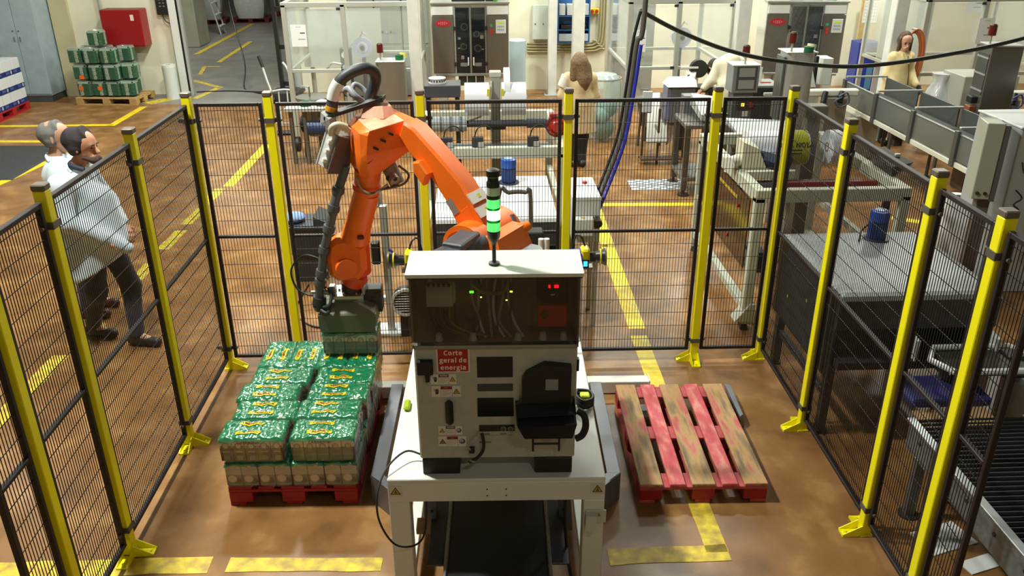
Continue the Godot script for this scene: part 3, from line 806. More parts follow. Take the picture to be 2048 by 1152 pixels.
	put(t, "sounder", G.new().lathe([Vector2(0, y), Vector2(0.0275, y), Vector2(0.0275, y + 0.02), Vector2(0.023, y + 0.026), Vector2(0.023, y + 0.04), Vector2(0.028, y + 0.046), Vector2(0.028, y + 0.07), Vector2(0.02, y + 0.075), Vector2(0, y + 0.077)], 24), K.black)

	# two laser scanners on arms behind the box
	for e in [-1, 1]:
		var sc := thing("laser_scanner", "yellow and blue laser scanner sticking out %s of the electrical box" % ("left" if e < 0 else "right, its blue display lit"), "sensor", V(0.075 + e * 0.50, 0, -4.4), TURN)
		bx(sc, "post", K.alu, V(-e * 0.09, 1.25, 0), V(0.03, 0.57, 0.03), 0.003)
		bx(sc, "bracket", H("7d7a70", 0.4, 0.5), V(-e * 0.03, 1.53, 0), V(0.15, 0.012, 0.06))
		put(sc, "blue_body", G.new().cyl(V(-e * 0.085, 1.59, 0), V(-e * 0.02, 1.59, 0), 0.045, 0.05, 20), H("2a37a0", 0.35))
		put(sc, "yellow_cap", G.new().box(V(0, 1.6, 0), V(0.05, 0.1, 0.09), 0.012), H("e8d014", 0.35))
		put(sc, "display", G.new().box(V(0.0, 1.565, 0.047), V(0.04, 0.05, 0.004)), H("1a2038", 0.2))
		if e > 0: bx(sc, "display_light", glow(Color(0.15, 0.6, 1.0), 2.2), V(0.0, 1.567, 0.05), V(0.022, 0.03, 0.003))
		put(sc, "black_cone", G.new().cyl(V(e * 0.025, 1.59, 0), V(e * 0.06, 1.59, 0), 0.028, 0.03, 20).cyl(V(e * 0.06, 1.59, 0), V(e * 0.115, 1.59, 0), 0.03, 0.048, 24), H("1d1a18", 0.35))
		put(sc, "yellow_ring", G.new().ring(V(e * 0.084, 1.59, 0), V(e * 0.092, 1.59, 0), 0.046, 0.036), H("e8d014", 0.4))
		put(sc, "rim_ring", G.new().ring(V(e * 0.112, 1.59, 0), V(e * 0.122, 1.59, 0), 0.05, 0.03), H("7d6f5a", 0.4, 0.4))
		tu(sc, "lead", K.black, [V(0, 1.65, -0.02), V(-e * 0.02, 1.7, -0.03), V(-e * 0.05, 1.7, -0.05), V(-e * 0.07, 1.62, -0.04)], 0.006, 6, 4)

	# the belt conveyor that runs out under the stand
	var f := thing("belt_conveyor", "black belt conveyor running out under the white stand", "conveyor", V(0.035, 0, -3.1), TURN)
	var belt := noisy(Color("1b1c1f"), Color("25262a"), 3.0, 0.42, 0.0, 0.05, 73)
	bx(f, "belt", belt, V(0, 0.48, -0.2), V(0.49, 0.03, 2.9), 0.004)
	for e in [-1, 1]:
		bx(f, "side_rail", H("8d8f92", 0.35, 0.6), V(e * 0.256, 0.46, -0.2), V(0.014, 0.1, 2.9), 0.003)
		for zz in [0.9, -1.3]: bx(f, "leg", K.alu, V(e * 0.24, 0.2, zz), V(0.04, 0.41, 0.04), 0.003)
	for zz in [0.9, -1.3]: bx(f, "cross_bar", K.alu, V(0, 0.25, zz), V(0.45, 0.04, 0.04), 0.003)
	for e in [-1, 1]:
		bx(f, "guard_plate", H("4b4d50", 0.4, 0.4), V(e * 0.31, 0.44, -0.55), V(0.09, 0.012, 0.9), 0.002)
	put(f, "drive_roller", G.new().cyl(V(-0.25, 0.46, -1.64), V(0.25, 0.46, -1.64), 0.035), K.alu)
	tu(self, "stand_cable", H("2b2926"), [V(-0.325, 1.0, -3.36), V(-0.4, 1.02, -3.36), V(-0.48, 1.0, -3.26), V(-0.52, 0.93, -3.16), V(-0.515, 0.8, -3.12), V(-0.45, 0.66, -3.12), V(-0.36, 0.585, -3.2), V(-0.32, 0.6, -3.3), V(-0.31, 0.84, -3.36)], 0.005, 8, 6)
	tag(get_node("stand_cable"), "black cable looping from the cabinet down the stand's left leg", "cable")
	tu(self, "hanging_lead", K.black, [V(0.385, 0.82, -3.35), V(0.38, 0.6, -3.32), V(0.4, 0.36, -3.3), V(0.44, 0.12, -3.2), V(0.45, 0.012, -3.1)], 0.009, 8, 5)
	tag(get_node("hanging_lead"), "black cable hanging down inside the stand's right leg", "cable")
	bx(self, "wooden_block", H("8c6a48", 0.7), V(-0.335, 0.555, -3.37), V(0.07, 0.035, 0.09), 0.003)
	tag(get_node("wooden_block"), "small wooden block on the bracket under the stand's left side", "block")
	bx(self, "sponge_cloth", H("a3b81c", 0.8), V(-0.43, 0.979, -3.84), V(0.035, 0.026, 0.09), 0.01)
	tag(get_node("sponge_cloth"), "lime green cloth on the stand left of the cabinet", "cloth")
	var cb := thing("cable_bundle", "coiled black cables with a lime green strap on the stand right of the cabinet", "cable", V(0.525, 0.965, -3.83), TURN)
	for i in 3: put(cb, "coil", G.new().tube([V(-0.035, 0.012 + i * 0.02, -0.06), V(0.03, 0.012 + i * 0.02, -0.045), V(0.04, 0.014 + i * 0.02, 0.03), V(-0.01, 0.014 + i * 0.02, 0.06), V(-0.045, 0.012 + i * 0.02, 0.0), V(-0.035, 0.012 + i * 0.02, -0.06)], 0.009, 6, 4), K.black, 60)
	bx(cb, "strap", H("c2d61e", 0.6), V(0.0, 0.06, 0.01), V(0.05, 0.02, 0.05), 0.006)

	# guide rails beside the pallets, beams and plates on the floor
	for e in [-1, 1]:
		var gr := thing("pallet_guide", "grey bent steel guide rail %s the stand" % ("between the loaded pallet and" if e < 0 else "between the empty pallet and"), "guide rail", V(0.055, 0, -4.7), TURN)
		var gm := H("75777d", 0.38, 0.4)
		var o: float = e * 0.735
		put(gr, "wall", G.new().box(V(o + e * 0.04, 0.1, -0.1), V(0.006, 0.19, 1.1)), gm)
		put(gr, "top_strip", G.new().box(V(o, 0.197, -0.1), V(0.085, 0.006, 1.1), 0.002), gm)
		put(gr, "back_strip", G.new().box(V(o - e * 0.04, 0.15, -0.1), V(0.006, 0.09, 1.1)), H("55575c", 0.4, 0.4))
		put(gr, "flare", G.new().hexa([V(o + e * 0.045, 0.0, 0.45), V(o + e * 0.037, 0.0, 0.45), V(o - e * 0.115, 0.0, 0.61), V(o - e * 0.105, 0.0, 0.615), V(o + e * 0.045, 0.2, 0.45), V(o + e * 0.037, 0.2, 0.45), V(o - e * 0.115, 0.2, 0.61), V(o - e * 0.105, 0.2, 0.615)]), gm)
		put(gr, "flare_strip", G.new().hexa([V(o + e * 0.043, 0.194, 0.45), V(o - e * 0.043, 0.194, 0.45), V(o - e * 0.155, 0.194, 0.565), V(o - e * 0.105, 0.194, 0.615), V(o + e * 0.043, 0.2, 0.45), V(o - e * 0.043, 0.2, 0.45), V(o - e * 0.155, 0.2, 0.565), V(o - e * 0.105, 0.2, 0.615)]), gm)
		for zz in [-0.5, 0.3]: bx(gr, "foot", gm, V(o - e * 0.02, 0.02, zz), V(0.09, 0.04, 0.06), 0.003)
		var fb := thing("floor_beam", "white steel beam on the floor %s the stand's back" % ("left of" if e < 0 else "right of"), "beam", V(0.08 + e * (0.76 if e < 0 else 0.875), 0, -5.52), TURN)
		bx(fb, "beam", H("d9d8d0", 0.4), V(0, 0.06, 0), V(0.45 if e < 0 else 0.58, 0.1, 0.1), 0.004)
		bx(fb, "end_plate", H("c9c8c0", 0.4), V(e * (0.225 if e < 0 else 0.29), 0.06, 0), V(0.008, 0.12, 0.12))
	put(self, "stop_plate", G.new().hexa([V(1.82, 0, -4.97), V(1.85, 0, -5.0), V(1.87, 0, -5.4), V(1.83, 0, -5.42), V(1.80, 0.1, -4.97), V(1.83, 0.1, -5.0), V(1.85, 0.1, -5.4), V(1.81, 0.1, -5.42)]), H("6c7176", 0.4, 0.4))
	tag(get_node("stop_plate"), "short grey steel stop plate at the empty pallet's far right corner", "plate")

# ------------------------------------------------------------------ the orange robot
func inset(p: Array, b: float) -> Array:   # convex polygon drawn in by b
	var o := []
	var c := Vector2.ZERO
	for q in p: c += q / p.size()
	for i in p.size():
		var d0: Vector2 = (p[i] - p[i - 1]).normalized()
		var d1: Vector2 = (p[(i + 1) % p.size()] - p[i]).normalized()
		var n := Vector2(d0.y, -d0.x) + Vector2(d1.y, -d1.x)
		if n.dot(p[i] - c) > 0.0: n = -n
		o.append(p[i] + n.normalized() * b)
	return o
func slab(g: G, p: Array, z0: float, z1: float, b: float) -> G:   # convex polygon plate with rounded rims
	var q := inset(p, b)
	var rings := []
	for e in [[q, z0], [p, z0 + b], [p, z1 - b], [q, z1]]:
		var r := []
		for a in e[0]: r.append(V(a.x, a.y, e[1]))
		rings.append(r)
	return g.loft(rings)
func robot() -> void:
	var b := V(0.05, 0.965, -4.75)
	var t := thing("industrial_robot", "orange industrial robot arm on the white stand, lowering a pack of cartons", "robot", b)
	var W := Transform3D(Basis.IDENTITY, -b)
	var gw := func() -> G:
		var g := G.new()
		g.t = W
		return g
	var arm := Transform3D(Basis(Vector3.UP, 2.565), V(0, -0.965, 0))
	var ga := func() -> G:
		var g := G.new()
		g.t = arm
		return g
	var O: Material = K.orange
	var grey := H("4a4b4f", 0.45)
	put(t, "pedestal", G.new().lathe([Vector2(0, 0), Vector2(0.3, 0), Vector2(0.3, 0.03), Vector2(0.22, 0.06), Vector2(0.2, 0.3), Vector2(0.24, 0.34), Vector2(0.24, 0.4), Vector2(0, 0.4)], 32), O)
	put(t, "turning_column", ga.call().loft([[V(-0.2, 1.3, -0.2), V(0.2, 1.3, -0.2), V(0.2, 1.3, 0.2), V(-0.2, 1.3, 0.2)], [V(-0.19, 1.5, -0.18), V(0.2, 1.5, -0.18), V(0.2, 1.5, 0.18), V(-0.19, 1.5, 0.18)], [V(-0.13, 1.64, -0.15), V(0.14, 1.66, -0.15), V(0.14, 1.66, 0.17), V(-0.13, 1.64, 0.17)]]), O)
	var sh: MeshInstance3D = put(t, "shoulder", ga.call().cyl(V(0.08, 1.55, -0.2), V(0.08, 1.55, -0.19), 0.135, 0.155, 40).cyl(V(0.08, 1.55, -0.19), V(0.08, 1.55, 0.24), 0.155, -1, 40).cyl(V(0.08, 1.55, 0.24), V(0.08, 1.55, 0.26), 0.155, 0.13, 40), O)
	put(sh, "shoulder_cap", ga.call().ring(V(0.08, 1.55, -0.206), V(0.08, 1.55, -0.19), 0.125, 0.1, 32), H("c9480f", 0.4))
	put(sh, "shoulder_boss", ga.call().cyl(V(-0.1, 1.6, 0.15), V(-0.13, 1.62, 0.22), 0.045, 0.03, 20), O)
	var mo: MeshInstance3D = put(t, "motor", ga.call().cyl(V(0.0, 1.585, -0.14), V(0.05, 1.58, -0.5), 0.082, -1, 28).cyl(V(0.05, 1.58, -0.5), V(0.051, 1.58, -0.51), 0.082, 0.06, 28), grey)
	var mt: G = ga.call()
	mt.t = arm * Transform3D(Basis(Vector3.UP, 0.13), V(0.02, 1.66, -0.3))
	put(mo, "motor_box", mt.box(V(0, 0, 0), V(0.13, 0.05, 0.24), 0.008).box(V(0.0, -0.01, -0.17), V(0.12, 0.02, 0.1), 0.004), H("505156", 0.5))
	var m2: G = gw.call()
	put(t, "gear_motor", m2.cyl(V(0.27, 1.3, -4.7), V(0.27, 1.5, -4.7), 0.085, 0.085, 24).cyl(V(0.27, 1.5, -4.7), V(0.27, 1.525, -4.7), 0.1, 0.085, 24), H("8a8c90", 0.45))
	put(t, "balance_rod", gw.call().cyl(V(0.17, 1.66, -4.92), V(0.25, 1.44, -4.72), 0.026, -1, 12), H("4a4b4f", 0.45))
	# lower arm
	var lo := [Vector2(0.0, 1.68), Vector2(0.04, 1.745), Vector2(0.165, 1.918), Vector2(0.34, 2.075), Vector2(0.5, 2.21), Vector2(0.58, 2.24), Vector2(0.62, 2.15), Vector2(0.55, 2.05), Vector2(0.41, 1.94), Vector2(0.29, 1.79), Vector2(0.21, 1.65), Vector2(0.15, 1.56), Vector2(0.03, 1.56)]
	var la: MeshInstance3D = put(t, "lower_arm", slab(ga.call(), lo, -0.075, 0.08, 0.016), O, 30)
	for q in [[0.155, 1.74, "b9b0a8"]]:
		var sg: G = ga.call()
		sg.t = arm * Transform3D(Basis(V(0.6, 0.8, 0), V(-0.8, 0.6, 0), V(0, 0, 1)), V(0.232, 1.765, -0.0765))
		put(la, "rating_plate", sg.box(V(0.0, 0.0, 0), V(0.1, 0.05, 0.003)), H("8b7f78", 0.4))
	for q in [[0.10, 1.832], [0.045, 1.757]]:
		var sg2: G = ga.call()
		sg2.t = arm * Transform3D(Basis(V(0.66, 0.75, 0), V(-0.75, 0.66, 0), V(0, 0, 1)), V(q[0], q[1], 0))
		put(la, "white_sticker", sg2.box(V(0, 0.0, 0.0), V(0.07, 0.012, 0.158)), H("dcd3ca", 0.5))
		var sg3: G = ga.call()
		sg3.t = sg2.t
		put(la, "yellow_mark", sg3.box(V(0.0, 0.0065, 0.01), V(0.025, 0.002, 0.03)), H("c9c91c", 0.5))
	put(la, "cover_plate", slab(ga.call(), [Vector2(0.06, 1.70), Vector2(0.12, 1.79), Vector2(0.17, 1.745), Vector2(0.14, 1.68)], -0.08, -0.07, 0.003), O)
	put(la, "elbow_joint", ga.call().cyl(V(0.54, 2.14, -0.03), V(0.54, 2.14, 0.07), 0.06, -1, 28), O)
	put(la, "elbow_bracket", slab(ga.call(), [Vector2(0.37, 1.96), Vector2(0.43, 2.03), Vector2(0.48, 2.02), Vector2(0.48, 1.95), Vector2(0.41, 1.88)], -0.13, -0.06, 0.012), O)
	# upper arm housing: facets with a dusty top
	var rings := [
		[V(-0.672, 2.195, -4.965), V(-0.47, 2.225, -5.09), V(-0.56, 2.245, -5.24), V(-0.64, 2.28, -5.37), V(-0.80, 2.222, -5.26), V(-0.715, 2.205, -5.06)],
		[V(-0.683, 2.17, -4.952), V(-0.405, 2.165, -5.11), V(-0.40, 2.19, -5.27), V(-0.64, 2.24, -5.41), V(-0.835, 2.18, -5.23), V(-0.735, 2.175, -4.99)],
		[V(-0.70, 2.05, -4.962), V(-0.385, 2.085, -5.11), V(-0.39, 2.08, -5.28), V(-0.62, 2.08, -5.44), V(-0.848, 2.04, -5.22), V(-0.742, 2.03, -5.0)],
		[V(-0.705, 1.97, -4.99), V(-0.5, 2.005, -5.09), V(-0.47, 2.0, -5.27), V(-0.62, 1.95, -5.4), V(-0.845, 1.95, -5.21), V(-0.76, 1.94, -5.04)],
		[V(-0.71, 1.87, -5.09), V(-0.65, 1.89, -5.11), V(-0.63, 1.88, -5.22), V(-0.68, 1.86, -5.31), V(-0.81, 1.86, -5.22), V(-0.775, 1.855, -5.13)]]
	var ua: MeshInstance3D = put(t, "upper_arm_housing", gw.call().loft(rings), O, 24)
	put(ua, "dusty_top", gw.call().loft([[V(-0.672, 2.197, -4.968), V(-0.47, 2.227, -5.09), V(-0.56, 2.247, -5.24), V(-0.64, 2.282, -5.37), V(-0.80, 2.224, -5.26), V(-0.715, 2.207, -5.06)], [V(-0.672, 2.201, -4.975), V(-0.476, 2.231, -5.09), V(-0.562, 2.251, -5.235), V(-0.64, 2.287, -5.36), V(-0.795, 2.228, -5.258), V(-0.714, 2.211, -5.065)]]), noisy(Color("d98a6a"), Color("e2a488"), 1.5, 0.75, 0.0, 0.03, 82), 24)
	put(ua, "top_wedge", gw.call().loft([[V(-0.745, 2.23, -5.17), V(-0.6, 2.235, -5.12), V(-0.53, 2.23, -5.2), V(-0.6, 2.25, -5.4), V(-0.76, 2.25, -5.36)], [V(-0.735, 2.285, -5.23), V(-0.61, 2.30, -5.19), V(-0.56, 2.29, -5.23), V(-0.63, 2.325, -5.37), V(-0.73, 2.31, -5.35)]]), noisy(Color("c9795c"), Color("dba18a"), 1.5, 0.75, 0.0, 0.03, 83), 24)
	for q in [V(-0.60, 2.13, -5.0), V(-0.555, 2.165, -5.025), V(-0.645, 2.085, -4.985)]:
		var sl: G = gw.call()
		sl.t = W * Transform3D(Basis(Vector3.UP, 0.53) * Basis(V(0, 0, 1), -0.5), q)
		put(ua, "slot", sl.box(V(0, 0, 0.004), V(0.034, 0.014, 0.016), 0.002), K.black)
	var seam: G = gw.call()
	put(ua, "seam", seam.tube([V(-0.70, 1.99, -4.983), V(-0.58, 2.08, -5.025), V(-0.475, 2.19, -5.075)], 0.0025, 5), H("8c2c0a", 0.6))
	# forearm and wrist
	var fa: MeshInstance3D = put(t, "forearm", gw.call().cyl(V(-0.73, 1.9, -5.19), V(-0.752, 1.74, -5.225), 0.086, 0.084, 28).cyl(V(-0.752, 1.74, -5.225), V(-0.84, 1.48, -5.285), 0.084, 0.088, 28).cyl(V(-0.84, 1.48, -5.285), V(-0.868, 1.38, -5.3), 0.088, 0.1, 28), O, 30)
	put(fa, "cuff", gw.call().cyl(V(-0.748, 1.80, -5.215), V(-0.752, 1.765, -5.22), 0.092, -1, 28), H("d24a12", 0.4))
	put(fa, "recess", gw.call().box(V(-0.815, 1.43, -5.2), V(0.045, 0.03, 0.02), 0.006), H("5d1f0a", 0.6))
	put(t, "wrist", slab(gw.call(), [Vector2(-1.045, 1.37), Vector2(-0.99, 1.41), Vector2(-0.88, 1.42), Vector2(-0.80, 1.34), Vector2(-0.80, 1.18), Vector2(-0.86, 1.1), Vector2(-1.0, 1.095), Vector2(-1.055, 1.14), Vector2(-1.065, 1.28)], -5.38, -5.22, 0.035), O, 30)
	put(t, "wrist_body", gw.call().cyl(V(-0.885, 1.36, -5.33), V(-0.885, 1.12, -5.35), 0.105, 0.1, 28).cyl(V(-0.885, 1.12, -5.35), V(-0.925, 1.03, -5.36), 0.1, 0.078, 28), H("d9460f", 0.42), 30)
	put(t, "wrist_cover", gw.call().cyl(V(-0.935, 1.2, -5.235), V(-0.925, 1.2, -5.2), 0.075, 0.07, 24), O)
	# flange and gripper
	var fl: MeshInstance3D = put(t, "flange_plate", gw.call().box(V(-0.965, 0.962, -5.36), V(0.22, 0.026, 0.2), 0.003).box(V(-0.85, 0.985, -5.4), V(0.02, 0.06, 0.16), 0.003), H("a9a9a6", 0.3, 0.8))
	put(fl, "tool_flange", gw.call().cyl(V(-0.935, 0.97, -5.36), V(-0.93, 1.035, -5.36), 0.07, -1, 24), H("3d2a22", 0.4))
	for i in 6: cy(fl, "flange_bolt", H("b5b5b0", 0.3, 0.9), V(-0.935 + cos(i * 1.05) * 0.085, 0.975, -5.36 + sin(i * 1.05) * 0.085) - b, V(-0.935 + cos(i * 1.05) * 0.085, 0.99, -5.36 + sin(i * 1.05) * 0.085) - b, 0.008, -1, 6)
	put(t, "valve_block", gw.call().box(V(-0.80, 0.87, -5.46), V(0.13, 0.18, 0.12), 0.006).box(V(-0.76, 0.93, -5.4), V(0.05, 0.012, 0.02)), H("39362f", 0.5))
	put(t, "tool_fittings", gw.call().box(V(-1.06, 1.0, -5.32), V(0.05, 0.07, 0.07), 0.008).cyl(V(-1.12, 0.995, -5.3), V(-1.06, 0.99, -5.3), 0.02).cyl(V(-1.2, 1.0, -5.28), V(-1.13, 1.0, -5.29), 0.012), H("8d8f8d", 0.3, 0.7))
	var gp := H("767a68", 0.42, 0.25)
	var hood: MeshInstance3D = put(t, "gripper_hood", gw.call().loft([[V(-1.167, 0.832, -5.245), V(-0.766, 0.826, -5.245), V(-0.766, 0.826, -5.53), V(-1.167, 0.832, -5.53)], [V(-1.155, 0.85, -5.255), V(-0.776, 0.846, -5.255), V(-0.776, 0.846, -5.52), V(-1.155, 0.85, -5.52)], [V(-1.04, 0.91, -5.33), V(-0.93, 0.908, -5.33), V(-0.93, 0.908, -5.45), V(-1.04, 0.91, -5.45)]]), gp, 24)
	put(hood, "hood_bracket", gw.call().box(V(-0.985, 0.93, -5.39), V(0.13, 0.04, 0.16), 0.003), H("5b5d55", 0.4, 0.4))
	for e in [-5.245, -5.53]: put(t, "gripper_plate", gw.call().hexa([V(-1.155, 0.705, e), V(-0.775, 0.70, e), V(-0.775, 0.70, e - 0.006), V(-1.155, 0.705, e - 0.006), V(-1.167, 0.835, e), V(-0.766, 0.83, e), V(-0.766, 0.83, e - 0.006), V(-1.167, 0.835, e - 0.006)]), H("5d5f50", 0.4, 0.25))
	for e in [-1.165, -0.768]: put(t, "gripper_side", gw.call().box(V(e, 0.79, -5.39), V(0.005, 0.09, 0.27)), gp)
	# hoses
	var hg := H("55585b", 0.5)
	put(t, "lower_hose", gw.call().tube([V(-0.87, 1.92, -5.2), V(-0.886, 1.876, -5.2), V(-0.94, 1.737, -5.19), V(-0.98, 1.611, -5.2), V(-1.022, 1.482, -5.22), V(-1.075, 1.314, -5.25), V(-1.11, 1.159, -5.27), V(-1.14, 1.028, -5.28), V(-1.15, 0.94, -5.29)], 0.03, 14, 4), hg, 60)
	var hp := [V(-0.93, 1.765, -5.19), V(-0.972, 1.64, -5.196), V(-1.02, 1.49, -5.217), V(-1.07, 1.33, -5.247), V(-1.112, 1.15, -5.27), V(-1.13, 1.08, -5.277)]
	for q in hp: put(t, "hose_clip", gw.call().cyl(q + V(0.006, 0.022, 0), q - V(0.006, 0.022, 0), 0.04, -1, 18), H("494b4e", 0.5))
	put(t, "hose_socket", gw.call().cyl(V(-1.145, 0.965, -5.285), V(-1.155, 0.905, -5.29), 0.045, 0.05, 20).cyl(V(-1.155, 0.905, -5.29), V(-1.145, 0.865, -5.29), 0.05, 0.04, 20), H("26282b", 0.5))
	put(t, "thin_hoses", gw.call().tube([V(-1.12, 0.9, -5.25), V(-1.07, 0.93, -5.22), V(-1.06, 0.99, -5.25), V(-1.08, 1.03, -5.28)], 0.012, 8, 5).tube([V(-1.14, 0.88, -5.25), V(-1.09, 0.87, -5.22), V(-1.05, 0.93, -5.25)], 0.012, 8, 5), H("2f3236", 0.5), 60)
	put(t, "air_hose", gw.call().tube([V(-1.1, 1.03, -5.3), V(-1.2, 0.92, -5.4), V(-1.33, 0.95, -5.45), V(-1.36, 1.1, -5.45), V(-1.25, 1.22, -5.42), V(-1.1, 1.2, -5.36)], 0.007, 6, 6), K.black, 60)
	put(t, "top_hose", gw.call().tube([V(-0.945, 2.2, -5.2), V(-0.925, 2.29, -5.2), V(-0.904, 2.369, -5.2), V(-0.859, 2.453, -5.2), V(-0.791, 2.50, -5.22), V(-0.713, 2.52, -5.25), V(-0.665, 2.495, -5.3), V(-0.658, 2.44, -5.33), V(-0.685, 2.365, -5.36), V(-0.73, 2.28, -5.37)], 0.036, 18, 5), H("3a3b3f", 0.5), 60)
	put(t, "hose_label", gw.call().tube([V(-0.914, 2.34, -5.197), V(-0.895, 2.40, -5.196), V(-0.866, 2.447, -5.196)], 0.0385, 14, 3), H("d9d9d6", 0.5), 60)
	put(t, "orange_mark", gw.call().tube([V(-0.932, 2.27, -5.198), V(-0.923, 2.30, -5.198)], 0.038, 14), H("c98a1c", 0.5), 60)
	put(t, "side_hose", gw.call().tube([V(-0.75, 2.3, -5.33), V(-0.79, 2.34, -5.3), V(-0.83, 2.38, -5.33), V(-0.87, 2.36, -5.36)], 0.02, 10, 5).tube([V(-0.70, 2.3, -5.36), V(-0.75, 2.37, -5.38), V(-0.8, 2.4, -5.36), V(-0.82, 2.33, -5.33)], 0.016, 10, 5), H("8e8f93", 0.5), 60)
	put(t, "hose_bracket", gw.call().hexa([V(-0.97, 2.225, -5.14), V(-0.61, 2.318, -5.22), V(-0.6, 2.325, -5.3), V(-0.96, 2.235, -5.26), V(-0.97, 2.245, -5.14), V(-0.61, 2.345, -5.22), V(-0.6, 2.35, -5.3), V(-0.96, 2.255, -5.26)]), H("1e1b1b", 0.5))
	put(t, "hose_clamp", gw.call().hexa([V(-1.0, 2.2, -5.17), V(-0.92, 2.17, -5.12), V(-0.89, 2.18, -5.18), V(-0.97, 2.21, -5.23), V(-0.99, 2.27, -5.17), V(-0.935, 2.235, -5.12), V(-0.905, 2.245, -5.18), V(-0.96, 2.275, -5.23)]), H("9a9a9c", 0.4))
	# junction box on the side of the upper arm
	var jx := Transform3D(Basis(V(0.77, -0.42, -0.48).normalized(), V(0.38, 0.92, -0.12).normalized(), V(0, 0, 1)).orthonormalized(), V(-0.945, 2.03, -5.16))
	var gj: G = gw.call()
	gj.t = W * Transform3D(Basis(V(0.72, -0.26, 0.64).normalized(), V(0.36, 0.93, -0.03).normalized(), V(-0.59, 0.25, 0.77).normalized()).orthonormalized(), V(-0.925, 2.02, -5.19))
	var jb: MeshInstance3D = put(t, "junction_box", gj.box(V(-0.005, 0, 0), V(0.1, 0.235, 0.12), 0.01), H("9b958c", 0.5))
	var gj2 := G.new()
	gj2.t = gj.t
	put(jb, "box_lid", gj2.box(V(-0.01, 0, 0.064), V(0.075, 0.225, 0.012), 0.004).box(V(-0.055, 0, 0.045), V(0.012, 0.24, 0.06), 0.003), H("b9bab6", 0.4))
	for k in 3:
		var g3 := G.new()
		g3.t = gj.t
		put(jb, "plug_cap", g3.cyl(V(0.005, 0.06 - k * 0.062, 0.07), V(0.005, 0.06 - k * 0.062, 0.095), 0.02, 0.014, 16), H("d5d3cc", 0.4))
	var g4 := G.new()
	g4.t = gj.t
	put(jb, "box_side", g4.box(V(0.05, -0.01, -0.02), V(0.02, 0.25, 0.17), 0.006), H("5b4c48", 0.6))
	put(t, "cable_bundle", gw.call().tube([V(-0.83, 2.19, -5.12), V(-0.88, 2.21, -5.1), V(-0.92, 2.19, -5.1), V(-0.93, 2.14, -5.12)], 0.018, 8, 5).tube([V(-0.82, 2.16, -5.14), V(-0.87, 2.19, -5.12), V(-0.9, 2.15, -5.12)], 0.018, 8, 5), H("bfbba8", 0.5), 60)
	# small motors and cables hanging under the housing
	var dm: MeshInstance3D = put(t, "axis_motors", gw.call().cyl(V(-0.60, 1.92, -5.2), V(-0.545, 1.80, -5.17), 0.05, 0.05, 18).cyl(V(-0.58, 1.86, -5.15), V(-0.55, 1.84, -5.1), 0.035, -1, 14), H("8d8677", 0.5, 0.2))
	for q in [V(-0.60, 1.86, -5.115), V(-0.565, 1.81, -5.11), V(-0.61, 1.80, -5.115), V(-0.555, 1.86, -5.1)]: put(dm, "motor_hole", gw.call().cyl(q, q + V(0.004, 0, 0.012), 0.014, -1, 12), K.black)
	put(t, "motor_cables", gw.call().tube([V(-0.80, 1.87, -5.12), V(-0.76, 1.78, -5.1), V(-0.70, 1.765, -5.1), V(-0.64, 1.79, -5.1), V(-0.58, 1.80, -5.1), V(-0.5, 1.82, -5.12), V(-0.47, 1.87, -5.15), V(-0.53, 1.93, -5.15)], 0.008, 8, 6), H("6d5a40", 0.5), 60)
	put(t, "white_lead", gw.call().tube([V(-0.775, 1.79, -5.11), V(-0.72, 1.76, -5.105), V(-0.66, 1.78, -5.1), V(-0.6, 1.82, -5.11)], 0.009, 8, 5), H("b9ae98", 0.5), 60)

# ------------------------------------------------------------------ pallets and packs of cartons
func pallet(called: String, label: String, at: Vector3, turn: float, red: Material, boards: Array, group := "", dark: Material = null) -> Node3D:
	var t := thing(called, label, "pallet", at, turn, group)
	var ws := [0.145, 0.1, 0.145, 0.1, 0.145]
	var x := -0.4
	for i in 5:
		bx(t, "top_board", boards[i], V(x + ws[i] / 2, 0.133, 0), V(ws[i], 0.022, 1.2), 0.004)
		x += ws[i] + 0.04125
	var d: Material = dark if dark else red
	for i in 3:
		bx(t, "cross_board", d, V(0, 0.111, (i - 1) * 0.5275), V(0.8, 0.022, 0.145), 0.003)
		bx(t, "bottom_board", d, V((i - 1) * 0.35, 0.011, 0), V(0.1, 0.022, 1.2), 0.003)
		for k in 3: bx(t, "block", red, V((i - 1) * (0.3275 if true else 0.35), 0.061, (k - 1) * 0.5275), V(0.145 if i != 1 else 0.145, 0.078, 0.145), 0.004)
	return t

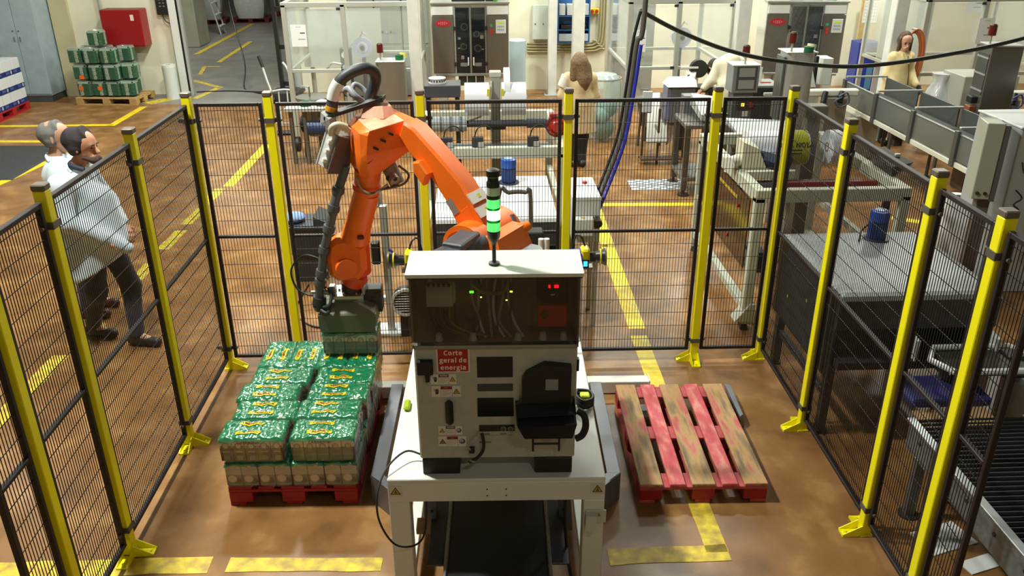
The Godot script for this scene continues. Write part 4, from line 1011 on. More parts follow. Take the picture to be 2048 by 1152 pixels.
const FONT := {"C": 31015, "A": 31725, "T": 29842, "R": 31669, "D": 27502, "U": 23407, "L": 18727, "O": 31599, "S": 31183, "E": 31207, "N": 24573, "P": 31716, "F": 31204, "V": 23402, "I": 29847}
func print_text(im: Image, s: String, x: int, y: int, k: int, c: Color) -> void:
	for i in s.length():
		var bits: int = FONT.get(s[i], 0)
		for r in 5:
			for q in 3:
				if bits >> (14 - r * 3 - q) & 1: im.fill_rect(Rect2i(x + (i * 4 + q) * k, y + r * k, k, k), c)
func carton_pic(kind: int) -> Image:
	var im := pic(64, 112, Color("9a7f68"))
	var cream := Color("c9b7a4")
	im.fill_rect(Rect2i(0, 0, 64, 44), cream)
	if kind == 0:
		for y in range(44, 112): im.fill_rect(Rect2i(0, y, 64, 1), Color("6f4426").lerp(Color("4b3220"), (y - 44) / 68.0))
		disc(im, 32, 34, 20, Color("7b5a40"), 17); disc(im, 32, 33, 15, cream, 13)
		disc(im, 8, 38, 6, Color("7a5235")); disc(im, 57, 38, 6, Color("7a5235"))
		im.fill_rect(Rect2i(12, 60, 40, 8), Color("a8937e"))
		im.fill_rect(Rect2i(16, 84, 32, 24), Color("8d8171")); im.fill_rect(Rect2i(19, 87, 26, 17), Color("6c6254"))
		for q in 6: im.fill_rect(Rect2i(20 + q * 4, 89, 2, 13), Color("968b7c"))
	elif kind == 1:
		for y in range(44, 112): im.fill_rect(Rect2i(0, y, 64, 1), Color("5b4a35").lerp(Color("2f3b2c"), (y - 44) / 68.0))
		disc(im, 32, 38, 19, Color("5d4634"), 14); disc(im, 32, 37, 14, Color("b39a84"), 10)
		im.fill_rect(Rect2i(4, 82, 56, 2), Color("7d7c66"))
	else:
		im.fill(Color("b3a28f"))
		im.fill_rect(Rect2i(18, 6, 28, 10), Color("8f8072")); disc(im, 32, 10, 14, Color("9c8c7c"), 7); disc(im, 32, 10, 10, Color("b9a997"), 4)
		im.fill_rect(Rect2i(12, 24, 40, 4), Color("a39281")); im.fill_rect(Rect2i(16, 31, 32, 3), Color("a39281"))
		for y in range(56, 112): im.fill_rect(Rect2i(0, y, 64, 1), Color("8a6f58").lerp(Color("6a5844"), (y - 56) / 56.0))
		disc(im, 46, 88, 16, Color("3d2417")); disc(im, 24, 78, 21, Color("7d614c")); disc(im, 23, 76, 19, Color("cbb8a2"))
		im.fill_rect(Rect2i(0, 103, 64, 9), Color("6d6f58"))
	return im
func label_pic() -> Image:
	var im := pic(128, 36, Color("c4b21c"))
	disc(im, 64, 12, 34, Color("c8641c"), 9)
	im.fill_rect(Rect2i(34, 19, 60, 3), Color("7a1a10"))
	print_text(im, "CATARDUA", 18, 9, 3, Color("38300c"))
	return im
const PW := 0.39
const PD := 0.204
var wob := FastNoiseLite.new()
func film_y(x: float, z: float, sd: float) -> float:
	var u := absf(sin(PI * (x + PW / 2) / (PW / 5)))
	var w := absf(sin(PI * (z + PD / 2) / (PD / 2)))
	var e := minf(PW / 2 - absf(x), PD / 2 - absf(z))
	return 0.012 * pow(u * w, 0.45) + wob.get_noise_3d(x * 420.0, z * 420.0, sd) * 0.008 + wob.get_noise_3d(x * 150.0, z * 260.0, sd + 50.0) * 0.007 - 0.006 * exp(-e * 160.0)
func film_patch(x0: float, x1: float, z0: float, z1: float, nx: int, nz: int, lift: float, sd: float, drop: float) -> ArrayMesh:
	var st := SurfaceTool.new()
	st.begin(Mesh.PRIMITIVE_TRIANGLES)
	st.set_smooth_group(0)
	for j in nz + 1:
		for i in nx + 1:
			var x := lerpf(x0, x1, float(i) / nx)
			var z := lerpf(z0, z1, float(j) / nz)
			var y := film_y(x, z, sd) + lift
			if drop > 0.0 and (j == 0 or j == nz): y -= drop * (0.7 + 0.4 * absf(sin(PI * (x + PW / 2) / (PW / 5))))
			if drop > 0.0 and (i == 0 or i == nx): y -= drop * 0.6
			st.set_uv(Vector2(float(i) / nx, float(j) / nz))
			st.add_vertex(V(x, y, z))
	for j in nz:
		for i in nx:
			var a := j * (nx + 1) + i
			for k in [a, a + 1, a + nx + 1, a + 1, a + nx + 2, a + nx + 1]: st.add_index(k)
	st.generate_normals()
	return st.commit()
func film_sides(h: float, sd: float) -> ArrayMesh:
	var st := SurfaceTool.new()
	st.begin(Mesh.PRIMITIVE_TRIANGLES)
	st.set_smooth_group(0)
	var n := 72
	var m := 9
	for j in m + 1:
		for i in n + 1:
			var w := TAU * i / n
			var c := cos(w)
			var s := sin(w)
			var k := pow(pow(absf(c), 9.0) + pow(absf(s), 9.0), -1.0 / 9.0)
			var r := 1.0 + 0.0 * j
			var p := V(c * k * (PW / 2 + 0.003), h * j / m, s * k * (PD / 2 + 0.003))
			var d := wob.get_noise_3d(p.x * 190.0, p.y * 330.0 + sd, p.z * 190.0) * 0.009 + wob.get_noise_3d(p.x * 520.0, p.y * 800.0 + sd, p.z * 520.0) * 0.004
			p += V(c, 0, s) * (absf(d) * r)
			st.add_vertex(p)
	for j in m:
		for i in n:
			var a := j * (n + 1) + i
			for k in [a, a + n + 1, a + 1, a + 1, a + n + 1, a + n + 2]: st.add_index(k)
	st.generate_normals()
	return st.commit()

var packs := []
func make_pack(kind: int, sd: float) -> Node3D:
	var t := Node3D.new()
	var cm := ubox(V(0.0745, 0.16, 0.098), 0.003)
	var mat_ := textured(carton_pic(kind), 0.45)
	for i in 5:
		for k in 2: inst(t, "carton", cm, mat_, XF(V((i - 2) * 0.0775, 0.081, (k - 0.5) * 0.101)))
	var gm := H("0a6e46", 0.3)
	gm.clearcoat_enabled = true; gm.clearcoat = 1.0; gm.clearcoat_roughness = 0.2
	var top := inst(t, "printed_film", film_patch(-PW / 2 - 0.004, PW / 2 + 0.004, -PD / 2 - 0.004, PD / 2 + 0.004, 60, 32, 0.163, sd, 0.012), gm)
	top.set_meta("label", "glossy green film over the carton tops")
	var ym := textured(label_pic(), 0.25)
	for k in [-1, 1]: inst(top, "yellow_label", film_patch(-0.1, 0.055, k * 0.05 - 0.017, k * 0.05 + 0.017, 40, 12, 0.1668, sd, 0.0), ym)
	inst(t, "clear_film", film_sides(0.165, sd), K.film)
	if kind < 2: words(t, "lettering", "CATARDUA", 0.02, H("5c2318", 0.5), XF(V(-0.012, 0.138, PD / 2 + 0.004)), true, 0.0008)
	return t
func place_pack(k: int, label: String, at: Vector3, turn: float, group := "shrink wrapped packs on the left red pallet") -> Node3D:
	var r: Node3D = packs[k].duplicate()
	r.name = numbered("carton_pack"); add_child(r)
	r.position = at; r.rotation.y = turn
	tag(r, label, "carton pack", group)
	return r

func pallets() -> void:
	wob.seed = 4; wob.frequency = 0.05; wob.fractal_octaves = 2
	var red := noisy(Color("8a0f1d"), Color("a81828"), 1.5, 0.55, 0.0, 0.03, 91)
	var faded := noisy(Color("c04a4e"), Color("dd9c88"), 1.0, 0.7, 0.0, 0.012, 92, 4, V(4, 4, 1.4))
	var fg: Gradient = (faded.albedo_texture as NoiseTexture2D).color_ramp
	fg.add_point(0.45, Color("cc5c62"))
	var bare := noisy(Color("74604c"), Color("b4504e"), 1.0, 0.75, 0.0, 0.009, 93, 5, V(4.5, 4.5, 0.9))
	var bg: Gradient = (bare.albedo_texture as NoiseTexture2D).color_ramp
	bg.add_point(0.28, Color("9a7f5c")); bg.add_point(0.5, Color("b8925f")); bg.add_point(0.62, Color("b98d66")); bg.add_point(0.74, Color("c27668"))
	pallet("empty_pallet", "empty red wooden pallet with three bare worn boards beside the stand", V(1.353, 0, -4.767), -0.024, red, [bare, faded, bare, faded, bare], "", noisy(Color("a8323c"), Color("c0605c"), 1.2, 0.65, 0.0, 0.02, 94))
	pallet("loaded_pallet", "red wooden pallet under the green shrink wrapped carton packs", V(-1.208, 0, -4.86), -0.024, red, [red, red, red, red, red])
	for i in 4: packs.append(make_pack([0, 1, 2, 0][i], i * 37.0))
	var o := V(-1.208, 0, -4.86)
	var bs := Basis(Vector3.UP, -0.024)
	var at := func(x: float, y: float, z: float) -> Vector3: return o + bs * V(x, y, z)
	# lower layer: ends towards us; only the packs that show
	var nm := ["left", "second from the left", "second from the right", "right"]
	for i in 4: place_pack(2, "lower layer pack at the loaded pallet's near end, %s of four" % nm[i], at.call(-0.303 + i * 0.204, 0.146, 0.4), PI / 2 - 0.024)
	for k in 2:
		place_pack(2, "lower layer pack on the loaded pallet's right side, %s row" % ["middle", "back"][k], at.call(0.309, 0.146, -0.005 - k * 0.4), PI / 2 - 0.024)
		place_pack(2, "lower layer pack on the loaded pallet's left side, %s row" % ["middle", "back"][k], at.call(-0.303, 0.146, -0.005 - k * 0.4), PI / 2 - 0.024)
		place_pack(2, "lower layer pack under the gap between the top packs, %s row" % ["middle", "back"][k], at.call(0.1, 0.146, -0.005 - k * 0.4), PI / 2 - 0.024)
	# upper layer: two files of four, then four turned packs at the back
	var rows := [0.485, 0.258, 0.042, -0.168]
	var rn := ["nearest row", "second row", "third row", "fourth row"]
	for i in 4:
		place_pack([0, 3, 1, 0][i], "top layer pack, left file, %s of the loaded pallet" % rn[i], at.call(-0.222 + [0.0, 0.02, -0.015, 0.02][i], 0.325, rows[i]), -0.024 + [0.0, 0.02, -0.01, 0.015][i])
		place_pack([1, 0, 3, 1][i], "top layer pack, right file, %s of the loaded pallet" % rn[i], at.call(0.212 + [0.0, -0.015, 0.01, 0.02][i], 0.325, rows[i]), -0.024 + [0.0, -0.015, 0.012, -0.01][i])
	for i in 4: place_pack([0, 3, 0, 1][i], "top layer pack turned crosswise, back row, %s of four" % ["leftmost", "second from the left", "second from the right", "rightmost"][i], at.call(-0.303 + i * 0.206, 0.325, -0.475), PI / 2 - 0.024)
	place_pack(1, "carton pack held in the gripper under the orange robot's wrist", V(-0.966, 0.512, -5.385), -0.024, "")

# ------------------------------------------------------------------ left: lockers, packs on a pallet, the doorway and the store behind it
func green_pic(kind: int) -> Image:
	var im := pic(96, 96, Color("26503a"))
	var wob2 := FastNoiseLite.new()
	wob2.seed = kind; wob2.frequency = 0.09
	var s: int = [8, 52, 30][kind]
	for y in 96:
		for x in 96:
			var n := wob2.get_noise_2d(x, y)
			if x > s and x < s + 30 + n * 14: im.set_pixel(x, y, Color("8f9c8c") if n > -0.25 else Color("3a4038"))
			elif n > 0.42: im.set_pixel(x, y, Color("5d7f63"))
	for k in 3: disc(im, s + 24, 18 + k * 30, 8, Color("c7cdb9")); disc(im, s + 24, 18 + k * 30, 5, Color("54604f"))
	im.fill_rect(Rect2i(0, 0, 96, 3), Color("7f8f80"))
	return im
func band_pic(kind: int) -> Image:
	var im := pic(96, 80, Color("cfd3d6"))
	im.fill_rect(Rect2i(0, 54, 96, 26), Color("1d2c6b"))
	for k in 3: im.fill_rect(Rect2i(8 + k * 14, 60, 9, 12), Color("5a6aa6"))
	if kind: disc(im, 74, 66, 10, Color("a9b2b5"))
	return im
func left_side() -> void:
	# tall lockers
	var lm := noisy(Color("93a5ac"), Color("a1b2b8"), 0.7, 0.5, 0.0, 0.02, 101)
	var l := thing("locker_cabinet", "row of tall grey blue steel lockers against the back wall", "lockers", V(-9.4, 0, -17.05))
	bx(l, "plinth", H("46474a", 0.6), V(0, 0.065, -0.02), V(2.0, 0.13, 0.6))
	bx(l, "carcass", lm, V(0, 1.12, -0.02), V(2.04, 1.98, 0.62))
	for i in 5:
		var x := -0.816 + i * 0.408
		var d := bx(l, "door", lm, V(x, 1.11, 0.3), V(0.4, 1.9, 0.02), 0.004)
		if i % 2 == 0: d.set_meta("label", "locker door hinged on its right")
		var s := -0.15 if i % 2 == 0 else 0.15
		cy(d, "knob", H("5d6468", 0.4, 0.5), V(x + s, 1.35, 0.31), V(x + s, 1.35, 0.325), 0.012)
		put(d, "handle", G.new().box(V(x + s, 1.2, 0.32), V(0.02, 0.09, 0.02), 0.004), H("747b7e", 0.4, 0.5))
	# wooden pallet with green packs
	var wd := noisy(Color("9a7b48"), Color("c4a468"), 1.0, 0.75, 0.0, 0.02, 103, 4, V(1.2, 6, 6))
	var p := pallet("wooden_pallet", "bare wooden pallet under green film packs by the red hose cabinet", V(-7.16, 0, -16.75), PI / 2 - 0.1, wd, [wd, wd, wd, wd, wd])
	var bs := Basis(Vector3.UP, -0.1)
	var o := V(-7.16, 0.144, -16.75)
	var gm := []
	for k in 3: gm.append(textured(green_pic(k), 0.3))
	var proto := []
	for k in 3:
		var t := Node3D.new()
		inst(t, "pack", ubox(V(0.27, 0.29, 0.26), 0.03), gm[k], XF(V(0, 0.147, 0)))
		inst(t, "film_fold", G.new().box(V(0, 0.297, 0.0), V(0.25, 0.012, 0.2), 0.004).tube([V(-0.1, 0.3, 0.09), V(-0.02, 0.312, 0.1), V(0.08, 0.3, 0.08)], 0.006, 6, 4).mesh(), K.film)
		proto.append(t)
	var spots := [[-0.42, 0, 0.26, 0, "bottom left pack"], [-0.14, 0, 0.24, 1, "bottom pack second from the left"], [0.13, 0, 0.25, 0, "bottom pack with the broad green face"], [0.40, 0, 0.22, 2, "bottom right pack"],
		[-0.45, 1, 0.24, 1, "left pack of the second layer"], [-0.15, 1, 0.25, 2, "second layer pack below the shiny one"], [0.15, 1, 0.27, 0, "second layer pack in the middle right"], [0.42, 1, 0.1, 1, "second layer pack at the right"],
		[-0.5, 2, 0.22, 1, "left pack of the third layer"], [-0.2, 2, 0.25, 0, "shiny third layer pack in the middle"], [0.12, 2, 0.24, 2, "right pack of the third layer"], [-0.12, 3, 0.1, 1, "single pack on the very top"],
		[0.3, 2, -0.08, 0, "third layer pack behind, below the red cabinet"], [-0.42, 2, -0.1, 2, "third layer pack behind at the left"], [-0.1, 2, -0.06, 1, "third layer pack carrying the topmost one"]]
	for s in spots:
		if s[4].begins_with("third layer pack behind") or s[4].begins_with("third layer pack carrying"):
			for y in 2:
				var u: Node3D = proto[(int(s[3]) + y) % 3].duplicate()
				u.name = numbered("film_pack"); add_child(u)
				u.position = o + bs * V(s[0], y * 0.305, s[2] - 0.05); u.rotation.y = -0.1
				tag(u, "green film pack inside the stack on the wooden pallet, hidden behind others", "film pack", "hidden green packs on the wooden pallet")
		var r: Node3D = proto[s[3]].duplicate()
		r.name = numbered("film_pack"); add_child(r)
		r.position = o + bs * V(s[0], s[1] * 0.305, s[2] - 0.05); r.rotation.y = -0.1 + s[0] * 0.1
		tag(r, "green film pack, %s on the wooden pallet" % s[4], "film pack", "green packs on the wooden pallet")
		if s[0] < -0.1 and (s[1] == 0 or (s[1] == 1 and s[0] < -0.4)): bx(r, "price_note", H("e8641c", 0.6), V(-0.05 if s[1] == 0 and s[0] < -0.3 else 0.03, 0.17 - s[1] * 0.1, 0.133), V(0.09, 0.07, 0.003)).set_meta("label", "orange paper note")
	# white and blue boxes on a red pallet at the left edge
	var rp := pallet("red_pallet", "red pallet at the left edge under white and blue boxes", V(-8.95, 0, -15.6), 0.03, K.red, [K.red, K.red, K.red, K.red, K.red])
	var bm := [textured(band_pic(0), 0.5), textured(band_pic(1), 0.5)]
	var bmesh := ubox(V(0.36, 0.268, 0.275), 0.004)
	for y in 3:
		for z in 4:
			for x in 2:
				if x == 1 and y < 2: continue
				var b := inst(self, "carton_box", bmesh, bm[(y + z) % 2], XF(V(-8.75 - x * 0.37 + (y % 2) * 0.012, 0.144 + 0.134 + y * 0.272, -16.04 + z * 0.28), 0.03))
				tag(b, "white blue-banded box on the left red pallet, %s, %s%s" % [["bottom layer", "middle layer", "top layer"][y], ["farthest from us", "second farthest", "third farthest", "nearest to us"][z], "" if y < 2 else ", outer column" if x == 0 else ", inner column"], "box", "white and blue boxes at the left edge")
	# fire hose cabinet, wall controller, film roll
	var f := thing("hose_cabinet", "red fire hose cabinet on the cream wall behind the green packs", "cabinet", V(-6.9, 1.0, -17.2))
	bx(f, "body", H("8e1419", 0.4), V(0, 0.34, 0), V(0.76, 0.68, 0.36), 0.006)
	bx(f, "door", H("8b1116", 0.35), V(0, 0.34, 0.185), V(0.74, 0.66, 0.012), 0.004)
	bx(f, "dusty_top", H("7a4a36", 0.8), V(0, 0.684, 0), V(0.74, 0.008, 0.34))
	bx(f, "white_sticker", H("d9c8c2", 0.6), V(0.22, 0.54, 0.193), V(0.065, 0.11, 0.002))
	var w := thing("wall_controller", "black control unit with a small display high on the cream wall", "control unit", V(-6.15, 1.56, -17.33))
	bx(w, "case", K.black, V(0, 0.24, 0), V(0.27, 0.48, 0.12), 0.01)
	bx(w, "display", H("8f9896", 0.3), V(-0.02, 0.4, 0.062), V(0.14, 0.09, 0.004))
	for k in 6: bx(w, "button", H("6d6f70"), V(-0.05 + (k % 2) * 0.07, 0.16 + (k / 2) * 0.06, 0.062), V(0.035, 0.02, 0.004))
	tu(w, "lead", K.black, [V(-0.05, 0, 0), V(0.0, -0.12, 0.03), V(0.12, -0.15, 0.03), V(0.16, 0.1, 0.0), V(0.17, 0.5, 0.0)], 0.01, 6, 5)
	tu(self, "wall_pipe", K.alu, [V(-7.38, 3.0, -17.35), V(-7.38, 1.5, -17.35), V(-7.33, 1.42, -17.35)], 0.03, 8, 3)
	tag(get_node("wall_pipe"), "thin grey pipe down the wall to the red hose cabinet", "pipe")
	var sf := thing("stretch_film", "tall white roll of stretch film standing by the doorway", "film roll", V(-6.12, 0, -16.95))
	put(sf, "roll", G.new().cyl(V(0, 0, 0), V(0, 0.66, 0), 0.128, -1, 32), H("d5d8d6", 0.3))
	put(sf, "core", G.new().ring(V(0, 0.655, 0), V(0, 0.664, 0), 0.045, 0.036), H("8c7a60"))
	inst(sf, "wrap", G.new().lathe([Vector2(0.131, 0.0), Vector2(0.135, 0.2), Vector2(0.131, 0.4), Vector2(0.136, 0.6), Vector2(0.1, 0.675)], 28).mesh(), K.film)
	# the store room
	for i in 3:
		var a: Array = [[-8.98, -29.3, 0.1, "left of the two near ones"], [-7.62, -29.6, 0.05, "right of the two near ones"], [-6.6, -31.5, 0.0, "farthest one"]][i]
		var bp := pallet("store_pallet", "dark red pallet under the store's white bulk bag, %s" % a[3], V(a[0], 0, a[1]), PI / 2 + a[2], H("5d1418"), [H("5d1418"), H("5d1418"), H("5d1418"), H("5d1418"), H("5d1418")])
		var bb := thing("bulk_bag", "big white woven bulk bag in the store, %s" % a[3], "bulk bag", V(a[0], 0.144, a[1]), a[2])
		var rr := []
		for k in 7:
			var r := []
			var e: float = [0.42, 0.47, 0.5, 0.5, 0.5, 0.49, 0.44][k]
			for n in 20:
				var c := cos(TAU * n / 20)
				var s := sin(TAU * n / 20)
				var q := pow(pow(absf(c), 5.0) + pow(absf(s), 5.0), -0.2)
				r.append(V(c * q * e, k * 0.22, s * q * e * 0.9))
			rr.append(r)
		put(bb, "bag", G.new().loft(rr), noisy(Color("b5b5b0"), Color("c9c9c4"), 1.0, 0.8, 0.0, 0.03, 105))
		for e in [-1, 1]: put(bb, "lifting_loop", G.new().tube([V(e * 0.35, 1.2, 0.4), V(e * 0.37, 1.5, 0.38), V(e * 0.2, 1.52, 0.36), V(e * 0.2, 1.2, 0.42)], 0.02, 6, 4), H("a8a8a4"))
	var ld := thing("step_ladder", "white folding step ladder in the store behind the pillar", "ladder", V(-8.3, 0, -26.6))
	for e in [-1, 1]:
		bx(ld, "front_rail", H("c3c4c2", 0.4), V(0, 0, 0), V(0.03, 2.2, 0.07), 0.004).transform = Transform3D(Basis(V(0, 0, 1), -0.0) * Basis(V(1, 0, 0), 0.0) * Basis(V(0, 0, 1), 0.2), V(0.3, 1.08, e * 0.25))
		bx(ld, "rear_rail", H("b0b1af", 0.4), V(0, 0, 0), V(0.03, 2.2, 0.05), 0.004).transform = Transform3D(Basis(V(0, 0, 1), -0.2), V(-0.22, 1.08, e * 0.25))
	for k in 6: bx(ld, "step", H("c3c4c2", 0.4), V(0.5 - k * 0.072, 0.25 + k * 0.33, 0), V(0.1, 0.03, 0.5), 0.003)
	# stacker mast and hand truck beside the doorway
	var st := thing("pallet_stacker", "black mast of a pallet stacker standing at the doorway's right side", "stacker", V(-3.80, 0, -16.75))
	for e in [-0.1, 0.1]: bx(st, "mast_rail", K.black, V(e, 1.1, 0), V(0.07, 2.1, 0.12), 0.004)
	for y in [0.3, 1.0, 1.7]: bx(st, "cross_bar", K.black, V(0, y, -0.02), V(0.2, 0.08, 0.06))
	bx(st, "base", K.dark, V(0, 0.12, 0.15), V(0.5, 0.2, 0.5), 0.03)
	for e in [-0.2, 0.2]: cy(st, "wheel", K.black, V(e - 0.03, 0.07, 0.4), V(e + 0.03, 0.07, 0.4), 0.07)
	for e in [-0.17, 0.17]: bx(st, "fork", K.dark, V(e, 0.09, -0.25), V(0.12, 0.05, 0.55), 0.004)
	var ht := thing("hand_truck", "white tubular hand truck with a black grip beside the doorway", "hand truck", V(-3.28, 0, -14.1))
	put(ht, "tube_frame", G.new().tube([V(-0.22, 0.1, 0.1), V(-0.2, 0.6, 0.0), V(-0.26, 0.84, -0.05), V(-0.33, 1.1, -0.1)], 0.018, 8, 4).tube([V(0.2, 0.1, 0.1), V(0.18, 0.6, 0.0), V(0.1, 1.0, -0.05), V(0.02, 1.12, -0.1)], 0.018, 8, 4).tube([V(-0.22, 0.66, 0.0), V(0.0, 0.7, 0.02), V(0.18, 0.68, 0.0)], 0.015, 8, 3).tube([V(-0.08, 0.68, 0.0), V(-0.07, 0.1, 0.1)], 0.012, 8).tube([V(0.06, 0.68, 0.0), V(0.07, 0.1, 0.1)], 0.012, 8), H("c9cbcb", 0.35), 60)
	tu(ht, "grip", K.black, [V(-0.31, 1.05, -0.09), V(-0.37, 1.22, -0.13)], 0.026, 10)
	bx(ht, "toe_plate", K.dark, V(0, 0.03, 0.2), V(0.45, 0.015, 0.22), 0.003)
	for e in [-0.27, 0.27]: cy(ht, "wheel", K.black, V(e - 0.025, 0.13, 0.0), V(e + 0.025, 0.13, 0.0), 0.13, -1, 20)
	cy(ht, "axle", K.alu, V(-0.25, 0.13, 0), V(0.25, 0.13, 0), 0.012)

# ------------------------------------------------------------------ machines behind the back fence
func shrink_tunnel(label: String, at: Vector3, w: float, d: float, top: Material, turn := 0.0) -> Node3D:
	var t := thing("shrink_tunnel", label, "shrink tunnel", at, turn)
	var dk := noisy(Color("3c3d40"), Color("4a4b4e"), 1.2, 0.5, 0.2, 0.03, 111)
	put(t, "hood_top", G.new().loft([[V(-w / 2, 1.06, d / 2), V(w / 2, 1.06, d / 2), V(w / 2, 1.06, -d / 2), V(-w / 2, 1.06, -d / 2)], [V(-w / 2 + 0.01, 1.09, d / 2 - 0.01), V(w / 2 - 0.01, 1.09, d / 2 - 0.01), V(w / 2 - 0.01, 1.09, -d / 2 + 0.01), V(-w / 2 + 0.01, 1.09, -d / 2 + 0.01)], [V(-w / 2 + 0.05, 1.1, d / 2 - 0.05), V(w / 2 - 0.05, 1.1, d / 2 - 0.05), V(w / 2 - 0.05, 1.1, -d / 2 + 0.05), V(-w / 2 + 0.05, 1.1, -d / 2 + 0.05)]]), top, 10)
	for e in [-1, 1]:
		bx(t, "end_panel", dk, V(0, 0.955, e * (d / 2 - 0.012)), V(w, 0.21, 0.02), 0.003)
		bx(t, "side_panel", dk, V(e * (w / 2 - 0.01), 0.76, 0), V(0.02, 0.6, d - 0.05), 0.003)
		for f in [-1, 1]:
			bx(t, "leg", H("5a5b5d", 0.4, 0.5), V(e * (w / 2 - 0.05), 0.28, f * (d / 2 - 0.1)), V(0.06, 0.5, 0.06), 0.004)
			put(t, "levelling_foot", G.new().cyl(V(e * (w / 2 - 0.05), 0.0, f * (d / 2 - 0.1)), V(e * (w / 2 - 0.05), 0.015, f * (d / 2 - 0.1)), 0.05).cyl(V(e * (w / 2 - 0.05), 0.015, f * (d / 2 - 0.1)), V(e * (w / 2 - 0.05), 0.04, f * (d / 2 - 0.1)), 0.016), K.dark)
		bx(t, "lower_rail", H("5a5b5d", 0.4, 0.5), V(e * (w / 2 - 0.05), 0.3, 0), V(0.04, 0.05, d - 0.3), 0.003)
	bx(t, "bed", H("38393b", 0.5, 0.3), V(0, 0.6, 0), V(w - 0.06, 0.06, d + 0.1), 0.004)
	for k in 3: bx(t, "yellow_mark", K.yellow, V(-w / 2 - 0.001, 0.95 - k * 0.13, d * (0.35 - k * 0.3)), V(0.002, 0.02, 0.02))
	return t
func fan_motor(label: String, at: Vector3) -> void:
	var t := thing("fan_motor", label, "motor", at)
	var bl := H("1c4aa0", 0.35)
	put(t, "flange", G.new().cyl(V(0, 0, 0), V(0, 0.012, 0), 0.095, -1, 24), H("2b3550", 0.4))
	var body := G.new().cyl(V(0, 0.012, 0), V(0, 0.15, 0), 0.058, -1, 24)
	for k in 20: body.box(V(cos(k * TAU / 20) * 0.062, 0.08, sin(k * TAU / 20) * 0.062), V(0.012, 0.12, 0.012))
	put(t, "finned_body", body, H("173a7e", 0.4))
	put(t, "fan_cowl", G.new().lathe([Vector2(0.07, 0.15), Vector2(0.072, 0.2), Vector2(0.066, 0.225), Vector2(0.04, 0.232), Vector2(0, 0.232)], 28), bl)
	put(t, "cowl_grille", G.new().cyl(V(0, 0.232, 0), V(0, 0.235, 0), 0.042), H("8fa3c4", 0.4))
	bx(t, "terminal_box", bl, V(0.0, 0.09, -0.08), V(0.07, 0.06, 0.05), 0.006)
	tu(t, "lead", K.dark, [V(-0.02, 0.09, -0.1), V(-0.09, 0.05, -0.06), V(-0.13, 0.01, 0.0), V(-0.16, 0.01, 0.06)], 0.007, 6, 5)
func film_roll(label: String, at: Vector3, r: float, x0: float, x1: float, m: Material, group := "") -> Node3D:
	var t := thing("film_roll", label, "film roll", at, 0.0, group)
	put(t, "roll", G.new().cyl(V(x0, 0, 0), V(x1, 0, 0), r, -1, 36), m)
	for e in [x0 - 0.002, x1]: put(t, "core", G.new().ring(V(e, 0, 0), V(e + 0.002, 0, 0), 0.045, 0.03), H("8a7654"))
	return t
func reel_machine(label: String, at: Vector3, w: float, d: float, dark_side: bool) -> Node3D:
	var t := thing("reel_machine", label, "machine", at)
	var m: Material = K.machine
	for e in [-1, 1]:
		for f in [-1, 1]:
			bx(t, "leg", m, V(e * (w / 2 - 0.04), 0.64, f * (d / 2 - 0.04)), V(0.08, 1.16, 0.08), 0.005)
			cy(t, "foot", K.dark, V(e * (w / 2 - 0.04), 0, f * (d / 2 - 0.04)), V(e * (w / 2 - 0.04), 0.06, f * (d / 2 - 0.04)), 0.04, 0.02)
		bx(t, "top_side_beam", m, V(e * (w / 2 - 0.04), 1.235, 0), V(0.08, 0.11, d - 0.16), 0.005)
		bx(t, "low_side_beam", m, V(e * (w / 2 - 0.04), 0.2, 0), V(0.07, 0.07, d - 0.16), 0.005)
		bx(t, "mid_side_beam", m, V(e * (w / 2 - 0.04), 0.62, 0), V(0.06, 0.06, d - 0.16), 0.005)
	for f in [-1, 1]: bx(t, "top_cross_beam", m, V(0, 1.235, f * (d / 2 - 0.04)), V(w, 0.11, 0.08), 0.005)
	bx(t, "low_cross_beam", m, V(0, 0.85, -d / 2 + 0.05), V(w - 0.16, 0.08, 0.06), 0.004)
	bx(t, "slide_rail", H("cfd0cb", 0.3, 0.4), V(0, 1.06, 0.1), V(w - 0.12, 0.03, 0.03), 0.003)
	bx(t, "slide_bar", K.black, V(0, 1.03, 0.07), V(w - 0.14, 0.03, 0.03), 0.003)
	for k in 3:
		var z := d / 2 - 0.35 - k * 0.22
		put(t, "roller", G.new().cyl(V(-w / 2 + 0.1, 1.16 - k * 0.03, z), V(w / 2 - 0.1, 1.16 - k * 0.03, z), 0.035 + 0.012 * (k % 2), -1, 20), [H("a5a8a8", 0.25, 0.8), H("4a4c4e", 0.4), H("8d9090", 0.3, 0.7)][k])
	if dark_side:
		for e in [-1]:
			bx(t, "smoked_guard", glass(Color(0.16, 0.09, 0.06), 0.86, 0.1), V(e * (w / 2 + 0.004), 0.86, 0.05), V(0.008, 0.62, d - 0.35))
	return t
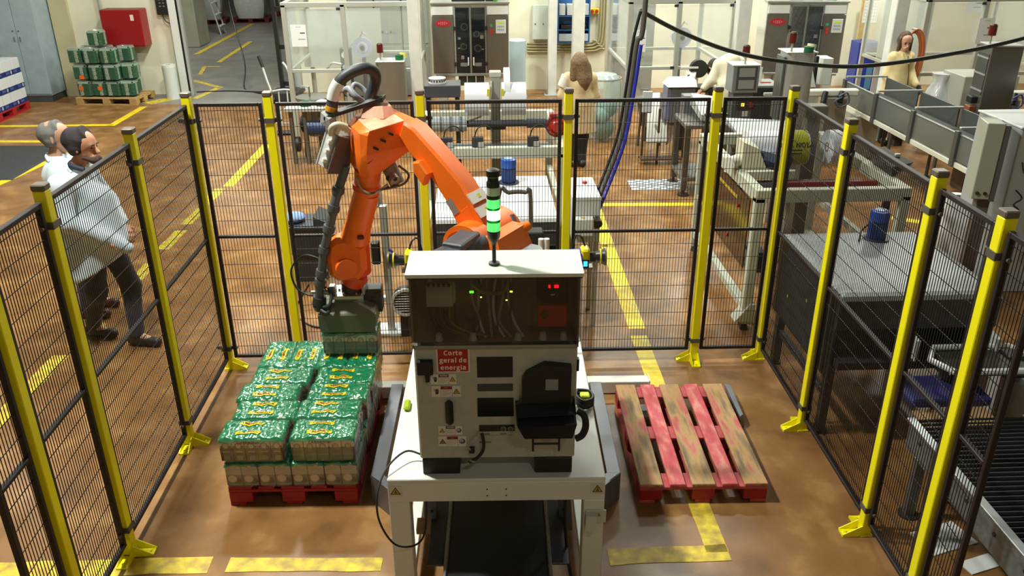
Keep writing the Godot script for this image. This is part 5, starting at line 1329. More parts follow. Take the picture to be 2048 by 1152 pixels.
func frame_cabin(label: String, x0: float, x1: float, z0: float, z1: float, h: float, mids: Array, bar: float) -> Node3D:
	var t := thing("glazed_enclosure", label, "enclosure", V((x0 + x1) / 2, 0, (z0 + z1) / 2))
	var w := x1 - x0
	var d := z0 - z1
	var am := H("b9bbb3", 0.4, 0.35)
	var xs := [-w / 2]
	for q in mids: xs.append(q - (x0 + x1) / 2)
	xs.append(w / 2)
	for i in xs.size():
		bx(t, "post", am, V(xs[i], h / 2, d / 2), V(0.07, h, 0.07), 0.004)
		if i == 0 or i == xs.size() - 1: bx(t, "post", am, V(xs[i], h / 2, -d / 2), V(0.07, h, 0.07), 0.004)
	for f in [-1, 1]:
		bx(t, "top_rail", am, V(0, h, f * d / 2), V(w + 0.07, 0.07, 0.07), 0.004)
		bx(t, "middle_rail", am, V(0, bar, f * d / 2), V(w - 0.07, 0.05, 0.05), 0.004)
	for e in [-1, 1]:
		bx(t, "top_rail", am, V(e * w / 2, h, 0), V(0.07, 0.07, d - 0.07), 0.004)
		bx(t, "middle_rail", am, V(e * w / 2, bar, 0), V(0.05, 0.05, d - 0.07), 0.004)
		bx(t, "pane", K.clear, V(e * w / 2, (h + bar) / 2, 0), V(0.006, h - bar - 0.1, d - 0.1))
	for i in xs.size() - 1:
		bx(t, "pane", K.clear, V((xs[i] + xs[i + 1]) / 2, (h + bar) / 2, d / 2), V(xs[i + 1] - xs[i] - 0.08, h - bar - 0.1, 0.006))
		for y in [bar + 0.03, h - 0.04]: bx(t, "hinge", K.dark, V(xs[i + 1] - 0.06, y - 0.02, d / 2 + 0.035), V(0.06, 0.04, 0.02), 0.003)
	return t
func notice(label: String, at: Vector3, w: float, h: float, turn := 0.0) -> void:
	var im := pic(64, 96, Color("e3e4e6"))
	im.fill_rect(Rect2i(22, 8, 22, 3), Color("b5b7bb")); im.fill_rect(Rect2i(38, 34, 20, 5), Color("3f4148")); im.fill_rect(Rect2i(28, 62, 30, 3), Color("74767c"))
	var o := inst(self, "paper_notice", card(w, h), textured(im, 0.7), XF(at, turn))
	tag(o, label, "paper")
func packing_machine(label: String, at: Vector3, turn: float) -> void:
	var t := thing("packing_machine", label, "machine", at, turn)
	var b := H("c7c8bf", 0.45)
	bx(t, "body", b, V(0, 1.5, -0.35), V(1.3, 1.3, 0.68), 0.01)
	for e in [-1, 1]:
		bx(t, "leg", b, V(e * 0.5, 0.42, -0.1), V(0.14, 0.86, 0.12), 0.005)
		bx(t, "leg", b, V(e * 0.5, 0.42, -0.6), V(0.14, 0.86, 0.12), 0.005)
		bx(t, "steel_door", K.brushed, V(e * 0.455, 1.33, 0.0), V(0.36, 0.94, 0.03), 0.006)
		bx(t, "white_panel", H("dfe1de", 0.35), V(e * 0.455, 1.88, 0.0), V(0.35, 0.14, 0.03), 0.006)
		var dr := bx(t, "glass_door", glass(Color(0.2, 0.23, 0.26), 0.16, 0.05), V(e * 0.13, 1.4, 0.03), V(0.24, 1.1, 0.008))
		bx(dr, "door_frame", H("8f918d", 0.35, 0.6), V(e * 0.13 + 0.122, 1.4, 0.032), V(0.014, 1.12, 0.02))
		bx(dr, "door_frame", H("8f918d", 0.35, 0.6), V(e * 0.13 - 0.122, 1.4, 0.032), V(0.014, 1.12, 0.02))
		put(dr, "door_handle", G.new().tube([V(e * 0.045, 1.0, 0.04), V(e * 0.045, 1.0, 0.07), V(e * 0.045, 1.12, 0.07), V(e * 0.045, 1.12, 0.04)], 0.01, 8), H("d5d6d3", 0.3))
		for y in [1.02, 1.6]: bx(dr, "hinge", K.black, V(e * 0.26, y, 0.03), V(0.05, 0.06, 0.05), 0.004)
	bx(t, "dark_inside", H("2a2c2c", 0.6), V(0, 1.38, -0.02), V(0.52, 1.08, 0.02))
	for q in [[-0.12, 1.3, 0.055], [0.1, 1.5, 0.05], [0.12, 1.27, 0.06], [-0.1, 1.62, 0.06]]: put(t, "wheel", G.new().ring(V(q[0], q[1], 0.0), V(q[0], q[1], 0.012), q[2], q[2] - 0.014, 20), H("777a78", 0.35, 0.6))
	for q in [[-0.19, 1.43, 0.05, 0.04], [-0.2, 1.27, 0.04, 0.02], [-0.14, 1.12, 0.05, 0.06], [0.19, 1.45, 0.06, 0.06], [0.2, 1.25, 0.04, 0.02], [-0.12, 1.0, 0.12, 0.06], [0.12, 1.0, 0.12, 0.06]]: bx(t, "small_part", H("b5b7b4", 0.4, 0.3), V(q[0], q[1], 0.0), V(q[2], q[3], 0.02), 0.004)
	var lg := put(t, "red_logo", G.new().prism([Vector2(-0.6, 1.68), Vector2(-0.54, 1.725), Vector2(-0.455, 1.74), Vector2(-0.37, 1.725), Vector2(-0.31, 1.68), Vector2(-0.37, 1.635), Vector2(-0.455, 1.62), Vector2(-0.54, 1.635)], 0.016, 0.02), H("b3202c", 0.4))
	for k in 5: bx(lg, "logo_bar", H("c98a8a", 0.5), V(-0.52 + k * 0.032, 1.68, 0.021), V(0.012, 0.05 if k in [1, 2, 3] else 0.03, 0.002))
	bx(t, "keypad", H("cfd2cc", 0.4), V(0.51, 1.62, 0.022), V(0.17, 0.22, 0.014), 0.004)
	bx(t, "keypad_screen", glow(Color(0.55, 0.65, 0.1), 0.5), V(0.51, 1.68, 0.03), V(0.11, 0.03, 0.003))
	for k in 8: bx(t, "key", H("8f9fb0"), V(0.46 + (k % 4) * 0.03, 1.62 - (k / 4) * 0.05, 0.03), V(0.022, 0.03, 0.003))
	for q in [[0.35, 1.64, "3f8f6a"], [0.35, 1.57, "b8282c"], [0.35, 1.52, "c21f26"]]: put(t, "push_button", G.new().cyl(V(q[0], q[1], 0.016), V(q[0], q[1], 0.03), 0.025), H(q[2], 0.4))
	bx(t, "under_tray", H("8b8c84", 0.4, 0.4), V(0, 0.84, 0.02), V(1.2, 0.04, 0.1), 0.004)
	for q in [[-0.35, 0.76, "c9c9bf"], [0.3, 0.75, "c9c9bf"], [0.0, 0.72, "24302a"], [-0.15, 0.74, "2b2c2a"], [0.15, 0.74, "33332f"]]: bx(t, "lower_part", H(q[2], 0.5), V(q[0], q[1], -0.05), V(0.14, 0.18, 0.12), 0.006)
	bx(t, "top_plate", H("9c9d95", 0.4, 0.3), V(0, 2.0, -0.1), V(1.32, 0.03, 0.3), 0.004)
	for q in [[-0.15, 0.3, "17181a"], [0.12, 0.26, "17181a"], [0.36, 0.2, "2a2b2c"]]: bx(t, "top_gear", H(q[2], 0.5), V(q[0], 2.1, -0.1), V(q[1], 0.16, 0.2), 0.01)
	for k in 3: put(t, "stack_light", G.new().cyl(V(0.42, 2.02 + k * 0.06, 0), V(0.42, 2.08 + k * 0.06, 0), 0.035), [H("4f9a2f", 0.3), H("c8cf2a", 0.3), H("a82a22", 0.3)][k])

func middle() -> void:
	shrink_tunnel("white topped shrink tunnel with a blue motor behind the back fence", V(0.1, 0, -7.06), 1.04, 1.22, noisy(Color("cdcfd0"), Color("dcdddd"), 1.0, 0.35, 0.0, 0.02, 112))
	fan_motor("blue finned motor standing on the white shrink tunnel behind the robot", V(0.24, 1.1, -7.42))
	reel_machine("pale grey film wrapping machine carrying two white rolls behind the back fence", V(0.08, 0, -8.8), 1.5, 1.7, false)
	var pst := thing("roll_post", "square grey post between the two white film rolls behind the fence", "post", V(0.15, 0, -8.75))
	bx(pst, "post", H("8e8c80", 0.45, 0.2), V(0, 0.93, 0), V(0.1, 1.86, 0.12), 0.005)
	bx(pst, "post_head", H("a3a195", 0.4), V(0, 1.86, 0), V(0.12, 0.05, 0.14), 0.006)
	bx(pst, "slide_block", K.dark, V(0, 1.33, 0.08), V(0.2, 0.06, 0.06), 0.005)
	tu(pst, "cable", H("b5b19f"), [V(-0.04, 1.8, 0.07), V(-0.06, 1.6, 0.1), V(-0.14, 1.46, 0.12), V(-0.3, 1.4, 0.14)], 0.012, 6, 5)
	var wr := H("e2e2ea", 0.3)
	var fr := film_roll("white film roll left of the grey post behind the back fence", V(-0.035, 1.64, -8.55), 0.165, -0.13, 0.115, wr)
	bx(fr, "yellow_label", H("c8c03a", 0.5), V(0.11, 0.08, 0.149), V(0.03, 0.1, 0.01))
	var fr2 := film_roll("white film roll right of the grey post with a narrow disc behind", V(0.325, 1.64, -8.55), 0.165, -0.115, 0.13, wr)
	put(fr2, "narrow_disc", G.new().cyl(V(-0.09, 0.06, -0.1), V(-0.03, 0.06, -0.1), 0.235, -1, 36), H("e4e4ea", 0.35))
	bx(fr2, "yellow_label", H("c8c03a", 0.5), V(-0.11, 0.08, 0.149), V(0.03, 0.1, 0.01))
	var sh := thing("roller_shaft", "long grey roller under the white film rolls behind the fence", "roller", V(0.1, 1.42, -8.42))
	put(sh, "sleeve", G.new().cyl(V(-0.66, 0, 0), V(-0.25, 0, 0), 0.075, -1, 28), H("b8c0c4", 0.2, 0.5))
	for k in 4: put(sh, "collar", G.new().cyl(V(-0.62 + k * 0.1, 0, 0), V(-0.6 + k * 0.1, 0, 0), 0.08, -1, 24), H("6f7478", 0.3, 0.6))
	cy(sh, "shaft", H("4a4e54", 0.35, 0.5), V(-0.7, 0, 0), V(0.6, 0, 0), 0.035)
	put(sh, "sleeve_right", G.new().cyl(V(0.36, 0.0, 0), V(0.56, 0.0, 0), 0.05, -1, 24), H("3f444c", 0.4))
	var rf := thing("red_motor", "red round motor at the right end of the wrapping machine", "motor", V(0.76, 1.4, -8.36))
	put(rf, "guard_ring", G.new().ring(V(0, 0, 0), V(0, 0, 0.03), 0.11, 0.095, 28), H("7d1512", 0.5))
	put(rf, "motor_body", G.new().cyl(V(0, 0, -0.12), V(0, 0, 0.02), 0.09, -1, 28).cyl(V(0, 0, 0.02), V(0, 0, 0.07), 0.075, 0.05, 28), H("b52a1c", 0.4))
	bx(rf, "bracket", H("8e1b14", 0.5), V(0, 0.1, -0.03), V(0.14, 0.05, 0.1), 0.006)
	for q in [[-0.42, 1.335, "wiring_box"], [-0.12, 1.33, "sensor_head"], [0.42, 1.34, "valve_block"]]:
		var v := thing(q[2], "small black %s on the pale wrapping machine, %s" % [q[2].replace("_", " "), "at the left" if q[0] < -0.3 else "in the middle" if q[0] < 0 else "at the right"], "fitting", V(q[0] + 0.08, 1.29, -8.0))
		bx(v, "body", K.dark, V(0, 0.05, 0), V(0.11, 0.1, 0.06), 0.006)
		bx(v, "cover", H("a7a8a2", 0.4), V(0.03, 0.03, 0.035), V(0.06, 0.05, 0.02), 0.004)
		tu(v, "lead", K.black, [V(-0.03, 0.1, 0), V(0.0, 0.18, 0.0), V(0.08, 0.2, -0.03), V(0.16, 0.14, -0.03)], 0.007, 6, 5)
	# dark desk with a reel of tape
	var dk := thing("work_desk", "dark desk left of the white film rolls behind the fence", "desk", V(-0.45, 0, -9.95))
	bx(dk, "desk_top", H("43414a", 0.4), V(0, 1.48, 0), V(0.42, 0.14, 0.36), 0.008)
	for e in [-0.17, 0.17]: bx(dk, "leg", K.dark, V(e, 0.7, 0), V(0.05, 1.4, 0.3), 0.004)
	var rl := thing("tape_reel", "flat white reel of tape lying on the dark desk", "reel", V(-0.51, 1.55, -9.95))
	for y in [0.0, 0.05]: put(rl, "flange", G.new().ring(V(0, y, 0), V(0, y + 0.01, 0), 0.1, 0.022, 28), H("dcdcd6", 0.4))
	put(rl, "tape", G.new().ring(V(0, 0.01, 0), V(0, 0.05, 0), 0.092, 0.03, 28), H("c9c9c2", 0.5))
	for k in 9: bx(rl, "print", K.dark, V(sin(k * 0.35 - 1.4) * 0.094, 0.03, cos(k * 0.35 - 1.4) * 0.094), V(0.012, 0.022, 0.004))
	# glazed machine cabins
	frame_cabin("glazed aluminium machine cabin with a paper notice at the back left", -2.93, -0.98, -13.2, -15.0, 2.12, [-2.05], 1.15)
	notice("white notice on the left glazed cabin's front", V(-2.73, 1.68, -13.15), 0.23, 0.32)
	bx(self, "cover_sheet", H("b3b6ac", 0.5), V(-2.35, 1.42, -14.8), V(1.35, 0.95, 0.02))
	tag(get_node("cover_sheet"), "grey sheet at the back of the left glazed cabin", "sheet")
	for i in 3:
		var c := thing("control_cupboard", "tall grey control cupboard against the wall behind the left cabin, %s of three" % ["left", "middle", "right"][i], "cupboard", V(-2.28 + i * 0.52, 0, -17.1))
		bx(c, "carcass", H("75776f", 0.5), V(0, 1.02, 0), V(0.5, 2.0, 0.5), 0.006)
		bx(c, "upper_door", H("7f817a", 0.45), V(0, 1.5, 0.255), V(0.47, 0.94, 0.012), 0.004)
		bx(c, "lower_door", H("72746c", 0.45), V(0, 0.5, 0.255), V(0.47, 0.95, 0.012), 0.004)
		for k in 4: put(c, "lamp_button", G.new().cyl(V(-0.12 + k * 0.08, 1.25, 0.26), V(-0.12 + k * 0.08, 1.25, 0.275), 0.018), [K.black, H("8a9aa8"), K.dark, H("6a7a88")][k])
		bx(c, "rating_label", H("b56a5a", 0.6), V(0.0, 1.78, 0.262), V(0.14, 0.06, 0.002))
	for a in [["film_reel", "bluish film reel on a bracket inside the left glazed cabin", V(-1.93, 1.35, -14.2)], ["film_reel", "white film reel on a lever in the middle glazed cabin", V(3.3, 1.48, -14.0)]]:
		var t := thing(a[0], a[1], "reel", a[2])
		put(t, "film_disc", G.new().cyl(V(0, 0, -0.03), V(0, 0, 0.03), 0.16, -1, 36), glass(Color(0.72, 0.74, 0.85), 0.75, 0.2))
		put(t, "hub", G.new().cyl(V(0, 0, 0.03), V(0, 0, 0.07), 0.035, -1, 20), K.dark)
		put(t, "ring", G.new().ring(V(0, 0, 0.028), V(0, 0, 0.036), 0.085, 0.06), H("c9c9d6", 0.4))
		bx(t, "stand", H("6f7174", 0.4, 0.4), V(0, -a[2].y / 2, -0.08), V(0.06, a[2].y, 0.05), 0.004)
		put(t, "lever", G.new().tube([V(-0.2, 0.02, 0.0), V(0.03, 0.24, 0.02), V(0.08, 0.2, 0.02)], 0.01, 6).tube([V(-0.05, 0.1, 0.02), V(0.02, 0.26, 0.02)], 0.01, 6), K.alu)
	var gm := thing("gear_unit", "dark gear unit with rollers inside the left glazed cabin", "machine part", V(-2.3, 0, -14.0))
	bx(gm, "frame_plate", H("3a3c3a", 0.5), V(0.12, 0.95, 0), V(0.18, 0.85, 0.1), 0.01)
	for k in 4: put(gm, "roller", G.new().cyl(V(0.12, 0.68 + k * 0.2, 0.05), V(0.12, 0.68 + k * 0.2, 0.16), 0.05, -1, 18), [H("8d8f8a", 0.3, 0.5), H("55584f", 0.4), H("c5c7c0", 0.3), H("d5d6d0", 0.4)][k])
	bx(gm, "column", K.grey, V(0.12, 0.3, 0), V(0.14, 0.6, 0.12))
	put(gm, "pipe", G.new().tube([V(-0.2, 1.05, 0.1), V(-0.1, 1.15, 0.1), V(0.05, 1.13, 0.1)], 0.02, 8, 4), K.alu)
	# stainless cupboard with tapes and lamp
	var sc := thing("steel_cupboard", "rounded stainless cupboard with a red lamp left of the white column", "cupboard", V(-1.33, 0, -12.75))
	var rr := []
	for y in [0.0, 1.36]:
		var r := []
		for k in 20:
			var c := cos(TAU * k / 20)
			var s := sin(TAU * k / 20)
			var q := pow(pow(absf(c), 6.0) + pow(absf(s), 6.0), -1.0 / 6.0)
			r.append(V(c * q * 0.215, y, s * q * 0.18))
		rr.append(r)
	put(sc, "body", G.new().loft(rr), K.steel, 50)
	bx(sc, "top", H("b9bbb8", 0.3, 0.4), V(0, 1.37, 0), V(0.43, 0.02, 0.36), 0.006)
	for a in [["beacon", "red signal beacon on the stainless cupboard", V(-1.48, 1.38, -12.75)], ["beacon", "red signal beacon on the small windowed cabinet", V(3.36, 1.6, -10.7)], ["beacon", "red signal beacon on the grey round edged column right of it", V(3.9, 1.765, -10.6)], ["beacon", "red signal beacon on the dark steel tower at the right", V(6.3, 1.86, -10.4)]]:
		var t := thing(a[0], a[1], "beacon", a[2])
		cy(t, "stem", K.alu, V(0, 0, 0), V(0, 0.1, 0), 0.012)
		put(t, "lens", G.new().cyl(V(0, 0.1, 0), V(0, 0.22, 0), 0.048, 0.046, 20), H("5d1014", 0.2))
		put(t, "lens_cap", G.new().cyl(V(0, 0.22, 0), V(0, 0.235, 0), 0.04, 0.03, 20), H("3a2a2a", 0.4))
	for a in [["tape_roll", "green roll with yellow tape on the stainless cupboard", V(-1.2, 1.38, -12.72)], ["tape_roll", "green roll with cream tape on the grey round edged column", V(4.08, 1.765, -10.5)]]:
		var t := thing(a[0], a[1], "tape", a[2])
		put(t, "green_roll", G.new().ring(V(0, 0, 0), V(0, 0.07, 0), 0.06, 0.03, 24), H("0f5f3a", 0.4))
		put(t, "pale_roll", G.new().ring(V(0.05, 0.03, -0.06), V(0.06, 0.09, -0.07), 0.055, 0.03, 24), H("d5d06a" if a[2].x < 0 else "d8d5b5", 0.5))
	put(self, "white_spool", G.new().cyl(V(-1.33, 1.38, -12.7), V(-1.33, 1.41, -12.7), 0.045, 0.03, 20), H("d3d3d0", 0.4))
	tag(get_node("white_spool"), "small white spool on the stainless cupboard", "spool")
	# packing machines
	packing_machine("stainless packing machine with a red logo behind the white film rolls", V(-0.155, 0, -14.5), 0.0)
	packing_machine("stainless packing machine with a red logo at the right, partly turned", V(5.4, 0, -14.2), -0.12)
	# things on the back wall
	var hr := thing("hanging_roll", "pale blue wrapped roll on a stand against the back wall", "roll", V(0.72, 0, -16.6))
	put(hr, "roll", G.new().cyl(V(0, 0.28, 0), V(0, 1.1, 0), 0.165, -1, 28), H("a9c1c8", 0.3))
	put(hr, "roll_end", G.new().cyl(V(0, 1.1, 0), V(0, 1.12, 0), 0.16, 0.14, 28), H("d3dcdc", 0.4))
	put(hr, "stand", G.new().cyl(V(0, 0, 0), V(0, 0.03, 0), 0.2).cyl(V(0, 0.03, 0), V(0, 0.28, 0), 0.04), K.grey)
	var wb := thing("fuse_box", "pale green fuse box on the back wall left of the thin column", "box", V(1.22, 1.02, -17.32))
	bx(wb, "case", H("c3ccc2", 0.4), V(0, 0.33, 0), V(0.33, 0.66, 0.14), 0.008)
	for q in [-0.11, 0.05]: cy(wb, "lock", H("5f6662", 0.4, 0.5), V(q, 0.3, 0.07), V(q, 0.3, 0.078), 0.014)
	var rk := thing("blue_rack", "blue wall rack with white papers and boxes behind the columns", "rack", V(1.86, 0.98, -17.2))
	var rb := H("2a5f9a", 0.45)
	for e in [-0.31, 0.31]: bx(rk, "side", rb, V(e, 0.42, 0), V(0.02, 0.84, 0.26))
	bx(rk, "back", rb, V(0, 0.42, -0.12), V(0.62, 0.84, 0.015))
	for y in [0.01, 0.24, 0.5]: bx(rk, "shelf", rb, V(0, y, 0), V(0.6, 0.02, 0.26))
	bx(rk, "front_lip", H("b3bec6", 0.4), V(0, 0.1, 0.13), V(0.58, 0.14, 0.01))
	for i in 4:
		var o := bx(self, "white_box", H("d3d6d8", 0.6), V(1.63 + i * 0.155, 1.6, -17.2), V(0.12, 0.2, 0.2), 0.003)
		tag(o, "white box in the top shelf of the blue rack, %s" % ["leftmost", "second from the left", "second from the right", "rightmost"][i], "box", "boxes in the blue rack")
	bx(self, "black_tray", K.black, V(1.86, 1.27, -17.18), V(0.5, 0.08, 0.2), 0.01)
	tag(get_node("black_tray"), "black tray in the middle shelf of the blue rack", "tray")
	var es := thing("switch_box", "yellow switch box with two red buttons on the back wall", "switch", V(2.29, 1.49, -17.34))
	bx(es, "case", H("d8c21c", 0.4), V(0, 0.055, 0), V(0.19, 0.11, 0.08), 0.008)
	for e in [-0.045, 0.045]: put(es, "red_button", G.new().cyl(V(e, 0.055, 0.04), V(e, 0.055, 0.06), 0.032), H("b5231c", 0.4))
	for k in 4:
		var z := -17.36
		var o := k * 0.055
		tu(self, "conduit", H("a39a72", 0.5), [V(2.42 + o, 3.2, z), V(2.42 + o, 1.15 - o * 0.6, z), V(2.3 + o * 0.8, 0.98 - o, z), V(2.1, 0.93 - o, z), V(0.95, 0.93 - o, z)], 0.022, 8, 5)
		tag(get_node(NodePath("conduit" if k == 0 else "conduit_%03d" % k)), "cream conduit bending down the back wall, %s of four" % ["innermost", "second from inside", "third from inside", "outermost"][k], "conduit")
	for a in [[2.36, -15.6, "left of the middle cabin, thicker"], [2.58, -15.7, "left of the middle cabin, thinner"]]:
		var o := bx(self, "wall_post", H("b8b6a3", 0.5), V(a[0], 2.5, a[1]), V(0.14 if a[0] < 2.5 else 0.05, 5.0, 0.1), 0.005)
		tag(o, "painted upright post %s" % a[2], "post")
	frame_cabin("glazed aluminium machine cabin with a notice in the middle back", 2.3, 3.9, -13.2, -15.2, 2.12, [3.05], 1.13)
	notice("white notice on the middle glazed cabin's front", V(2.45, 1.55, -13.15), 0.2, 0.33)
	bx(self, "grey_door_leaf", H("9a9b95", 0.5), V(2.75, 1.0, -15.4), V(0.75, 1.95, 0.05), 0.006)
	tag(get_node("grey_door_leaf"), "grey door leaf behind the middle glazed cabin", "door")
	# waste bag on a ring stand
	var bg := thing("waste_bag", "clear waste bag with green rubbish on a ring stand beside the woman", "bag", V(1.93, 0, -13.2))
	put(bg, "ring", G.new().ring(V(0, 0.98, 0), V(0, 1.0, 0), 0.28, 0.265, 28), K.alu)
	for k in 3: cy(bg, "stand_leg", K.alu, V(cos(k * 2.1) * 0.28, 0, sin(k * 2.1) * 0.28), V(cos(k * 2.1) * 0.27, 0.99, sin(k * 2.1) * 0.27), 0.012)
	var g := G.new()
	var prof := []
	for k in 13:
		var y := k / 12.0
		var row := []
		for n in 28:
			var w := TAU * n / 28
			var r := (0.2 + 0.09 * sin(minf(y * 2.2, 1.57))) * (1.0 + 0.05 * sin(w * 7 + y * 9.0) * (1.0 - y * 0.5))
			if y > 0.95: r = 0.27
			row.append(V(cos(w) * r, 0.02 + y * 0.98, sin(w) * r))
		prof.append(row)
	put(bg, "clear_bag", g.loft(prof, false), glass(Color(0.8, 0.92, 0.9), 0.26, 0.12), 60)
	put(bg, "rubbish", G.new().ball(V(0, 0.2, 0), V(0.2, 0.19, 0.2), 8).ball(V(-0.05, 0.4, 0.04), V(0.17, 0.14, 0.17), 8).ball(V(0.07, 0.5, -0.03), V(0.16, 0.15, 0.15), 8), noisy(Color("2f5f58"), Color("a8c4bb"), 6.0, 0.6, 0.0, 0.05, 121))
	put(bg, "lid", G.new().lathe([Vector2(0.24, 1.0), Vector2(0.2, 1.05), Vector2(0.05, 1.08), Vector2(0, 1.08)], 24), glass(Color(0.8, 0.88, 0.9), 0.4, 0.15))
	# white button box
	var bb := thing("button_box", "white box with a red button at the tunnel's right side", "control box", V(0.86, 0, -6.75))
	put(bb, "sloped_case", G.new().hexa([V(-0.12, 0.82, 0.16), V(0.12, 0.82, 0.16), V(0.12, 0.82, -0.28), V(-0.12, 0.82, -0.28), V(-0.12, 1.22, 0.16), V(0.12, 1.22, 0.16), V(0.1, 1.26, -0.28), V(-0.12, 1.26, -0.28)]), H("c9cbc8", 0.4))
	bx(bb, "lower_case", H("d2d4d3", 0.4), V(-0.03, 0.99, 0.22), V(0.17, 0.15, 0.1), 0.006)
	put(bb, "red_button", G.new().cyl(V(0.02, 1.24, -0.15), V(0.02, 1.265, -0.15), 0.022), H("b5201c", 0.4))
	put(bb, "round_socket", G.new().cyl(V(0.085, 1.02, 0.16), V(0.095, 1.0, 0.22), 0.04, -1, 20), H("2c211b", 0.5))
	bx(bb, "yellow_triangle", H("c9a92a", 0.5), V(-0.03, 1.066, 0.23), V(0.03, 0.003, 0.03))
	for q in [[-0.1, 0.1], [0.1, 0.1], [0.1, -0.24], [-0.1, -0.24]]: bx(bb, "leg", K.alu, V(q[0], 0.41, q[1]), V(0.04, 0.82, 0.04), 0.003)
	# things between the robot and the tunnel
	tu(self, "handrail", H("8a8d90", 0.35, 0.5), [V(0.1, 0.4, -6.2), V(0.12, 1.36, -6.2), V(0.2, 1.4, -6.2), V(0.33, 1.4, -6.2), V(0.37, 1.34, -6.2), V(0.37, 0.4, -6.2)], 0.018, 10, 4)
	tag(get_node("handrail"), "grey bent tube rail right behind the robot's shoulder", "rail")
	for q in [0.1, 0.37]: cy(get_node("handrail"), "rail_leg", K.grey, V(q, 0, -6.2), V(q, 0.42, -6.2), 0.022)
	var mc := thing("feed_unit", "small black and white feed unit on a post behind the robot's shoulder", "machine part", V(0.36, 0, -5.55))
	bx(mc, "post", K.alu, V(0, 0.6, 0), V(0.06, 1.2, 0.06), 0.003)
	bx(mc, "black_case", K.black, V(-0.02, 1.27, 0), V(0.16, 0.12, 0.12), 0.008)
	put(mc, "clear_cover", G.new().ball(V(-0.13, 1.3, -0.02), V(0.1, 0.12, 0.08), 8), glass(Color(0.85, 0.88, 0.9), 0.4, 0.15))
	for e in [0.04, 0.08]: put(mc, "white_cup", G.new().cyl(V(e, 1.22, 0.1), V(e, 1.3, 0.1), 0.02), H("d5d6d3", 0.4))
	# hoses hanging from above
	var hz := [V(1.37, 4.5, -7.1), V(1.353, 2.638, -7.1), V(1.304, 2.398, -7.1), V(1.27, 2.05, -7.1), V(1.2, 1.6, -7.05), V(1.05, 1.2, -6.95), V(0.93, 1.02, -6.75), V(0.87, 0.98, -6.62)]
	tu(self, "grey_hose", H("55524b", 0.5), hz, 0.022, 10, 6)
	tag(get_node("grey_hose"), "thick grey hose hanging down to the white button box", "hose")
	var h2 := []
	for q in hz: h2.append(q + V(0.03, -0.02, 0.03))
	tu(self, "blue_hose", H("2431b4", 0.35), h2.slice(2), 0.015, 10, 6)
	tag(get_node("blue_hose"), "bright blue air hose hanging beside the grey hose", "hose")
	var h3 := []
	for q in hz: h3.append(q + V(-0.03, 0.0, -0.02))
	tu(self, "black_hose", K.black, h3.slice(1), 0.013, 8, 6)
	tag(get_node("black_hose"), "thin black hose hanging beside the grey hose", "hose")
	tu(self, "overhead_cable", H("23231f", 0.5), [V(1.36, 2.62, -7.3), V(1.75, 2.42, -7.6), V(2.3, 2.2, -7.9), V(2.845, 2.078, -8), V(3.6, 2.02, -8), V(4.48, 2.125, -8), V(5.3, 2.3, -8), V(6.6, 2.7, -8)], 0.02, 8, 6)
	tag(get_node("overhead_cable"), "black cable sagging across the picture to the upper right", "cable")
	# lower things by the tunnel and left of it
	var up := thing("profile_stand", "grey profile stand on a white base plate behind the gripper", "stand", V(-0.85, 0, -6.62))
	bx(up, "profile", K.alu, V(0.02, 0.6, 0.02), V(0.06, 1.16, 0.06), 0.003)
	bx(up, "base_plate", H("d7d9d8", 0.4), V(0.03, 0.015, 0), V(0.3, 0.03, 0.22), 0.004)
	bx(up, "cross_profile", K.alu, V(0.1, 0.3, -0.04), V(0.3, 0.05, 0.05), 0.003)
	bx(up, "black_valve", K.black, V(-0.06, 0.78, 0.07), V(0.07, 0.2, 0.07), 0.01)
	tu(up, "blue_lead", H("2a2a8a"), [V(0.05, 0.8, 0.05), V(0.25, 0.62, 0.1), V(0.42, 0.5, 0.12)], 0.01, 6, 4)
	bx(self, "paper_bag", H("bcc6c6", 0.5), V(-0.93, 1.22, -6.72), V(0.16, 0.2, 0.08), 0.03)
	tag(get_node("paper_bag"), "crumpled pale bag on the profile stand behind the robot's forearm", "bag")
	var fg := thing("fan_guard", "round white fan guard low behind the fence, left of the cabinet", "fan", V(-0.68, 0, -6.5))
	put(fg, "housing", G.new().cyl(V(0, 0.34, -0.08), V(0, 0.34, 0.0), 0.12, -1, 28), K.dark)
	put(fg, "rim", G.new().ring(V(0, 0.34, 0.0), V(0, 0.34, 0.03), 0.125, 0.105, 32), H("c9c9c4", 0.4))
	for k in 8: put(fg, "grille_bar", G.new().cyl(V(-0.1, 0.26 + k * 0.023, 0.02), V(0.1, 0.26 + k * 0.023, 0.02), 0.004, -1, 6), H("d5d5d0", 0.4))
	bx(fg, "pedestal", K.dark, V(0, 0.11, -0.04), V(0.12, 0.22, 0.08), 0.005)
	var cr := thing("crate", "dark blue crate with a blue cloth behind the back fence at the left", "crate", V(-1.75, 0, -7.85))
	put(cr, "body", G.new().loft([[V(-0.17, 0.3, 0.14), V(0.17, 0.3, 0.14), V(0.17, 0.3, -0.14), V(-0.17, 0.3, -0.14)], [V(-0.21, 0.62, 0.18), V(0.21, 0.62, 0.18), V(0.21, 0.62, -0.18), V(-0.21, 0.62, -0.18)]]), H("252b36", 0.5))
	bx(cr, "rim", H("30363f", 0.45), V(0, 0.6, 0.185), V(0.44, 0.025, 0.02), 0.004)
	bx(cr, "stand", K.dark, V(0, 0.15, 0), V(0.3, 0.3, 0.22), 0.006)
	put(cr, "lid_flap", G.new().hexa([V(0.1, 0.6, 0.18), V(0.22, 0.55, 0.18), V(0.22, 0.55, -0.18), V(0.1, 0.6, -0.18), V(0.1, 0.7, 0.16), V(0.27, 0.62, 0.16), V(0.27, 0.62, -0.18), V(0.1, 0.7, -0.18)]), H("1b1d22", 0.5))
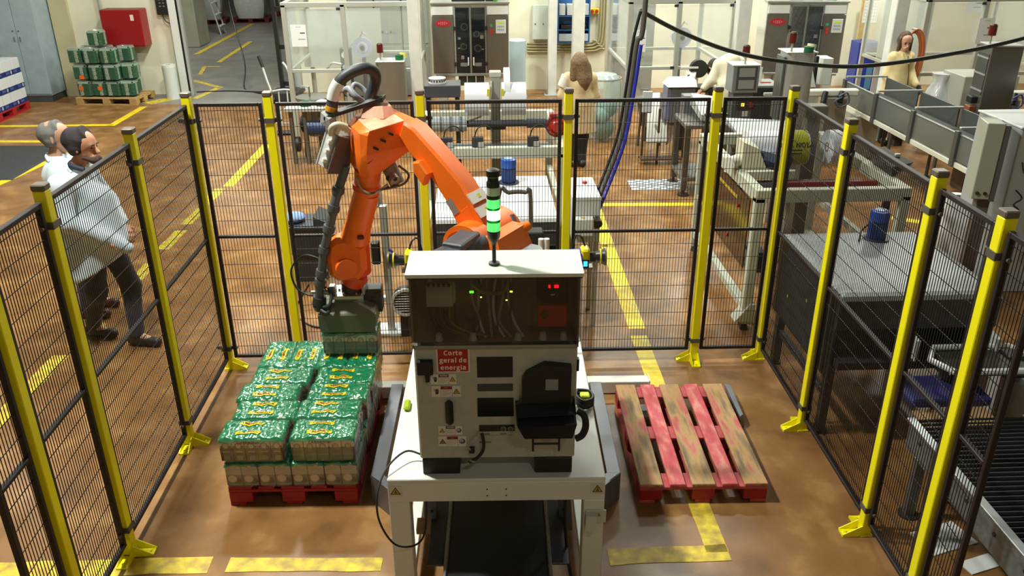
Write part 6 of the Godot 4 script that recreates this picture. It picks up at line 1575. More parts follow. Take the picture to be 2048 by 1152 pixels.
	put(self, "blue_cloth", G.new().ball(V(-1.86, 0.66, -7.82), V(0.11, 0.05, 0.11), 8), noisy(Color("6a86b0"), Color("8ca6cc"), 6.0, 0.9, 0.0, 0.05, 123))
	tag(get_node("blue_cloth"), "crumpled pale blue cloth lying in the dark crate", "cloth")
	tu(self, "black_cable", K.black, [V(-1.6, 0.3, -7.0), V(-1.75, 0.02, -7.0), V(-1.5, 0.012, -6.7), V(-1.2, 0.012, -6.9), V(-1.3, 0.4, -7.0), V(-1.35, 0.62, -7.2)], 0.009, 6, 6)
	tag(get_node("black_cable"), "black cable loop on the floor behind the back fence at the left", "cable")
	# tables and pots in the cabins
	for a in [[-2.5, -12.6, 0.88, "left"], [2.62, -12.9, 0.72, "middle"]]:
		var t := thing("round_table", "round steel feeder table in front of the %s glazed cabin" % a[3], "table", V(a[0], 0, a[1]))
		put(t, "table_top", G.new().cyl(V(0, a[2] - 0.04, 0), V(0, a[2], 0), 0.26, -1, 28), K.steel)
		put(t, "drum", G.new().cyl(V(0, 0.3, 0), V(0, a[2] - 0.04, 0), 0.12, 0.2, 20), H("77786f", 0.4, 0.5))
		for k in 3: cy(t, "leg", H("55544e", 0.4, 0.4), V(cos(k * 2.1 + 0.5) * 0.2, 0, sin(k * 2.1 + 0.5) * 0.2), V(cos(k * 2.1 + 0.5) * 0.16, a[2] - 0.04, sin(k * 2.1 + 0.5) * 0.16), 0.02)
		put(t, "tap", G.new().tube([V(-0.05, a[2], 0), V(-0.05, a[2] + 0.14, 0), V(-0.16, a[2] + 0.15, 0)], 0.014, 6), H("6f706b", 0.4, 0.5))
	var sd := thing("bench_machine", "low work bench with a blue motor before the left glazed cabin", "machine", V(-2.45, 0, -12.1))
	bx(sd, "bench_top", H("b5b6b0", 0.4), V(0, 0.82, 0), V(0.7, 0.05, 0.35), 0.005)
	for e in [-0.3, -0.1, 0.12, 0.32]: bx(sd, "leg", H("6b6558", 0.5), V(e, 0.4, 0), V(0.05, 0.8, 0.08), 0.003)
	put(sd, "blue_motor", G.new().cyl(V(-0.05, 0.55, 0.1), V(0.2, 0.55, 0.1), 0.1, -1, 20), H("1f3560", 0.4))
	bx(sd, "side_box", H("8a8b84", 0.4), V(0.28, 0.62, 0.1), V(0.14, 0.24, 0.2), 0.006)
	put(sd, "lower_gear", G.new().cyl(V(-0.25, 0.3, 0.05), V(-0.2, 0.3, 0.05), 0.11, -1, 20), K.black)
	for a in [["green tape roll lying on the low bench", "136a43", -2.52], ["white crumpled film on the low bench", "cfd2cc", -2.28]]:
		var o := put(self, "bench_item", G.new().ball(V(a[2], 0.885, -12.1), V(0.1, 0.05, 0.08), 8) if a[2] > -2.4 else G.new().ring(V(a[2], 0.845, -12.1), V(a[2], 0.905, -12.1), 0.08, 0.05, 24), H(a[1], 0.5))
		tag(o, a[0], "tape" if a[2] < -2.4 else "film")

# ------------------------------------------------------------------ the right hand line
func right_side() -> void:
	shrink_tunnel("grey topped shrink tunnel close outside the right fence", V(2.86, 0, -5.42), 1.08, 1.18, noisy(Color("8f9294"), Color("a0a3a5"), 1.0, 0.4, 0.1, 0.02, 131))
	fan_motor("blue finned motor standing on the grey shrink tunnel at the right", V(2.99, 1.1, -5.84))
	var rm := reel_machine("pale grey film wrapping machine with a brown smoked guard at the right", V(2.9, 0, -7.45), 1.3, 1.95, true)
	bx(rm, "red_bar", H("7a1a1c", 0.5), V(0.1, 1.2, 0.55), V(0.9, 0.06, 0.05), 0.005)
	for q in [[0.5, 1.02], [-0.25, 0.66]]: put(rm, "red_bolt", G.new().cyl(V(-0.662, q[1], 0.4 + q[0] * 0.3), V(-0.67, q[1], 0.4 + q[0] * 0.3), 0.018), H("c42a22", 0.4))
	bx(rm, "yellow_stripe", H("b59b1c", 0.6), V(-0.66, 1.08, 0.2), V(0.004, 0.025, 0.6))
	put(rm, "foot_wedge", G.new().hexa([V(-0.72, 0.1, 0.86), V(-0.55, 0.1, 0.86), V(-0.55, 0.1, 1.0), V(-0.72, 0.1, 1.0), V(-0.6, 0.26, 0.86), V(-0.55, 0.26, 0.86), V(-0.55, 0.26, 1.0), V(-0.6, 0.26, 1.0)]), K.machine)
	for q in [V(-0.62, 0.06, 0.9), V(0.6, 0.06, 0.9)]: put(rm, "castor", G.new().cyl(q - V(0.02, 0, 0), q + V(0.02, 0, 0), 0.06, -1, 20), K.black)
	bx(rm, "low_motor", H("26304a", 0.4), V(-0.45, 0.5, 0.5), V(0.16, 0.2, 0.3), 0.02)
	var fr := film_roll("white film roll with a yellow printed label on the right machine", V(2.83, 1.4, -7.4), 0.155, -0.42, 0.13, H("dfe0e6", 0.3))
	var yl := put(fr, "yellow_label", G.new().cyl(V(-0.13, 0, 0), V(0.12, 0, 0), 0.157, -1, 36), H("aeb02c", 0.45))
	yl.set_meta("label", "yellow printed band")
	words(yl, "lettering", "LAC. NOLA", 0.045, H("3c3a10", 0.6), XF(V(0.0, 0.06, 0.148), 0.0, -0.38))
	for k in 2: bx(yl, "print_line", H("3c3a10", 0.6), V(0, 0.015 - k * 0.03, 0.157), V(0.1, 0.012, 0.003))
	film_roll("white film roll right of the grey post on the right machine", V(3.2, 1.4, -7.4), 0.155, -0.03, 0.17, H("dfe2ea", 0.3))
	var ps := thing("roll_post", "square grey post between the white film rolls on the right machine", "post", V(3.07, 0, -7.6))
	bx(ps, "post", H("7d7a72", 0.4, 0.4), V(0, 0.87, 0), V(0.13, 1.74, 0.12), 0.006)
	bx(ps, "post_head", H("6a665e", 0.4, 0.4), V(0, 1.7, 0.02), V(0.22, 0.1, 0.16), 0.01)
	var gb := thing("gear_box", "cream gear box with a dark blue motor on the right wrapping machine", "gear box", V(2.42, 1.29, -7.2))
	put(gb, "housing", G.new().hexa([V(-0.12, 0, 0.12), V(0.1, 0, 0.12), V(0.1, 0, -0.12), V(-0.12, 0, -0.12), V(-0.12, 0.24, 0.1), V(0.02, 0.18, 0.1), V(0.02, 0.2, -0.12), V(-0.12, 0.24, -0.12)]), H("cdc9b0", 0.45))
	put(gb, "motor", G.new().cyl(V(0.12, 0.08, 0.0), V(0.24, 0.08, 0.18), 0.1, -1, 8), H("1d2c44", 0.4))
	put(gb, "shaft_cover", G.new().cyl(V(-0.24, 0.05, 0.1), V(-0.12, 0.05, 0.0), 0.06, -1, 18), H("d5d3c6", 0.4))
	var bt := thing("black_tray", "black sheet metal tray standing out at the right of the wrapping machine", "tray", V(3.66, 0, -7.2))
	put(bt, "tray", G.new().hexa([V(-0.13, 1.29, 0.0), V(-0.14, 1.285, 0.4), V(0.1, 1.3, 0.2), V(0.24, 1.28, -0.5), V(-0.2, 1.45, 0.0), V(-0.15, 1.375, 0.4), V(0.135, 1.357, 0.2), V(0.2, 1.31, -0.5)]), H("141517", 0.35))
	bx(bt, "leg", K.dark, V(0.06, 0.645, 0), V(0.06, 1.29, 0.06), 0.004)
	bx(bt, "clip", K.alu, V(0.02, 1.4, 0.12), V(0.05, 0.03, 0.03), 0.004)
	# exit tray and guides in front of the tunnel
	var et := thing("exit_tray", "white framed exit tray in front of the grey tunnel's opening", "tray", V(3.1, 0, -4.52))
	var wt := H("cfd1cf", 0.35)
	put(et, "rim", G.new().tube([V(-0.22, 0.8, 0.18), V(-0.3, 0.8, 0.02), V(-0.2, 0.8, -0.14), V(0.3, 0.8, -0.14), V(0.38, 0.8, 0.02), V(0.26, 0.8, 0.18), V(-0.22, 0.8, 0.18)], 0.02, 8), wt)
	bx(et, "pan", H("3c3834", 0.4, 0.3), V(0.04, 0.77, 0.02), V(0.52, 0.02, 0.3), 0.003)
	bx(et, "dark_block", K.black, V(0.3, 0.72, -0.05), V(0.16, 0.16, 0.12), 0.006)
	for e in [-0.18, 0.26]: bx(et, "leg", H("55565a", 0.4, 0.4), V(e, 0.38, 0.0), V(0.05, 0.76, 0.05), 0.004)
	for e in [-0.33, 0.2]: put(et, "guide_plate", G.new().hexa([V(e, 0.72, -0.1), V(e + 0.01, 0.72, -0.1), V(e + 0.04, 0.72, -0.42), V(e + 0.03, 0.72, -0.42), V(e - 0.015, 0.87, -0.1), V(e + 0.015, 0.87, -0.1), V(e + 0.045, 0.87, -0.42), V(e + 0.015, 0.87, -0.42)]), wt)
	put(et, "white_plate", G.new().hexa([V(0.38, 0.66, 0.1), V(0.5, 0.66, 0.0), V(0.5, 0.67, 0.0), V(0.38, 0.67, 0.1), V(0.33, 0.82, 0.0), V(0.47, 0.82, -0.12), V(0.47, 0.83, -0.12), V(0.33, 0.83, 0.0)]), wt)
	bx(self, "blue_cover", H("232a6e", 0.6), V(2.86, 0.62, -4.42), V(0.5, 0.06, 0.3), 0.01)
	tag(get_node("blue_cover"), "dark blue cover sheet under the white exit tray", "cover")
	var cb := thing("carton_flap", "torn brown cardboard sheets lying under the tunnel's mouth", "cardboard", V(2.78, 0, -4.15))
	for q in [[-0.05, 0.585, 0.0, 0.26, 0.2], [0.18, 0.59, -0.02, 0.2, 0.2]]: put(cb, "sheet", G.new().box(V(q[0], q[1], q[2]), V(q[3], 0.012, q[4])), H("a98a5c", 0.7))
	bx(cb, "prop", H("77726a", 0.4, 0.3), V(0.05, 0.29, 0), V(0.12, 0.57, 0.1), 0.004)
	# roller conveyor
	var rc := thing("roller_conveyor", "black roller conveyor in galvanised side frames at the lower right", "conveyor", V(2.9, 0, -3.2))
	for e in [-1, 1]:
		bx(rc, "side_frame", noisy(Color("77797a"), Color("93989a"), 2.5, 0.4, 0.5, 0.03, 133), V(e * 0.345, 0.5, 0), V(0.02, 0.2, 1.9), 0.004)
		bx(rc, "side_lip", H("a9acad", 0.35, 0.5), V(e * 0.355, 0.605, 0), V(0.05, 0.012, 1.9), 0.003)
		for zz in [-0.8, 0.5]:
			bx(rc, "leg", H("6c6e70", 0.4, 0.5), V(e * 0.33, 0.21, zz), V(0.06, 0.42, 0.05), 0.004)
			put(rc, "foot", G.new().cyl(V(e * 0.33, 0, zz), V(e * 0.33, 0.014, zz), 0.06), K.dark)
		for k in 7: cy(rc, "bolt", K.dark, V(e * 0.355, 0.52, -0.8 + k * 0.26), V(e * 0.362, 0.52, -0.8 + k * 0.26), 0.012, -1, 6)
	var rl := G.new().cyl(V(-0.335, 0, 0), V(0.335, 0, 0), 0.017, -1, 10).mesh()
	var rmt := H("1b1d20", 0.3)
	for k in 46: inst(rc, "roller", rl, rmt, XF(V(0, 0.585, -0.93 + k * 0.04)))
	bx(rc, "green_guide", H("1c4a34", 0.5), V(0.36, 0.65, 0.2), V(0.02, 0.04, 1.3), 0.003)
	bx(self, "white_bench", noisy(Color("b5b4b0"), Color("c5c4c0"), 1.5, 0.5, 0.0, 0.03, 134), V(3.72, 0.31, -4.15), V(0.62, 0.62, 1.7), 0.01)
	tag(get_node("white_bench"), "pale bench along the roller conveyor at the right edge", "bench")
	for a in [[2.68, -3.78, 0.32, 0.2, "larger"], [2.78, -3.56, 0.22, 0.1, "smaller"]]:
		var o := put(self, "paper_sheet", G.new().box(V(0, 0.004, 0), V(a[2], 0.006, a[3])), H("e2e3e4", 0.6))
		o.position = V(a[0], 0, a[1]); o.rotation.y = 0.3
		tag(o, "white sheet lying on the floor by the roller conveyor, %s one" % a[4], "sheet")
	# the tall grey guard column, film stand and patterned carton
	var gc := thing("guard_column", "tall grey sheet metal column with two bolts at the right edge", "column", V(4.58, 0, -7.25), -0.25)
	bx(gc, "upper_case", H("a3a595", 0.45), V(0, 1.31, 0), V(0.15, 0.7, 0.26), 0.006)
	bx(gc, "side_strip", H("66686a", 0.4, 0.4), V(0.1, 1.29, 0.0), V(0.05, 0.7, 0.24), 0.004)
	bx(gc, "leg", H("5a5550", 0.5), V(0.06, 0.48, 0), V(0.11, 0.96, 0.12), 0.006)
	for e in [-0.035, 0.03]: put(gc, "bolt", G.new().cyl(V(e, 1.02, 0.13), V(e, 1.02, 0.145), 0.016), H("3a2c22", 0.5))
	bx(gc, "foot_plate", K.dark, V(0.06, 0.01, 0), V(0.2, 0.02, 0.2), 0.004)
	var wc := thing("white_cabinet", "big pale cabinet behind the guard column at the right edge", "cabinet", V(5.35, 0, -7.5))
	bx(wc, "body", H("a9abab", 0.45), V(0.0, 0.8, 0), V(1.1, 1.6, 0.7), 0.012)
	bx(wc, "top", H("c9cbc9", 0.4), V(0, 1.61, 0), V(1.12, 0.02, 0.72), 0.004)
	tu(wc, "thin_wire", K.dark, [V(-0.48, 1.3, 0.36), V(-0.44, 1.2, 0.37), V(-0.36, 1.18, 0.37), V(-0.3, 1.24, 0.36)], 0.006, 6, 5)
	tu(wc, "black_hose", K.black, [V(-0.2, 1.75, 0.45), V(-0.28, 1.5, 0.5), V(-0.24, 1.25, 0.5), V(-0.1, 1.1, 0.48), V(0.1, 1.15, 0.45)], 0.03, 10, 6)
	tu(wc, "spiral_cable", K.black, [V(-0.5, 1.05, 0.4), V(-0.44, 0.98, 0.42), V(-0.5, 0.92, 0.42), V(-0.44, 0.86, 0.42), V(-0.5, 0.8, 0.42), V(-0.45, 0.74, 0.42), V(-0.47, 0.5, 0.42)], 0.008, 6, 6)
	var fs := thing("film_stand", "white film roll standing on end beside the guard column", "film roll", V(4.92, 0, -8.05))
	put(fs, "roll", G.new().ring(V(0, 0.06, 0), V(0, 0.68, 0), 0.135, 0.045, 32), H("d5d6d4", 0.35))
	put(fs, "core", G.new().ring(V(0, 0.06, 0), V(0, 0.683, 0), 0.046, 0.04, 24), H("6f6a5c", 0.6))
	bx(fs, "pallet_base", K.black, V(0.03, 0.03, 0.02), V(0.42, 0.06, 0.36), 0.01)
	var ck := pic(64, 64, Color("cfd3d4"))
	for j in 8:
		for i in 4: ck.fill_rect(Rect2i(i * 16 + (j % 2) * 8, j * 8 + 1, 10, 4), Color("20252c"))
	for a in [[5.12, 0.06, -7.82, "the film roll's foot"]]:
		var o := inst(self, "patterned_carton", ubox(V(0.2, 0.26, 0.16), 0.004), textured(ck, 0.5), XF(V(a[0], a[1] + 0.07, a[2]), 0.2))
		tag(o, "black and white patterned carton standing at %s" % a[3], "carton")
	var mt := inst(self, "checker_mat", card(0.75, 0.45, 0.012), textured(ck, 0.5), Transform3D(Basis(V(1, 0, 0), -PI / 2), V(2.35, 0.0, -10.75)))
	tag(mt, "black and white patterned rubber mat on the floor behind the back fence", "mat")
	# side guard conveyor
	var sc := thing("side_conveyor", "long steel conveyor with high side guards at the upper right", "conveyor", V(5.72, 0, -10.4), 0.0)
	var gm := H("7f837e", 0.38, 0.5)
	bx(sc, "belt", H("2f302f", 0.6), V(0.1, 0.82, 0), V(0.5, 0.03, 4.3), 0.004)
	bx(sc, "lower_rail", H("cfcfc0", 0.4), V(-0.2, 0.66, 0), V(0.04, 0.06, 4.3), 0.004)
	bx(sc, "lower_rail", H("cfcfc0", 0.4), V(0.4, 0.66, 0), V(0.04, 0.06, 4.3), 0.004)
	for k in 4:
		var z := -1.62 + k * 1.08
		bx(sc, "side_guard", gm, V(-0.2, 0.86, z), V(0.02, 0.3, 1.0), 0.003)
		bx(sc, "side_guard", H("5e625f", 0.4, 0.5), V(0.4, 0.92, z), V(0.02, 0.3, 1.0), 0.003)
		bx(sc, "guard_lip", H("9c9f9a", 0.35, 0.5), V(-0.2, 1.012, z), V(0.035, 0.01, 1.0), 0.002)
		bx(sc, "upright", H("5c5f5c", 0.4, 0.4), V(-0.225, 0.84, z - 0.52), V(0.04, 0.42, 0.08), 0.004)
		bx(sc, "cross_bar", H("b5b7b2", 0.35, 0.5), V(0.1, 1.08, z - 0.52), V(0.62, 0.025, 0.05), 0.003)
	for zz in [-1.9, -0.5, 0.7, 1.9]:
		for e in [-0.2, 0.4]:
			cy(sc, "leg", H("5b5852", 0.4, 0.4), V(e, 0.03, zz), V(e, 0.64, zz), 0.022)
			put(sc, "foot", G.new().cyl(V(e, 0, zz), V(e, 0.03, zz), 0.06, 0.04), K.dark)
	bx(sc, "leg_cover", H("a9a593", 0.5), V(-0.1, 0.33, -1.7), V(0.34, 0.62, 0.5), 0.006)
	bx(sc, "dark_cover", H("3c3833", 0.5), V(0.1, 0.5, -0.9), V(0.12, 0.3, 0.1), 0.006)
	# steel tower, cabinets and columns
	var tw := thing("steel_tower", "tall dark stainless tower standing by the side conveyor at the upper right", "tower", V(6.46, 0, -10.4), -0.1)
	bx(tw, "case", K.brushed, V(0, 0.92, 0), V(0.38, 1.84, 0.34), 0.008)
	bx(tw, "top", H("b9bab8", 0.35, 0.4), V(0, 1.85, 0), V(0.39, 0.02, 0.35), 0.003)
	bx(tw, "window_side", H("454643", 0.3), V(-0.193, 1.5, 0), V(0.008, 0.5, 0.28))
	for k in 3: bx(tw, "window_bar", K.alu, V(-0.198, 1.3 + k * 0.2, 0), V(0.01, 0.02, 0.3))
	for k in 3: bx(tw, "side_fitting", [K.black, H("8a4a2a", 0.5), K.black][k], V(-0.23, 1.18 - k * 0.12, 0.02), V(0.08, 0.08, 0.14), 0.006)
	var cc := thing("windowed_cabinet", "small grey cabinet with two front windows on a post right of the column", "cabinet", V(3.36, 0, -10.75))
	bx(cc, "case", H("8a8e8c", 0.4, 0.2), V(0, 1.42, 0), V(0.34, 0.34, 0.3), 0.008)
	bx(cc, "top", H("bfc2bf", 0.35), V(0, 1.595, 0), V(0.36, 0.012, 0.32))
	for y in [1.51, 1.36]: bx(cc, "window", H("9a9c99", 0.25), V(0.01, y, 0.152), V(0.2, 0.11, 0.006))
	bx(cc, "window_frame", H("4a4d4c", 0.4), V(0.01, 1.435, 0.15), V(0.26, 0.3, 0.006))
	bx(cc, "pedestal", H("5c5f5f", 0.4, 0.3), V(0, 0.63, 0), V(0.26, 1.26, 0.22), 0.006)
	bx(cc, "button_panel", H("2c2d30", 0.4), V(0.06, 1.1, 0.12), V(0.26, 0.14, 0.03), 0.004)
	bx(cc, "lit_button_lamp", glow(Color(1.0, 0.75, 0.15), 2.5), V(0.0, 1.1, 0.14), V(0.04, 0.04, 0.01), 0.008)
	put(cc, "red_button", G.new().cyl(V(0.1, 1.1, 0.135), V(0.1, 1.1, 0.16), 0.035), H("8e1c18", 0.4))
	bx(cc, "white_switch", H("c9cac7", 0.4), V(0.05, 0.98, 0.115), V(0.08, 0.07, 0.01))
	var rc2 := thing("round_column", "grey round edged machine column right of the windowed cabinet", "column", V(4.02, 0, -10.7))
	var rr := []
	for y in [0.0, 1.75]:
		var r := []
		for k in 20:
			var c := cos(TAU * k / 20)
			var s := sin(TAU * k / 20)
			var q := pow(pow(absf(c), 4.0) + pow(absf(s), 4.0), -0.25)
			r.append(V(c * q * 0.19, y, s * q * 0.17))
		rr.append(r)
	put(rc2, "body", G.new().loft(rr), noisy(Color("a9a8a6"), Color("b9b8b6"), 0.8, 0.35, 0.4, 0.02, 137, 3, V(6, 0.6, 6)), 50)
	bx(rc2, "top", H("c5c6c2", 0.35), V(0, 1.757, 0), V(0.4, 0.014, 0.36), 0.005)
	bx(rc2, "edge_panel", H("6c6d6a", 0.4, 0.3), V(-0.2, 1.3, 0), V(0.03, 0.8, 0.26), 0.004)
	var hd := thing("work_table", "grey machine table with papers between the cabinet and the round column", "table", V(3.86, 0, -11.5))
	bx(hd, "top", H("8b8d8a", 0.4, 0.2), V(0, 1.2, 0), V(0.42, 0.03, 0.5), 0.004)
	bx(hd, "body", H("34363a", 0.5), V(0, 0.6, 0), V(0.36, 1.17, 0.42), 0.006)
	bx(hd, "white_arm", H("c5c7c4", 0.35), V(0.1, 1.1, 0.25), V(0.26, 0.05, 0.05), 0.01)
	bx(hd, "paper_stand", H("d5d6d3", 0.6), V(-0.02, 1.31, -0.1), V(0.11, 0.18, 0.01))
	bx(hd, "red_pen", H("a01c1c"), V(0.05, 1.22, 0.05), V(0.14, 0.01, 0.03))
	var sf := thing("machine_stand", "dark steel machine frame on levelling feet behind the back fence", "frame", V(2.75, 0, -10.6))
	for q in [[-0.15, 0.3], [0.28, 0.3], [-0.15, -0.3], [0.28, -0.3]]:
		bx(sf, "leg", H("5b544c", 0.45, 0.3), V(q[0], 0.5, q[1]), V(0.07, 0.86, 0.07), 0.004)
		put(sf, "foot", G.new().cyl(V(q[0], 0, q[1]), V(q[0], 0.02, q[1]), 0.075).cyl(V(q[0], 0.02, q[1]), V(q[0], 0.08, q[1]), 0.02), H("3a2c24", 0.5))
	for y in [0.22, 0.9]: bx(sf, "shelf", H("6f6c66", 0.4, 0.3), V(0.06, y, 0), V(0.5, 0.05, 0.68), 0.004)
	put(sf, "coil", G.new().tube([V(0.0, 0.3, 0.25), V(0.12, 0.45, 0.25), V(0.05, 0.62, 0.25), V(0.15, 0.4, 0.28), V(0.2, 0.65, 0.28)], 0.03, 8, 5), H("a89e88", 0.6), 60)
	put(sf, "feed_chute", G.new().hexa([V(0.0, 0.98, 0.3), V(0.26, 0.94, 0.3), V(0.32, 1.0, -0.3), V(0.0, 1.05, -0.3), V(0.0, 1.05, 0.3), V(0.26, 1.0, 0.3), V(0.34, 1.15, -0.3), V(0.0, 1.2, -0.3)]), H("b5b7b2", 0.35))
	bx(sf, "side_box", H("6a6d6e", 0.4), V(0.05, 1.0, -0.45), V(0.24, 0.3, 0.2), 0.006)
	var ch := thing("bag_chute", "steel bag chute with a brown guard behind the back fence", "chute", V(2.5, 0, -11.9))
	put(ch, "slide", G.new().hexa([V(-0.14, 0.35, 0.2), V(0.16, 0.35, 0.2), V(0.16, 0.33, 0.2), V(-0.14, 0.33, 0.2), V(-0.06, 0.95, -0.3), V(0.22, 0.95, -0.3), V(0.22, 0.93, -0.3), V(-0.06, 0.93, -0.3)]), H("8f8c84", 0.35, 0.5))
	put(ch, "brown_guard", G.new().hexa([V(0.16, 0.3, 0.2), V(0.34, 0.45, 0.15), V(0.34, 0.43, 0.1), V(0.16, 0.28, 0.15), V(0.2, 0.6, 0.0), V(0.4, 0.62, 0.0), V(0.4, 0.6, -0.05), V(0.2, 0.58, -0.05)]), H("5a3a24", 0.5))
	bx(ch, "white_face", H("c5c8cc", 0.3), V(-0.1, 0.86, -0.1), V(0.14, 0.3, 0.03), 0.004)
	put(ch, "purple_panel", G.new().box(V(0.18, 0.85, -0.1), V(0.06, 0.45, 0.3), 0.005), H("75748c", 0.4))
	bx(ch, "grey_case", H("6f7173", 0.4, 0.2), V(0.38, 0.85, -0.1), V(0.34, 0.55, 0.3), 0.008)
	put(ch, "hood", G.new().hexa([V(0.14, 1.1, 0.1), V(0.56, 1.1, 0.1), V(0.56, 1.1, -0.3), V(0.14, 1.1, -0.3), V(0.22, 1.18, 0.02), V(0.56, 1.18, 0.02), V(0.56, 1.18, -0.3), V(0.22, 1.18, -0.3)]), H("b9bbba", 0.35))
	for q in [[0.05, 0.1], [0.5, -0.2], [-0.1, -0.3]]: cy(ch, "leg", H("5c4c3e", 0.4, 0.4), V(q[0], 0, q[1]), V(q[0], 0.8, q[1]), 0.018)
	bx(ch, "low_plate", H("4a3628", 0.5), V(0.1, 0.08, 0.1), V(0.6, 0.02, 0.2))
	# reels and dark rollers near the bending worker
	var cr := thing("printed_reel", "black and white printed reel with rollers beside the bending worker", "reel", V(3.2, 0, -12.6))
	put(cr, "dark_wheel", G.new().cyl(V(0.06, 1.22, -0.05), V(0.06, 1.22, 0.05), 0.13, -1, 28), H("23211e", 0.5))
	put(cr, "white_roll", G.new().cyl(V(-0.12, 1.08, 0.0), V(0.02, 1.08, 0.06), 0.1, -1, 24), H("d0cdc4", 0.5))
	for q in [V(-0.1, 1.12, 0.09), V(-0.02, 1.05, 0.1), V(-0.08, 1.0, 0.1)]: put(cr, "black_patch", G.new().cyl(q, q + V(0.005, 0, 0.012), 0.03, -1, 10), K.black)
	bx(cr, "white_rod", H("d5d5d0", 0.35), V(-0.1, 1.25, 0.1), V(0.26, 0.025, 0.025))
	bx(cr, "frame", H("2c2824", 0.5), V(0.05, 0.93, 0), V(0.5, 0.08, 0.3), 0.006)
	for e in [-0.15, 0.25]: bx(cr, "leg", H("2c2824", 0.5), V(e, 0.45, 0), V(0.06, 0.9, 0.2), 0.004)
	var lt := thing("low_table", "grey white machine hood in front of the windowed cabinet behind the fence", "hood", V(3.05, 0, -8.95))
	put(lt, "hood_top", G.new().hexa([V(-0.28, 1.0, 0.4), V(0.36, 1.0, 0.4), V(0.42, 1.0, -0.35), V(-0.28, 1.0, -0.35), V(-0.28, 1.16, 0.35), V(0.34, 1.12, 0.35), V(0.4, 1.2, -0.35), V(-0.28, 1.24, -0.35)]), H("b3b5b8", 0.4))
	bx(lt, "dark_side", K.dark, V(-0.29, 1.1, 0.0), V(0.02, 0.16, 0.7))
	for q in [[-0.22, 0.3], [0.32, 0.3], [-0.22, -0.3], [0.32, -0.3]]: bx(lt, "leg", K.grey, V(q[0], 0.5, q[1]), V(0.05, 1.0, 0.05), 0.003)
	# weigher heads, pallets and bins at the upper right
	for i in 2:
		var a: Array = [[5.05, -11.9, "left of the red pallets"], [7.4, -11.6, "before the dark steel tower's left side"]][i]
		var w := thing("sealing_head", "black sealing head on a white bar, %s" % a[2], "machine part", V(a[0], 0, a[1]))
		bx(w, "white_bar", H("cfcfc4", 0.4), V(0, 0.98, 0), V(0.75, 0.1, 0.12), 0.02)
		for k in 2: put(w, "black_clamp", G.new().cyl(V(-0.12 + k * 0.24, 1.0, 0.05), V(-0.16 + k * 0.24, 0.86, 0.12), 0.04), K.black)
		put(w, "hose_coil", G.new().tube([V(0.05, 0.95, 0.14), V(0.16, 1.0, 0.14), V(0.2, 0.86, 0.14), V(0.08, 0.8, 0.14), V(0.0, 0.88, 0.14), V(0.1, 0.94, 0.14)], 0.012, 6, 6), H("3c3f74" if i else "5a6470"), 60)
		bx(w, "pillar", H("8f8b80", 0.5), V(0.05, 0.46, 0), V(0.3, 0.92, 0.2), 0.005)
	pallet("stacked_pallet", "lower red pallet of the pair at the upper right", V(6.58, 0, -14.2), 0.1, K.red, [K.red, K.red, K.red, K.red, K.red])
	pallet("stacked_pallet", "upper red pallet of the pair at the upper right", V(6.58, 0.147, -14.2), 0.13, H("9a3a34", 0.6), [H("9a3a34", 0.6), H("a5463c", 0.6), H("9a3a34", 0.6), H("a5463c", 0.6), H("9a3a34", 0.6)])
	var wbx := thing("white_hopper", "white plastic hopper with a dark edge left of the red pallets", "hopper", V(5.0, 0, -12.9))
	put(wbx, "body", G.new().hexa([V(-0.22, 0.9, 0.2), V(0.12, 0.9, 0.2), V(0.12, 0.9, -0.2), V(-0.22, 0.9, -0.2), V(-0.22, 1.36, 0.2), V(0.0, 1.28, 0.2), V(0.0, 1.28, -0.2), V(-0.22, 1.36, -0.2)]), H("d5d7d6", 0.4))
	bx(wbx, "black_edge", K.black, V(0.12, 1.1, 0.1), V(0.05, 0.5, 0.05), 0.005)
	bx(wbx, "pale_chute", H("c9ccc4", 0.4), V(0.28, 1.12, 0.0), V(0.16, 0.4, 0.3), 0.006)
	bx(wbx, "stand", K.grey, V(0, 0.45, 0), V(0.3, 0.9, 0.3), 0.005)
	var tb := thing("waste_bin", "dark round waste bin on the floor by the side conveyor's far end", "bin", V(5.35, 0, -12.1))
	put(tb, "body", G.new().lathe([Vector2(0, 0), Vector2(0.13, 0), Vector2(0.16, 0.36), Vector2(0.17, 0.37), Vector2(0.15, 0.37), Vector2(0.12, 0.05), Vector2(0, 0.05)], 28), H("26191a", 0.4))
	put(tb, "rim", G.new().ring(V(0, 0.36, 0), V(0, 0.385, 0), 0.175, 0.15, 28), H("3a2526", 0.4))
	var nb := thing("notice_rack", "wooden board with a printed sheet leaning against the wall above the blue locker", "board", V(7.8, 0, -17.2))
	bx(nb, "board", noisy(Color("b09763"), Color("c4ad78"), 1.0, 0.6, 0.0, 0.02, 141), V(0, 1.35, 0), V(0.34, 0.75, 0.05), 0.004)
	var grid := pic(64, 80, Color("dfe0dd"))
	for k in 6: grid.fill_rect(Rect2i(4, 8 + k * 12, 56, 1), Color("8f9293")); grid.fill_rect(Rect2i(4 + k * 11, 8, 1, 66), Color("8f9293"))
	inst(nb, "printed_sheet", card(0.3, 0.42), textured(grid, 0.6), XF(V(0.02, 1.5, 0.027)))
	bx(nb, "support", H("7d6a42", 0.6), V(0, 0.5, -0.05), V(0.1, 1.0, 0.05))
	var bl := thing("blue_locker", "blue ventilated locker against the wall behind the front woman", "locker", V(7.62, 0, -16.7))
	bx(bl, "carcass", H("1c2f8a", 0.4), V(0, 0.5, 0), V(0.44, 1.0, 0.4), 0.006)
	for k in 5: bx(bl, "vent_slot", H("101b52", 0.5), V(0.1, 0.9 - k * 0.07, 0.202), V(0.16, 0.03, 0.008), 0.002)
	bx(bl, "blue_strip", H("4f7d9c", 0.4), V(0.06, 0.35, 0.203), V(0.12, 0.5, 0.006))
